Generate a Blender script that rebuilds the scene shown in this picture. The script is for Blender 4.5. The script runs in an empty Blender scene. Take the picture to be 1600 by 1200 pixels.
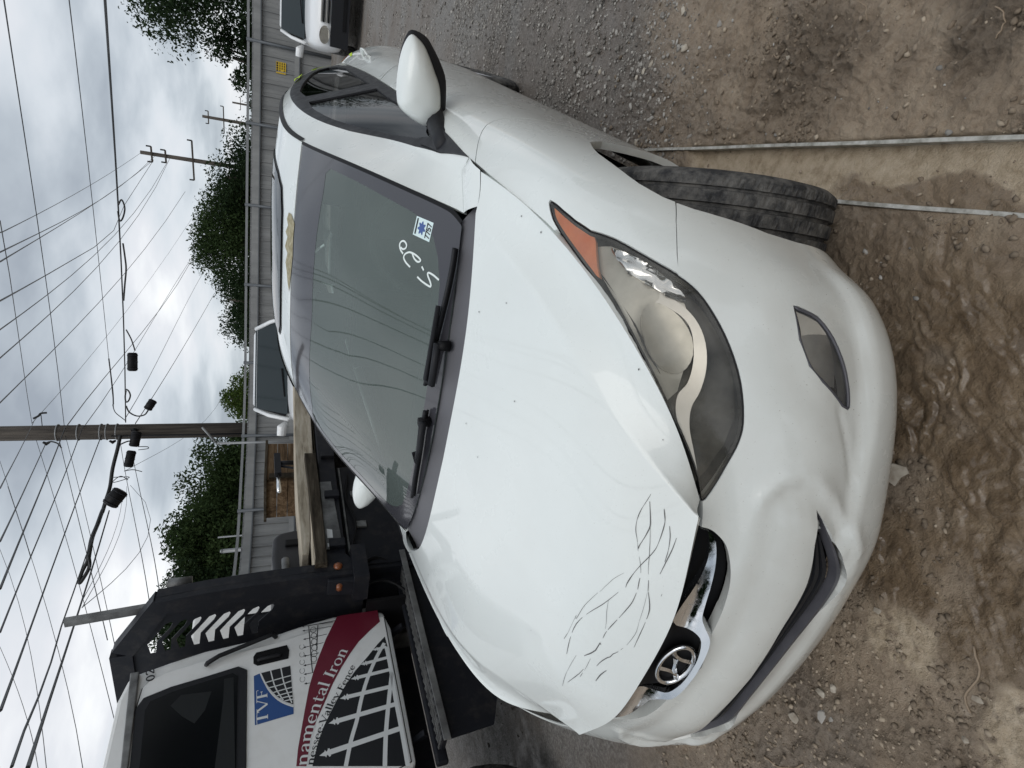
import bpy, math, random
import numpy as np
from mathutils import Vector, Matrix
from mathutils.geometry import delaunay_2d_cdt
rnd = random.Random(7)
SC = bpy.context.scene; COL = SC.collection
# ---------------------------------------------------------------- camera (a phone held sideways: the picture lies on its side)
cd = bpy.data.cameras.new('camera'); cam = bpy.data.objects.new('camera', cd); COL.objects.link(cam); SC.camera = cam
CP = Vector((1.02727737, -0.42969829, 1.4165227)); yaw, pit, rol = (math.radians(a) for a in (-32.97457404, 22.79292121, 0.84189637))
fwv = Vector((math.sin(yaw)*math.cos(pit), math.cos(yaw)*math.cos(pit), -math.sin(pit)))
rv = fwv.cross(Vector((0, 0, 1))).normalized(); uv = rv.cross(fwv)
r2 = math.cos(rol)*rv+math.sin(rol)*uv; u2 = -math.sin(rol)*rv+math.cos(rol)*uv
cam.matrix_world = Matrix(((-u2.x, r2.x, -fwv.x, CP.x), (-u2.y, r2.y, -fwv.y, CP.y), (-u2.z, r2.z, -fwv.z, CP.z), (0, 0, 0, 1)))
cd.sensor_width = 36; cd.lens = 36*867.989/1600; cd.clip_start = .02; cd.clip_end = 3000
# ---------------------------------------------------------------- sky, sun, exposure
W = bpy.data.worlds.new('World'); SC.world = W; W.use_nodes = True; nt = W.node_tree; nt.nodes.clear()
def wn(t, **k):
    n = nt.nodes.new(t)
    for a, b in k.items(): setattr(n, a, b)
    return n
SUN_EL, SUN_AZ = math.radians(56), math.radians(150)
out = wn('ShaderNodeOutputWorld'); bg = wn('ShaderNodeBackground'); nt.links.new(bg.outputs[0], out.inputs[0])
sky = wn('ShaderNodeTexSky', sky_type='NISHITA', sun_disc=False); sky.sun_elevation = SUN_EL; sky.sun_rotation = SUN_AZ
tc = wn('ShaderNodeTexCoord'); sep = wn('ShaderNodeSeparateXYZ'); nt.links.new(tc.outputs['Generated'], sep.inputs[0])
mz = wn('ShaderNodeMath', operation='MAXIMUM'); mz.inputs[1].default_value = 0.0; nt.links.new(sep.outputs[2], mz.inputs[0])
az = wn('ShaderNodeMath', operation='ADD'); az.inputs[1].default_value = .17; nt.links.new(mz.outputs[0], az.inputs[0])
dx = wn('ShaderNodeMath', operation='DIVIDE'); dy = wn('ShaderNodeMath', operation='DIVIDE')
nt.links.new(sep.outputs[0], dx.inputs[0]); nt.links.new(az.outputs[0], dx.inputs[1]); nt.links.new(sep.outputs[1], dy.inputs[0]); nt.links.new(az.outputs[0], dy.inputs[1])
cmb = wn('ShaderNodeCombineXYZ'); nt.links.new(dx.outputs[0], cmb.inputs[0]); nt.links.new(dy.outputs[0], cmb.inputs[1])
n1 = wn('ShaderNodeTexNoise'); n1.inputs['Scale'].default_value = .95; n1.inputs['Detail'].default_value = 7; n1.inputs['Roughness'].default_value = .5; n1.inputs['Distortion'].default_value = .15
n2 = wn('ShaderNodeTexNoise'); n2.inputs['Scale'].default_value = .42; n2.inputs['Detail'].default_value = 4; n2.inputs['Roughness'].default_value = .5
nt.links.new(cmb.outputs[0], n1.inputs['Vector']); nt.links.new(cmb.outputs[0], n2.inputs['Vector'])
av = wn('ShaderNodeMath', operation='MULTIPLY_ADD'); av.inputs[1].default_value = .62; nt.links.new(n1.outputs[0], av.inputs[0])
a2 = wn('ShaderNodeMath', operation='MULTIPLY'); a2.inputs[1].default_value = .38; nt.links.new(n2.outputs[0], a2.inputs[0]); nt.links.new(a2.outputs[0], av.inputs[2])
rp = wn('ShaderNodeValToRGB'); nt.links.new(av.outputs[0], rp.inputs[0])
e = rp.color_ramp.elements; e[0].position = .40; e[0].color = (.36, .40, .45, 1); e[1].position = .62; e[1].color = (1.05, 1.06, 1.06, 1)
e = rp.color_ramp.elements.new(.455); e.color = (.51, .56, .61, 1)
e = rp.color_ramp.elements.new(.505); e.color = (.70, .745, .79, 1)
e = rp.color_ramp.elements.new(.56); e.color = (.82, .835, .87, 1)
sk = wn('ShaderNodeMix', data_type='RGBA', blend_type='MULTIPLY'); sk.inputs[0].default_value = 1; nt.links.new(sky.outputs[0], sk.inputs[6]); sk.inputs[7].default_value = (.10, .10, .10, 1)
mx = wn('ShaderNodeMix', data_type='RGBA'); mx.inputs[0].default_value = .90; nt.links.new(sk.outputs[2], mx.inputs[6]); nt.links.new(rp.outputs[0], mx.inputs[7])
lift = wn('ShaderNodeMapRange', interpolation_type='SMOOTHSTEP'); lift.inputs[1].default_value = .55; lift.inputs[2].default_value = 1.0; lift.inputs[3].default_value = .90; lift.inputs[4].default_value = 1.30; nt.links.new(sep.outputs[2], lift.inputs[0])
lm = wn('ShaderNodeVectorMath', operation='SCALE'); nt.links.new(mx.outputs[2], lm.inputs[0]); nt.links.new(lift.outputs[0], lm.inputs['Scale'])   # an overcast sky is brighter overhead
nt.links.new(lm.outputs[0], bg.inputs[0]); bg.inputs[1].default_value = 1.0
sl = bpy.data.lights.new('sun', 'SUN'); sl.energy = .6; sl.angle = math.radians(40); sl.color = (1, .965, .92)
sun = bpy.data.objects.new('sun', sl); COL.objects.link(sun)
sd = Vector((math.cos(SUN_EL)*math.sin(SUN_AZ), math.cos(SUN_EL)*math.cos(SUN_AZ), math.sin(SUN_EL)))
sun.rotation_euler = (-sd).to_track_quat('-Z', 'Y').to_euler()
SC.view_settings.view_transform = 'Standard'; SC.view_settings.look = 'None'; SC.view_settings.gamma = 1; SC.view_settings.use_curve_mapping = False
SC.view_settings.exposure = 0.24
# ---------------------------------------------------------------- materials
MATS = {}
class Mat:
    def __init__(s, name, col=(.5, .5, .5), rough=.5, metal=0, spec=.5, coat=0, coat_rough=.05, trans=0, ior=1.45, alpha=1):
        m = bpy.data.materials.new(name); m.use_nodes = True; s.m = m; s.nt = m.node_tree; s.b = s.nt.nodes['Principled BSDF']; s.out = s.nt.nodes['Material Output']
        b = s.b.inputs; b['Base Color'].default_value = (*col, 1); b['Roughness'].default_value = rough; b['Metallic'].default_value = metal
        b['Specular IOR Level'].default_value = spec; b['Coat Weight'].default_value = coat; b['Coat Roughness'].default_value = coat_rough
        b['Transmission Weight'].default_value = trans; b['IOR'].default_value = ior; b['Alpha'].default_value = alpha
        MATS[name] = m
    def n(s, t, **k):
        n = s.nt.nodes.new(t)
        for a, b in k.items():
            if hasattr(n, a): setattr(n, a, b)
            else: n.inputs[a].default_value = b
        return n
    def l(s, a, b): s.nt.links.new(a, b)
    def co(s, kind='Object'):
        if not hasattr(s, '_tc'): s._tc = s.n('ShaderNodeTexCoord')
        return s._tc.outputs[kind]
    def geo(s): return s.n('ShaderNodeNewGeometry').outputs['Position']
    def noise(s, scale, detail=4, rough=.55, vec=None, dist=0):
        n = s.n('ShaderNodeTexNoise'); n.inputs['Scale'].default_value = scale; n.inputs['Detail'].default_value = detail; n.inputs['Roughness'].default_value = rough; n.inputs['Distortion'].default_value = dist
        s.l(vec if vec is not None else s.co(), n.inputs['Vector']); return n.outputs[0]
    def ramp(s, fac, stops):
        r = s.n('ShaderNodeValToRGB'); s.l(fac, r.inputs[0]); el = r.color_ramp.elements
        while len(el) < len(stops): el.new(.5)
        for i, (p, c) in enumerate(stops):
            el[i].position = p; el[i].color = (*c, 1) if not isinstance(c, (int, float)) else (c, c, c, 1)
        return r.outputs[0]
    def mix(s, f, a, b, blend='MIX'):
        m = s.n('ShaderNodeMix', data_type='RGBA', blend_type=blend)
        for v, i in ((f, 0), (a, 6), (b, 7)):
            if hasattr(v, 'is_output'): s.l(v, m.inputs[i])
            elif isinstance(v, (int, float)) and i: m.inputs[i].default_value = (v, v, v, 1)
            elif i: m.inputs[i].default_value = (*v, 1)
            else: m.inputs[0].default_value = v
        return m.outputs[2]
    def math(s, op, a, b=0, c=0):
        m = s.n('ShaderNodeMath', operation=op)
        for i, v in enumerate((a, b, c)):
            if hasattr(v, 'is_output'): s.l(v, m.inputs[i])
            else: m.inputs[i].default_value = v
        return m.outputs[0]
    def base(s, o): s.l(o, s.b.inputs['Base Color'])
    def rough(s, o): s.l(o, s.b.inputs['Roughness'])
    def bump(s, h, strength=.3, dist=.01):
        b = s.n('ShaderNodeBump'); b.inputs['Strength'].default_value = strength; b.inputs['Distance'].default_value = dist; s.l(h, b.inputs['Height']); s.l(b.outputs[0], s.b.inputs['Normal']); return b
# car paint: road film, specks, fine mud spatter low down, plus painted shade there
p = Mat('car_paint_white', (.76, .78, .77), .30, spec=.3, coat=.75, coat_rough=.03)
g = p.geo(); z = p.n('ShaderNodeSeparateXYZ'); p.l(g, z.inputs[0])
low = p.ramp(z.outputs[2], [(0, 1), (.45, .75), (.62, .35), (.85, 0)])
film_shade = p.noise(5, 6, .6); spk = p.ramp(p.noise(230, 2, .6), [(.70, 0), (.76, 1)])
c = p.mix(p.math('MULTIPLY', p.ramp(film_shade, [(.30, .42), (.75, .78)]), low), (.745, .785, .765), (.36, .335, .29))
c = p.mix(p.math('MULTIPLY', p.ramp(film_shade, [(.4, 0), (.8, .12)]), 1.0), c, (.55, .54, .50))
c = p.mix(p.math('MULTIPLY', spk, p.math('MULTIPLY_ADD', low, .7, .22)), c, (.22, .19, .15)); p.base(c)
p.rough(p.ramp(film_shade, [(.3, .22), (.8, .42)])); p.bump(p.noise(3.5, 2), .02, .01)
m = Mat('black_plastic', (.020, .021, .024), .48, spec=.22); m.rough(m.ramp(m.noise(30, 4), [(.3, .36), (.8, .6)])); m.bump(m.noise(400, 2), .12, .001)
m = Mat('grey_trim', (.06, .062, .07), .4); m.base(m.ramp(m.noise(12, 5), [(.3, (.062, .062, .072)), (.75, (.10, .10, .112))]))
Mat('gasket_black', (.008, .008, .009), .5, spec=.2)
Mat('shell_black', (.004, .004, .004), .9, spec=.1)
m = Mat('frit_band', (.050, .050, .058), .12, coat=.3); m.rough(m.ramp(m.noise(5, 4), [(.3, .08), (.8, .2)]))
m = Mat('cowl_grey', (.12, .12, .13), .5)
m = Mat('chrome', (.78, .79, .80), .06, 1); m.rough(m.ramp(m.noise(60, 6, .7), [(.45, .05), (.7, .32)]))
Mat('satin_silver', (.58, .57, .54), .36, .8)
m = Mat('dull_silver', (.44, .44, .41), .34, .45); m.base(m.ramp(m.noise(12, 5), [(.3, (.38, .375, .34)), (.7, (.62, .61, .56))]))
m = Mat('lamp_dark', (.05, .048, .043), .25); m.base(m.ramp(m.noise(16, 5), [(.35, (.028, .027, .024)), (.7, (.085, .082, .073))]))
m = Mat('lamp_amber', (.72, .24, .10), .4); m.base(m.ramp(m.noise(14, 4), [(.3, (.68, .19, .065)), (.75, (.82, .33, .15))]))
Mat('tail_red', (.25, .02, .025), .15, coat=.6)
def glassy(name, tint, haze_col, haze, gloss_rough=.02, var=.12, scale=7):
    m = Mat(name); t = m.n('ShaderNodeBsdfTransparent'); t.inputs[0].default_value = (*tint, 1)
    d = m.n('ShaderNodeBsdfDiffuse'); d.inputs[0].default_value = (*haze_col, 1)
    gl = m.n('ShaderNodeBsdfGlossy'); gl.inputs['Roughness'].default_value = gloss_rough
    hz = m.ramp(m.noise(scale, 5, .6), [(.3, max(haze-var, 0)), (.75, haze+var)])
    mm = m.n('ShaderNodeMixShader'); m.l(hz, mm.inputs[0]); m.l(t.outputs[0], mm.inputs[1]); m.l(d.outputs[0], mm.inputs[2])
    fr = m.n('ShaderNodeFresnel'); fr.inputs[0].default_value = 1.5
    m2 = m.n('ShaderNodeMixShader'); m.l(fr.outputs[0], m2.inputs[0]); m.l(mm.outputs[0], m2.inputs[1]); m.l(gl.outputs[0], m2.inputs[2])
    m.l(m2.outputs[0], m.out.inputs[0]); return m
glassy('windscreen_glass', (.50, .60, .56), (.23, .28, .26), .40, .012, .05, 1.6)
glassy('side_glass', (.30, .33, .33), (.1, .1, .1), .0, .01, .0)
glassy('lens_clouded', (.94, .92, .88), (.46, .45, .40), .12, .07, .11, 9)
glassy('lens_clear', (.9, .9, .9), (.5, .5, .5), .12, .08)
m = Mat('interior_dark', (.02, .021, .022), .8)
m = Mat('interior_grey', (.09, .095, .095), .8)
# tyre with dried mud in the tread
m = Mat('tyre_rubber', (.03, .03, .031), .8); f_ = m.noise(24, 6, .7)
m.base(m.mix(m.ramp(f_, [(.40, 0), (.62, .9)]), (.024, .025, .027), (.135, .130, .12))); m.bump(m.noise(130, 4, .7), .7, .004)
m = Mat('alloy', (.42, .42, .43), .35, .8)
m = Mat('scratch_dark', (.10, .10, .10), .6)
m = Mat('peeled_primer', (.30, .27, .15), .7); m.base(m.ramp(m.noise(60, 4), [(.35, (.22, .19, .10)), (.7, (.42, .38, .26))]))
Mat('sticker_white', (.66, .80, .80), .5); Mat('sticker_blue', (.06, .11, .30), .5); Mat('ink_black', (.012, .012, .015), .5)
Mat('pen_white', (.75, .82, .80), .6)
Mat('paint_yellow_pen', (.50, .66, .10), .9, spec=0)
# ---------------------------------------------------------------- object helpers
def props(o, label=None, cat=None, group=None, kind=None):
    for k, v in (('label', label), ('category', cat), ('group', group), ('kind', kind)):
        if v: o[k] = v
    return o
def mesh(name, V, F, mat, parent=None, smooth=False, normals=None, **k):
    me = bpy.data.meshes.new(name); V = [tuple(map(float, v)) for v in V]; F = [tuple(int(i) for i in f) for f in F]
    me.from_pydata(V, [], F); me.update()
    ms = mat if isinstance(mat, (list, tuple)) else [mat]
    for x in ms: me.materials.append(MATS[x] if isinstance(x, str) else x)
    if smooth:
        me.polygons.foreach_set('use_smooth', [True]*len(me.polygons))
        if normals is not None:
            me.normals_split_custom_set_from_vertices([tuple(map(float, n)) for n in normals])
    o = bpy.data.objects.new(name, me); COL.objects.link(o)
    if parent is not None: o.parent = parent
    return props(o, **k)
def empty(name, loc=(0, 0, 0), rz=0, **k):
    o = bpy.data.objects.new(name, None); COL.objects.link(o); o.location = loc; o.rotation_euler = (0, 0, rz); o.empty_display_size = .1
    return props(o, **k)
def local(o, par):   # world-space mesh under a moved empty
    o.parent = par; o.matrix_parent_inverse = par.matrix_world.inverted(); return o
class MB:
    """collects boxes, bars and tubes into one mesh"""
    def __init__(s): s.V = []; s.F = []
    def add(s, V, F): n = len(s.V); s.V += [tuple(v) for v in V]; s.F += [tuple(i+n for i in f) for f in F]; return s
    def box(s, x0, x1, y0, y1, z0, z1, M=None):
        V = [(x, y, z) for x in (x0, x1) for y in (y0, y1) for z in (z0, z1)]
        if M is not None: V = [tuple(M @ Vector(v)) for v in V]
        return s.add(V, [(0, 1, 3, 2), (4, 6, 7, 5), (0, 4, 5, 1), (2, 3, 7, 6), (0, 2, 6, 4), (1, 5, 7, 3)])
    def tube(s, P, r, n=8, caps=True, closed=False):
        P = [Vector(p) for p in P]; m = len(P); R = r if isinstance(r, (list, tuple)) else [r]*m; up = None; b = len(s.V)
        for i, p in enumerate(P):
            d = (P[(i+1) % m]-P[i-1]) if closed else (P[min(i+1, m-1)]-P[max(i-1, 0)])
            if d.length < 1e-9: d = Vector((0, 0, 1))
            d.normalize()
            if up is None: up = Vector((0, 0, 1)) if abs(d.z) < .9 else Vector((1, 0, 0))
            a = d.cross(up); a.normalize(); up2 = a.cross(d).normalized(); up = up2
            for k in range(n):
                t = 2*math.pi*k/n; s.V.append(tuple(p+R[i]*(math.cos(t)*a+math.sin(t)*up2)))
        for i in range(m if closed else m-1):
            j = (i+1) % m
            for k in range(n):
                k2 = (k+1) % n; s.F.append((b+i*n+k, b+i*n+k2, b+j*n+k2, b+j*n+k))
        if caps and not closed:
            s.F.append(tuple(b+k for k in range(n))[::-1]); s.F.append(tuple(b+(m-1)*n+k for k in range(n)))
        return s
    def beam(s, a, b, w, h, up=(0, 0, 1)):
        a = Vector(a); b = Vector(b); d = (b-a).normalized(); u = Vector(up); sx = d.cross(u).normalized(); u = sx.cross(d)
        V = []
        for q in (a, b):
            for i, j in ((-1, -1), (1, -1), (1, 1), (-1, 1)): V.append(tuple(q+sx*(i*w/2)+u*(j*h/2)))
        return s.add(V, [(0, 1, 2, 3), (7, 6, 5, 4), (0, 4, 5, 1), (1, 5, 6, 2), (2, 6, 7, 3), (3, 7, 4, 0)])
    def prism(s, P, d):
        """closed outline P extruded by vector d (or list)"""
        n = len(P); d = Vector(d); V = [tuple(p) for p in P]+[tuple(Vector(p)+d) for p in P]
        F = [tuple(range(n))[::-1], tuple(range(n, 2*n))]+[(i, (i+1) % n, n+(i+1) % n, n+i) for i in range(n)]
        return s.add(V, F)
    def build(s, name, mat, parent=None, smooth=False, **k): return mesh(name, s.V, s.F, mat, parent, smooth, **k)
def catmull(P, n=6, closed=False):
    P = np.asarray(P, float); m = len(P); out = []
    for i in range(m if closed else m-1):
        p0, p1, p2, p3 = (P[(i-1) % m], P[i], P[(i+1) % m], P[(i+2) % m]) if closed else (P[max(i-1, 0)], P[i], P[i+1], P[min(i+2, m-1)])
        for k in range(n):
            t = k/n; out.append(.5*((2*p1)+(-p0+p2)*t+(2*p0-5*p1+4*p2-p3)*t*t+(-p0+3*p1-3*p2+p3)*t**3))
    if not closed: out.append(P[-1])
    return np.array(out)
def bevel(o, w=.004, seg=2, ang=35):
    m = o.modifiers.new('bevel', 'BEVEL'); m.width = w; m.segments = seg; m.limit_method = 'ANGLE'; m.angle_limit = math.radians(ang); m.harden_normals = False; return o
def inpoly(P, poly):
    x, y = P[:, 0], P[:, 1]; ins = np.zeros(len(P), bool); n = len(poly); j = n-1
    for i in range(n):
        xi, yi = poly[i]; xj, yj = poly[j]
        with np.errstate(divide='ignore', invalid='ignore'):
            c = ((yi > y) != (yj > y)) & (x < (xj-xi)*(y-yi)/(yj-yi+1e-15)+xi)
        ins ^= c; j = i
    return ins
def densify(poly, step):
    out = []; n = len(poly)
    for i in range(n):
        a, b = poly[i], poly[(i+1) % n]; k = max(1, int(math.ceil(np.linalg.norm(b-a)/step)))
        for q in range(k): out.append(a+(b-a)*q/k)
    return np.array(out)

# ---------------------------------------------------------------- smooth master surfaces of the sedan body
def nat_basis(kn, x, nat=True):
    """cardinal natural cubic spline basis: rows = x, cols = knots"""
    kn = np.asarray(kn, float); n = len(kn); x = np.clip(np.asarray(x, float), kn[0], kn[-1])
    if n == 2:
        u = (x-kn[0])/(kn[1]-kn[0]); return np.stack([1-u, u], 1)
    h = np.diff(kn); A = np.zeros((n, n)); R = np.zeros((n, n)); A[0, 0] = A[-1, -1] = 1
    for i in range(1, n-1):
        A[i, i-1] = h[i-1]; A[i, i] = 2*(h[i-1]+h[i]); A[i, i+1] = h[i]
        R[i, i+1] += 6/h[i]; R[i, i] -= 6/h[i]+6/h[i-1]; R[i, i-1] += 6/h[i-1]
    M = np.linalg.solve(A, R); I = np.eye(n)
    k = np.clip(np.searchsorted(kn, x, 'right')-1, 0, n-2); hk = h[k][:, None]
    a = (kn[k+1][:, None]-x[:, None])/hk; b = (x[:, None]-kn[k][:, None])/hk
    return a*I[k]+b*I[k+1]+((a**3-a)*M[k]+(b**3-b)*M[k+1])*hk**2/6

class Master:
    """tensor spline through a grid of points [row s][column t]; breaks = creased rows / columns"""
    def __init__(self, grid, sbreak=(), tbreak=()):
        self.T = np.array(grid, float); ns, nt, _ = self.T.shape
        ds = np.linalg.norm(np.diff(self.T, axis=0), axis=2).mean(1)
        dt = np.linalg.norm(np.diff(self.T, axis=1), axis=2).mean(0)
        self.ks = np.r_[0, np.cumsum(ds)]; self.kt = np.r_[0, np.cumsum(dt)]
        self.sb = [0, *sbreak, ns-1]; self.tb = [0, *tbreak, nt-1]; self.ns = ns; self.nt = nt
    def m(self, st):
        """index coordinates -> metric parameter"""
        st = np.atleast_2d(np.asarray(st, float))
        return np.stack([np.interp(st[:, 0], range(self.ns), self.ks), np.interp(st[:, 1], range(self.nt), self.kt)], 1)
    def _b(self, kn, br, x):
        B = np.zeros((len(x), len(kn))); x = np.clip(x, kn[0], kn[-1])
        for a, b in zip(br[:-1], br[1:]):
            w = (x >= kn[a]) & ((x < kn[b]) | (b == len(kn)-1))
            if w.any(): B[np.ix_(w, range(a, b+1))] = nat_basis(kn[a:b+1], x[w])
        return B
    def pos(self, st):
        """metric parameter -> 3D"""
        st = np.atleast_2d(st)
        return np.einsum('ki,kj,ijc->kc', self._b(self.ks, self.sb, st[:, 0]), self._b(self.kt, self.tb, st[:, 1]), self.T, optimize=True)
    def nrm(self, st, e=2e-3):
        st = np.atleast_2d(st); a = st.copy(); b = st.copy(); c = st.copy(); d = st.copy()
        a[:, 0] = np.clip(st[:, 0]-e, 0, self.ks[-1]); b[:, 0] = np.clip(st[:, 0]+e, 0, self.ks[-1])
        c[:, 1] = np.clip(st[:, 1]-e, 0, self.kt[-1]); d[:, 1] = np.clip(st[:, 1]+e, 0, self.kt[-1])
        n = np.cross(self.pos(b)-self.pos(a), self.pos(d)-self.pos(c)); l = np.linalg.norm(n, axis=1)[:, None]
        return n/np.maximum(l, 1e-12)

# front end, fenders and flanks: rows from the hood edge down to the sill, columns from the nose round to the tail
YC = None
F_ROWS = [
 [(0,.045,.705),(.2,.06,.70),(.388,.15,.672),(.50,.24,.722),(.60,.34,.785),(.66,.46,.822),(.70,.58,.852),(.728,.74,.880),(.738,.93,.905),(.752,1.15,.935),(.777,1.7,.957),(.782,2.3,.995),(.77,2.9,1.035),(.745,3.4,1.065),(.69,4.0,1.065),(.60,4.42,1.03)],
 [(0,.062,.64),(.22,.078,.635),(.42,.150,.62),(.56,.24,.665),(.665,.345,.725),(.735,.46,.775),(.775,.58,.805),(.812,.80,.835),(.822,1.06,.85),(.828,1.28,.865),(.838,1.8,.885),(.842,2.4,.91),(.838,3.0,.945),(.815,3.45,.97),(.775,4.05,.985),(.70,4.46,.97)],
 [(0,.030,.565),(.24,.048,.565),(.455,.122,.56),(.605,.205,.58),(.715,.31,.625),(.785,.43,.675),(.82,.54,.71),(.855,.80,.745),(.862,1.06,.755),(.865,1.28,.76),(.866,1.8,.775),(.868,2.4,.80),(.87,3.0,.82),(.868,3.45,.83),(.845,4.05,.83),(.76,4.48,.82)],
 [(0,-.012,.49),(.25,.006,.49),(.475,.09,.49),(.64,.18,.50),(.755,.29,.53),(.81,.41,.565),(.84,.52,.60),(.868,.80,.64),(.872,1.06,.645),(.872,1.28,.645),(.874,1.8,.65),(.876,2.4,.655),(.88,3.0,.665),(.882,3.45,.67),(.85,4.05,.665),(.74,4.5,.65)],
 [(0,-.02,.40),(.255,0,.40),(.475,.08,.40),(.64,.17,.40),(.755,.28,.41),(.808,.39,.43),(.84,.50,.45),(.868,.80,.47),(.868,1.06,.465),(.866,1.28,.46),(.868,1.8,.455),(.872,2.4,.455),(.878,3.0,.465),(.882,3.45,.475),(.85,4.05,.46),(.74,4.5,.45)],
 [(0,-.008,.30),(.255,.012,.30),(.465,.088,.30),(.63,.178,.30),(.735,.282,.305),(.79,.39,.315),(.822,.49,.32),(.855,.80,.32),(.852,1.06,.32),(.848,1.28,.315),(.848,1.8,.31),(.852,2.4,.31),(.858,3.0,.32),(.864,3.45,.33),(.83,4.05,.31),(.72,4.48,.30)],
 [(0,.06,.20),(.25,.085,.20),(.43,.155,.20),(.575,.245,.20),(.675,.34,.205),(.73,.43,.205),(.765,.51,.21),(.805,.80,.20),(.805,1.06,.20),(.80,1.28,.195),(.80,1.8,.19),(.805,2.4,.19),(.81,3.0,.20),(.82,3.45,.21),(.79,4.05,.20),(.68,4.42,.20)],
]
# hood: rows from centreline outwards, columns from the grille back to the windscreen
H_ROWS = [
 [(0,.045,.705),(0,.13,.780),(0,.30,.852),(0,.50,.912),(0,.65,.949),(0,.76,.975)],
 [(.16,.052,.704),(.16,.14,.777),(.165,.305,.849),(.165,.505,.910),(.165,.655,.947),(.165,.768,.974)],
 [(.30,.088,.702),(.305,.175,.764),(.335,.33,.841),(.375,.515,.903),(.40,.69,.943),(.425,.815,.968)],
 [(.388,.118,.701),(.425,.21,.748),(.497,.37,.826),(.575,.545,.886),(.622,.755,.920),(.648,.985,.944)],
 [(.386,.136,.688),(.452,.215,.722),(.57,.352,.790),(.655,.54,.845),(.69,.76,.892),(.703,1.02,.934)],
 [(.388,.15,.672),(.48,.222,.709),(.60,.34,.785),(.69,.545,.846),(.735,.80,.892),(.742,1.06,.930)],
]
# greenhouse: rows from centreline outwards to the belt line, columns from the cowl back to the rear glass
G_ROWS = [
 [(0,.86,.985),(0,1.20,1.142),(0,1.53,1.278),(0,1.83,1.382),(0,2.35,1.452),(0,2.9,1.448),(0,3.4,1.37),(0,3.98,1.13)],
 [(.3,.90,.98),(.3,1.23,1.136),(.3,1.56,1.272),(.29,1.87,1.376),(.3,2.37,1.446),(.3,2.9,1.44),(.3,3.4,1.36),(.3,3.96,1.125)],
 [(.625,1.05,.955),(.612,1.30,1.075),(.595,1.60,1.222),(.558,1.99,1.352),(.555,2.4,1.418),(.575,2.9,1.415),(.56,3.35,1.34),(.54,3.9,1.11)],
 [(.71,1.17,.945),(.69,1.47,1.005),(.662,1.76,1.09),(.632,2.07,1.245),(.62,2.45,1.362),(.63,2.92,1.372),(.665,3.32,1.29),(.70,3.62,1.14)],
 [(.752,1.15,.935),(.770,1.42,.945),(.777,1.7,.957),(.780,2.0,.975),(.782,2.4,1.0),(.77,2.9,1.035),(.748,3.35,1.062),(.735,3.66,1.07)],
]
FM = Master(F_ROWS); HM = Master(H_ROWS, sbreak=(3,)); GM = Master(G_ROWS, sbreak=(2, 3))

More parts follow.
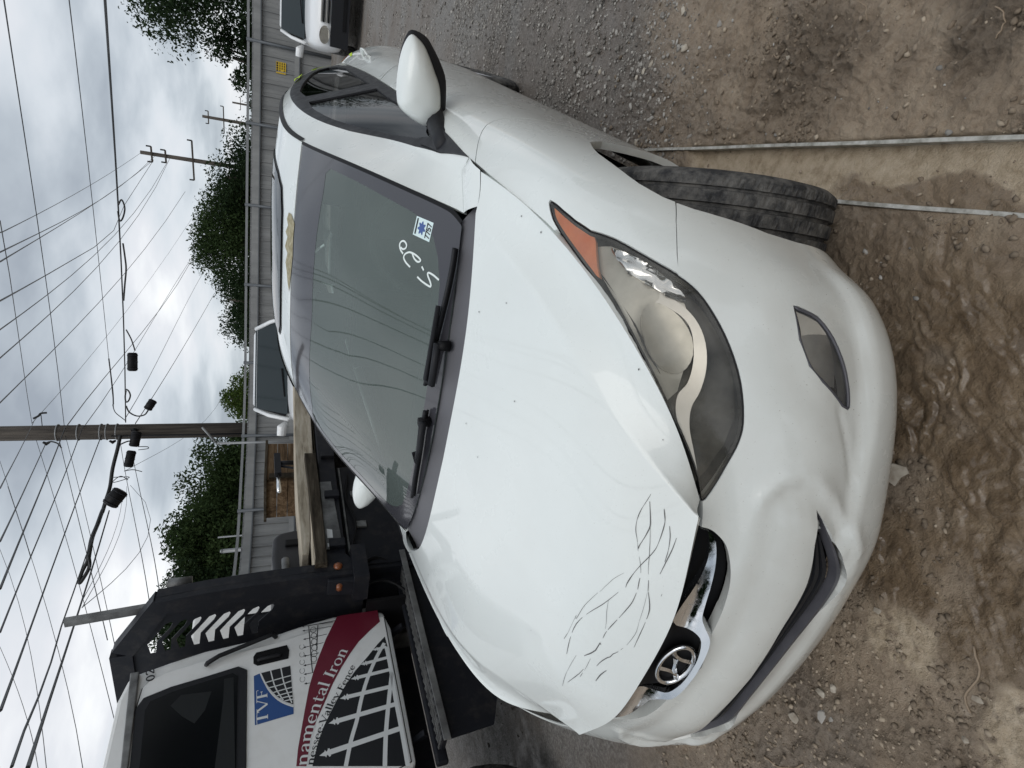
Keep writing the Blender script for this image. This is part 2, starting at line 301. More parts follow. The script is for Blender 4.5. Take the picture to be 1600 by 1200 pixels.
# feature outlines on those surfaces, in their own (row, column) coordinates
BK = {"headlight_low":[[0.445,6.78],[0.55,6.192],[0.954,5.579],[1.248,5.016],[1.465,4.649],[1.58,4.374],[1.614,4.03],[1.615,3.622],[1.577,3.142],[1.488,2.776],[1.378,2.571],[1.146,2.378],[0.618,2.121],[0.069,2.015]],"amber_edge":[[0.546,5.882],[0.416,5.698],[0.167,5.46],[0.0,5.19]],"hl_clear":[[0.511,5.744],[0.8,5.584],[1.041,5.239],[1.252,4.944],[1.404,4.559],[1.585,4.226],[1.63,3.822],[1.622,3.501],[1.557,3.144],[1.443,2.78],[1.095,2.457],[0.538,2.213],[0.05,2.115],[0.0,2.452],[0.003,2.9],[0.154,3.443],[0.09,3.985],[0.0,4.612],[0.013,5.103],[0.179,5.449]],"hl_mesh":[[0.833,5.472],[1.034,5.229],[1.224,4.907],[1.315,4.58],[1.377,4.333],[1.352,4.229],[1.114,4.451],[0.932,4.731],[0.734,4.974],[0.765,5.217]],"hl_bowl":[[0.704,4.408],[0.954,4.404],[1.136,4.322],[1.273,4.119],[1.25,3.873],[1.104,3.654],[0.821,3.479],[0.468,3.412],[0.084,3.559],[0.096,3.809],[0.297,4.074],[0.488,4.285]],"hl_ring_in":[[0.544,4.71],[0.82,4.739],[1.037,4.667],[1.275,4.366],[1.401,4.045],[1.364,3.733],[1.188,3.393],[0.901,3.168],[0.624,3.068],[0.278,2.96],[0.127,2.77],[0.028,2.46],[0.034,2.135]],"hl_ring_out":[[0.269,4.52],[0.44,4.312],[0.112,3.887],[0.0,3.62],[0.32,3.414],[0.508,3.194],[0.319,3.115],[0.0,2.841],[0.0,2.452],[0.0,2.145]],"seam":[[2.513,6.123],[2.125,5.715],[1.884,5.314],[1.655,4.937],[1.474,4.647]],"fog":[[2.957,3.959],[3.068,3.942],[3.394,3.812],[3.613,3.57],[3.771,3.251],[3.837,2.97],[3.836,2.804],[3.77,2.763],[3.612,2.793],[3.127,3.019],[2.869,3.22],[2.792,3.541]],"fog_glass":[[3.116,3.84],[3.397,3.707],[3.589,3.455],[3.719,3.174],[3.768,2.935],[3.749,2.826],[3.543,2.878],[3.166,3.076],[2.947,3.265],[2.999,3.596]],"fog_crease":[[2.915,3.012],[3.036,2.626],[3.308,2.12]],"intakeL":[[3.201,1.786],[3.605,1.623],[4.009,1.426],[4.329,1.242],[4.447,1.089],[4.354,0.942],[4.186,0.737],[3.962,0.389]],"intakeLb":[[3.201,1.786,1],[3.283,1.575,1],[3.407,1.351,1],[3.434,1.173,1],[3.41,1.049,1],[3.275,0.763,1],[3.243,0.619,1]],"intakeR":[[5.999,0.327],[5.937,0.819],[3.477,0.228],[3.374,0.459],[3.314,0.577]],"intakeRb":[[5.999,0.309],[5.999,0.784],[3.249,0.084],[3.233,0.397]],"grilleL":[[0.09,1.741,1],[0.479,1.674,1],[0.844,1.58,1],[1.229,1.428,1],[1.527,1.228,1],[1.69,1.031,1],[1.769,0.83,1],[1.818,0.61,1],[1.829,0.403,1],[1.789,0.307,1],[1.923,0.144,1],[1.997,0.016,-1]],"grilleR":[[1.997,0.016],[1.98,0.144],[1.841,0.24],[1.719,0.314],[1.675,0.477],[1.588,0.806],[1.447,1.229],[1.353,1.723],[1.248,2.088],[0.0,1.805]],"barL":[[0.251,1.7,1],[0.575,1.619,1],[0.86,1.491,1],[1.059,1.278,1],[1.169,1.064,1],[1.233,0.809,1],[1.264,0.652,1],[1.435,0.489,1]],"barLb":[[0.501,1.647,1],[0.677,1.514,1],[0.822,1.304,1],[0.809,1.031,1],[0.705,0.793,1],[0.699,0.63,1]],"emblem":[[0.924,0.304,-1],[0.581,0.114,1],[0.915,0.284,1],[1.284,0.308,1],[1.587,0.259,1],[1.752,0.112,1],[1.813,0.097,-1],[1.677,0.323,-1],[1.34,0.435,-1]],"arch":[[5.017,5.648],[4.151,5.511],[3.654,5.566],[3.028,5.897],[2.715,6.031],[2.513,6.123],[2.393,6.214],[2.329,6.323],[2.268,6.441],[2.27,6.582],[2.296,6.801],[2.33,6.986],[2.387,7.21],[2.461,7.305]],"handleR":[[1.395,13.925]],"crease_hood":[[2.879,0.0],[2.974,1.282],[2.976,2.096],[3.026,2.99],[3.065,3.949],[3.336,4.999]],"hoodrear":[[3.677,4.999],[2.881,4.999],[2.745,4.95],[2.27,4.999],[1.843,4.999],[1.327,4.981],[0.403,4.914]],"ws_edge":[[2.023,2.905],[1.996,2.216],[1.984,1.751],[1.977,1.318],[1.983,0.896],[1.994,0.465],[1.986,0.194],[1.928,0.003],[1.821,0.0]],"ws_top":[[2.023,2.905],[1.53,2.921],[1.047,2.899],[0.54,2.906],[0.1,2.888]],"ws_topR":[[1.775,3.004],[0.868,2.887],[0.402,2.884],[2.528,5.739]],"frit_in":[[1.93,2.278],[1.924,1.722],[1.907,1.28],[1.897,0.742],[1.872,0.517],[1.83,0.375],[1.767,0.271],[1.643,0.147],[1.455,0.116],[1.244,0.125],[0.955,0.144],[0.758,0.169]],"frit_top":[[1.93,2.278],[1.569,2.248],[1.194,2.231],[0.813,2.208],[0.568,2.219]],"win_out":[[3.907,0.0],[3.253,0.558],[3.058,1.183],[2.986,1.853],[2.876,2.51],[2.883,2.993],[2.89,3.318],[2.908,3.685],[2.923,4.036],[2.909,4.572],[2.699,5.219],[3.0,5.396],[2.977,5.874],[3.002,6.194],[3.02,6.573],[3.296,6.741],[3.831,7.0],[4.0,5.563],[3.976,4.623],[3.95,4.146],[3.953,3.683],[3.959,3.221]],"sunroof":[[1.162,4.476],[1.287,3.798],[1.206,3.448],[0.906,3.34],[0.48,3.306],[0.018,3.297]],"bpillar":[[2.889,4.476],[3.019,4.528],[3.632,4.362],[3.931,4.039]],"sticker":[[1.817,0.68],[1.828,0.415],[1.67,0.422],[1.659,0.673]],"pen_a":[[1.355,0.486],[1.343,0.413],[1.342,0.311],[1.356,0.293],[1.382,0.312],[1.419,0.357],[1.441,0.352],[1.445,0.286],[1.435,0.205]],"pen_b":[[1.456,0.455],[1.436,0.42]],"pen_c":[[1.394,0.605],[1.41,0.677],[1.437,0.72],[1.473,0.71],[1.506,0.661],[1.515,0.592],[1.509,0.521],[1.494,0.487],[1.472,0.522],[1.482,0.578],[1.515,0.623]],"pen_d":[[1.464,0.741],[1.484,0.79],[1.518,0.818],[1.551,0.807],[1.568,0.769],[1.553,0.727],[1.523,0.723],[1.499,0.758],[1.504,0.796]],"tags":[[0.951,1.302,-1],[0.938,1.288,-1]],"peel":[[1.04,3.021],[1.022,3.104],[0.91,3.153],[0.856,3.097],[0.726,3.173],[0.701,3.098],[0.522,3.174],[0.496,3.075],[0.324,3.13],[0.224,3.075],[0.106,3.043],[0.0,2.982],[0.163,2.947],[0.362,2.911],[0.551,2.881],[0.8,2.895],[0.971,2.881]],"peel2":[[0.857,3.103],[0.779,3.001],[0.862,2.945],[0.937,2.892],[0.986,3.013]],"scratch0":[[2.585,0.991,1],[2.443,1.015,1],[2.267,1.044,1],[2.119,1.054,1],[1.988,1.045,1],[1.885,1.013,1],[1.776,0.944,1],[1.686,0.9,1],[1.564,0.809,1],[1.43,0.743,1],[1.292,0.722,1],[1.174,0.7,1]],"scratch1":[[2.472,0.968,1],[2.293,0.879,1],[2.14,0.824,1],[1.959,0.852,1],[1.777,0.906,1],[1.717,0.913,1]],"scratch2":[[2.549,0.67,1],[2.415,0.602,1],[2.297,0.58,1],[2.086,0.585,1],[1.899,0.607,1],[1.74,0.671,1],[1.543,0.777,1],[1.361,0.859,1],[1.197,0.908,1],[1.122,0.909,1]],"scratch3":[[2.142,0.82,1],[1.922,0.745,1],[1.739,0.69,1],[1.555,0.643,1],[1.401,0.58,1],[1.25,0.531,1]],"scratch4":[[2.362,0.486,1],[2.2,0.423,1],[1.976,0.394,1],[1.774,0.401,1]],"scratch5":[[2.254,0.308,1],[2.011,0.333,1],[1.762,0.386,1],[1.571,0.426,1]],"scratch6":[[1.283,1.015,1],[1.084,1.114,1],[0.799,1.196,1]],"scratch7":[[0.759,1.213,1],[0.42,1.301,1],[0.126,1.332,1],[0.209,1.353,-1],[0.365,1.364,-1]],"scratch8":[[0.999,1.001,1],[0.679,1.102,1],[0.425,1.201,1],[0.224,1.27,1],[0.044,1.311,-1],[0.293,1.294,-1],[0.571,1.25,-1]],"scratch9":[[0.768,1.067,1],[0.565,1.03,1],[0.339,0.957,1]],"scratch10":[[1.144,0.706,1],[0.99,0.716,1],[0.774,0.776,1],[0.59,0.835,1],[0.389,0.899,1],[0.265,0.927,1],[0.175,0.927,1]],"scratch11":[[1.238,0.536,1],[1.014,0.507,1],[0.783,0.487,1],[0.597,0.458,1],[0.46,0.472,1],[0.311,0.504,1],[0.176,0.56,1]],"scratch12":[[1.246,0.521,1],[1.044,0.41,1],[0.819,0.391,1],[0.593,0.388,1],[0.342,0.379,1]],"scratch13":[[0.055,0.91,1],[0.096,0.951,-1],[0.25,1.021,-1],[0.348,1.059,-1]],"scratch14":[[0.437,1.139,-1],[0.685,1.144,-1],[1.012,1.134,-1],[1.323,1.085,-1]],"scratch15":[[0.292,0.961,-1],[0.517,0.95,-1],[0.774,0.96,-1]],"scratch16":[[0.304,0.605,-1],[0.457,0.656,-1],[0.625,0.672,-1]],"scratch17":[[0.131,0.581,1],[0.038,0.668,-1],[0.202,0.761,-1],[0.342,0.794,-1]],"scratch18":[[1.328,0.299,1],[1.288,0.305,1]],"scratch19":[[0.574,0.978,-1],[0.952,1.037,-1],[1.25,1.077,-1]],"nscratch":20,"wbladeA":[[1.734,0.0,1],[1.614,0.004,1],[1.412,0.029,1],[1.163,0.066,1],[0.892,0.099,1],[0.519,0.125,1]],"warmA":[[0.995,0.0,1],[0.831,0.0,1],[0.62,0.0,1],[0.625,0.072,1],[1.277,0.049,1]],"whubA":[0.976,0.0,1],"wbladeB":[[0.258,0.079,1],[0.068,0.08,-1],[0.371,0.063,-1],[0.66,0.052,-1],[0.947,0.032,-1]],"warmB":[[0.18,0.032,1],[0.094,0.014,-1],[0.327,0.019,-1],[0.24,0.072,-1]],"whubB":[0.131,0.09,1],"yel1":[[0.0,13.885],[0.097,13.876],[0.0,13.897],[0.165,13.924],[0.171,13.923],[0.553,13.977],[0.665,13.977],[0.93,13.977]],"yel2":[[0.117,13.891],[0.278,13.926],[0.567,14.013],[0.895,13.977]],"yel3":[[3.001,6.218,1],[2.996,6.42,1],[3.041,6.433,1],[3.083,6.611,1],[3.111,6.621,1],[3.254,6.657,1],[3.345,6.752,1]],"yel4":[[2.924,5.274,1],[2.994,5.41,1],[2.998,5.5,1],[2.987,5.798,1]],"yel5":[[0.149,13.906,1],[0.492,13.96,1],[0.431,13.992,1],[0.861,13.977,1],[0.598,13.457,1]]}
TK = {"cab":[[0.015,0.773],[0.042,0.924],[0.036,1.081],[0.002,1.234],[-0.042,1.426],[-0.083,1.78],[-0.121,1.94],[-0.162,2.091],[-0.177,2.115],[-0.652,2.055]],"cabbot":[[0.015,0.773],[-0.117,0.736],[-0.945,0.759]],"shut":[[-0.079,0.779],[-0.071,0.804],[-0.083,0.948],[-0.085,1.139],[-0.105,1.379],[-0.113,1.425],[-0.128,1.775],[-0.21,2.006],[-0.255,2.074],[-0.309,2.083],[-0.49,2.066],[-0.653,2.052]],"win":[[-0.78,1.534],[-0.283,1.565],[-0.256,1.596],[-0.283,1.76],[-0.309,1.914],[-0.343,2.014],[-0.384,2.035],[-0.499,2.025],[-0.665,2.002]],"recess":[[-0.184,1.527],[-0.159,1.514],[-0.14,1.351],[-0.177,1.338],[-0.232,1.343],[-0.246,1.503],[-0.228,1.525]],"grab":[[-0.123,1.771],[-0.09,1.745],[-0.083,1.694],[-0.066,1.563],[-0.059,1.463],[-0.075,1.44]],"blue":[[-0.305,1.52],[-0.294,1.488],[-0.345,1.469],[-0.406,1.442],[-0.458,1.408],[-0.496,1.37],[-0.528,1.32],[-0.567,1.32],[-0.586,1.504]],"blackgrid":[[-0.295,1.485],[-0.28,1.334],[-0.514,1.321],[-0.49,1.362],[-0.449,1.404],[-0.397,1.438],[-0.346,1.465]],"gridlines":[[[-0.289,1.436],[-0.376,1.417],[-0.431,1.396],[-0.481,1.37]],[[-0.284,1.383],[-0.366,1.37],[-0.442,1.349],[-0.505,1.328]],[[-0.359,1.461],[-0.35,1.396],[-0.342,1.328]],[[-0.393,1.443],[-0.388,1.387],[-0.375,1.326]],[[-0.426,1.421],[-0.419,1.37],[-0.415,1.325]],[[-0.449,1.404],[-0.444,1.361],[-0.442,1.324]],[[-0.468,1.387],[-0.465,1.353],[-0.467,1.322]],[[-0.487,1.366],[-0.485,1.34],[-0.485,1.322]]],"maroon":[[0.015,1.057],[0.016,0.809],[-0.074,0.805],[-0.124,0.869],[-0.195,0.949],[-0.267,1.006],[-0.346,1.061],[-0.436,1.114],[-0.541,1.165],[-0.626,1.209],[-0.709,1.241],[-0.845,1.266],[-0.834,1.312],[-0.754,1.303],[-0.671,1.287],[-0.557,1.265],[-0.435,1.24],[-0.347,1.214],[-0.265,1.185],[-0.135,1.132]],"iron":[[-0.189,0.792],[-0.234,0.842],[-0.309,0.912],[-0.383,0.988],[-0.452,1.042],[-0.527,1.094],[-0.6,1.138],[-0.67,1.177],[-0.751,1.21],[-0.852,1.239],[-0.959,0.801],[-0.796,0.794],[-0.595,0.786],[-0.381,0.783],[-0.264,0.785]],"pickets":[[[-0.811,1.205],[-0.767,0.798]],[[-0.658,1.151],[-0.629,0.792]],[[-0.534,1.085],[-0.521,0.795]],[[-0.431,1.017],[-0.416,0.793]],[[-0.351,0.956],[-0.335,0.794]],[[-0.269,0.877],[-0.262,0.793]]],"irails":[[[-0.89,1.085],[-0.772,1.049],[-0.672,1.009],[-0.564,0.975],[-0.45,0.929],[-0.33,0.865],[-0.234,0.801]],[[-0.935,0.901],[-0.795,0.876],[-0.643,0.841],[-0.436,0.787]],[[-0.962,0.79],[-0.769,0.79],[-0.594,0.793],[-0.424,0.79],[-0.262,0.793]]],"bfence_rail":[[[-0.025,1.227],[-0.141,1.224],[-0.246,1.222],[-0.346,1.218]],[[-0.031,1.174],[-0.125,1.183],[-0.207,1.189]],[[0.009,1.254],[0.014,1.042]],[[-0.027,1.235],[-0.017,1.065]]],"bfence_pick":[[[-0.025,1.256],[-0.026,1.086]],[[-0.057,1.253],[-0.055,1.098]],[[-0.118,1.25],[-0.106,1.126]],[[-0.174,1.251],[-0.162,1.149]],[[-0.232,1.251],[-0.227,1.176]],[[-0.293,1.253],[-0.29,1.198]],[[-0.349,1.253],[-0.347,1.214]],[[-0.407,1.252],[-0.408,1.234]]],"bfence_ring":[[-0.061,1.202],[-0.104,1.201],[-0.146,1.201],[-0.187,1.201],[-0.227,1.204],[-0.262,1.208]],"scroll":[[-0.167,1.27],[-0.219,1.271],[-0.269,1.271],[-0.324,1.272],[-0.377,1.272]],"base1":[[-0.844,1.259],[-0.686,1.229],[-0.557,1.185],[-0.435,1.128],[-0.357,1.081],[-0.239,1.013]],"base2":[[-0.849,1.235],[-0.748,1.206],[-0.664,1.172],[-0.57,1.123],[-0.497,1.073],[-0.429,1.026],[-0.353,0.983]],"tvf":[[-0.589,1.443],[-0.498,1.446],[-0.391,1.452]],"num02":[[-0.227,1.998],[-0.191,2.004],[-0.15,2.012]],"rack":[[0.31,0.889],[0.323,1.242],[0.312,1.522],[0.292,1.787],[0.262,2.028],[0.081,2.136],[-0.135,2.249],[-0.272,2.253],[-0.379,2.2],[-0.647,1.787],[-0.964,0.788]],"slots":[[[-0.103,2.095],[-0.054,2.06],[0.049,1.993],[0.062,1.964],[0.048,1.959],[0.014,1.973],[-0.089,2.046],[-0.181,2.057],[-0.184,2.085]],[[-0.096,2.023],[-0.047,1.988],[0.054,1.92],[0.067,1.891],[0.053,1.886],[0.019,1.9],[-0.082,1.973],[-0.174,1.983],[-0.178,2.011]],[[-0.089,1.95],[-0.039,1.914],[0.059,1.847],[0.073,1.817],[0.059,1.812],[0.025,1.826],[-0.075,1.899],[-0.168,1.909],[-0.171,1.937]],[[-0.082,1.875],[-0.032,1.839],[0.065,1.772],[0.078,1.742],[0.064,1.736],[0.03,1.75],[-0.068,1.823],[-0.161,1.833],[-0.165,1.861]],[[-0.075,1.799],[-0.024,1.764],[0.07,1.696],[0.084,1.666],[0.07,1.66],[0.035,1.673],[-0.06,1.747],[-0.154,1.755],[-0.158,1.785]],[[-0.068,1.722],[-0.016,1.686],[0.076,1.619],[0.09,1.588],[0.075,1.582],[0.04,1.595],[-0.053,1.669],[-0.148,1.677],[-0.151,1.706]],[[-0.06,1.644],[-0.008,1.608],[0.081,1.54],[0.096,1.509],[0.081,1.503],[0.046,1.516],[-0.045,1.59],[-0.141,1.597],[-0.144,1.627]],[[-0.052,1.565],[-0.0,1.529],[0.087,1.46],[0.102,1.429],[0.087,1.422],[0.051,1.435],[-0.037,1.51],[-0.134,1.516],[-0.137,1.546]]],"post":[[0.31,0.889],[0.323,1.242],[0.312,1.522],[0.292,1.787],[0.262,2.028]],"postin":[[0.041,0.868],[0.094,1.234],[0.112,1.523],[0.129,1.793],[0.133,2.016]],"pale":[[2.157,1.282],[1.706,1.289],[1.052,1.287],[0.499,1.267],[0.468,1.209],[0.857,1.2],[1.285,1.149],[1.508,1.145],[1.935,1.207]],"dark":[[1.312,1.224],[1.007,1.211],[0.6,1.199],[0.254,1.188],[0.134,1.198],[0.136,1.123],[0.512,1.126],[0.981,1.134],[1.306,1.142]],"plate":[[1.038,1.125],[1.032,1.063],[0.537,1.073],[0.308,1.073],[0.313,1.108],[0.59,1.111]],"tape":[[[0.486,1.107],[0.473,1.072],[0.397,1.072],[0.399,1.107]],[[0.35,1.11],[0.34,1.071],[0.311,1.073],[0.319,1.109]]],"frame":[[1.462,1.141],[1.456,1.036],[0.258,1.023],[0.099,0.886],[0.007,0.892],[0.045,1.124],[1.306,1.142]],"lamp1":[0.136,1.06],"lamp2":[-0.028,1.065],"ubox":[[1.24,0.984],[0.411,0.726],[0.298,0.689],[0.21,0.692],[0.371,0.987],[0.964,1.028]],"crate":[[2.261,1.535],[2.14,1.513],[1.701,1.476],[1.682,1.26],[2.295,1.269]],"clamp":[[1.732,1.443],[1.293,1.433]],"tank":[[0.734,1.444],[0.548,1.445],[0.325,1.396],[0.251,1.181],[0.749,1.163],[0.78,1.403]],"bin":[[1.26,1.559],[1.276,1.463],[0.974,1.457],[1.056,1.552]],"pipe":[[0.461,1.398],[0.453,1.343],[0.283,1.336],[0.287,1.389]],"vpipe":[[0.091,2.486],[0.142,2.062],[0.067,2.052],[0.03,2.485]],"stub":[[0.1,1.994],[-0.047,1.999],[-0.055,1.955],[0.093,1.953]],"step":[[-2.386,2.091],[-2.607,2.141],[-2.75,2.186],[-2.656,1.822],[-2.682,1.61],[-2.697,1.363],[-2.616,1.159],[-2.333,1.129],[-2.376,1.437],[-2.402,1.757]],"stepb":[[-2.973,2.349],[-2.994,2.163],[-2.966,1.728],[-2.986,1.324],[-2.629,1.15]],"fence":[[5.329,22.203],[2.095,21.578],[0.532,21.11],[-1.031,20.642],[-2.612,19.776],[-4.307,18.87],[-6.218,17.888],[-7.979,16.946],[-9.773,15.987],[-10.84,14.55],[-11.465,13.025],[-11.959,11.673],[-11.754,9.986],[-11.11,7.7],[-10.31,5.662]]}
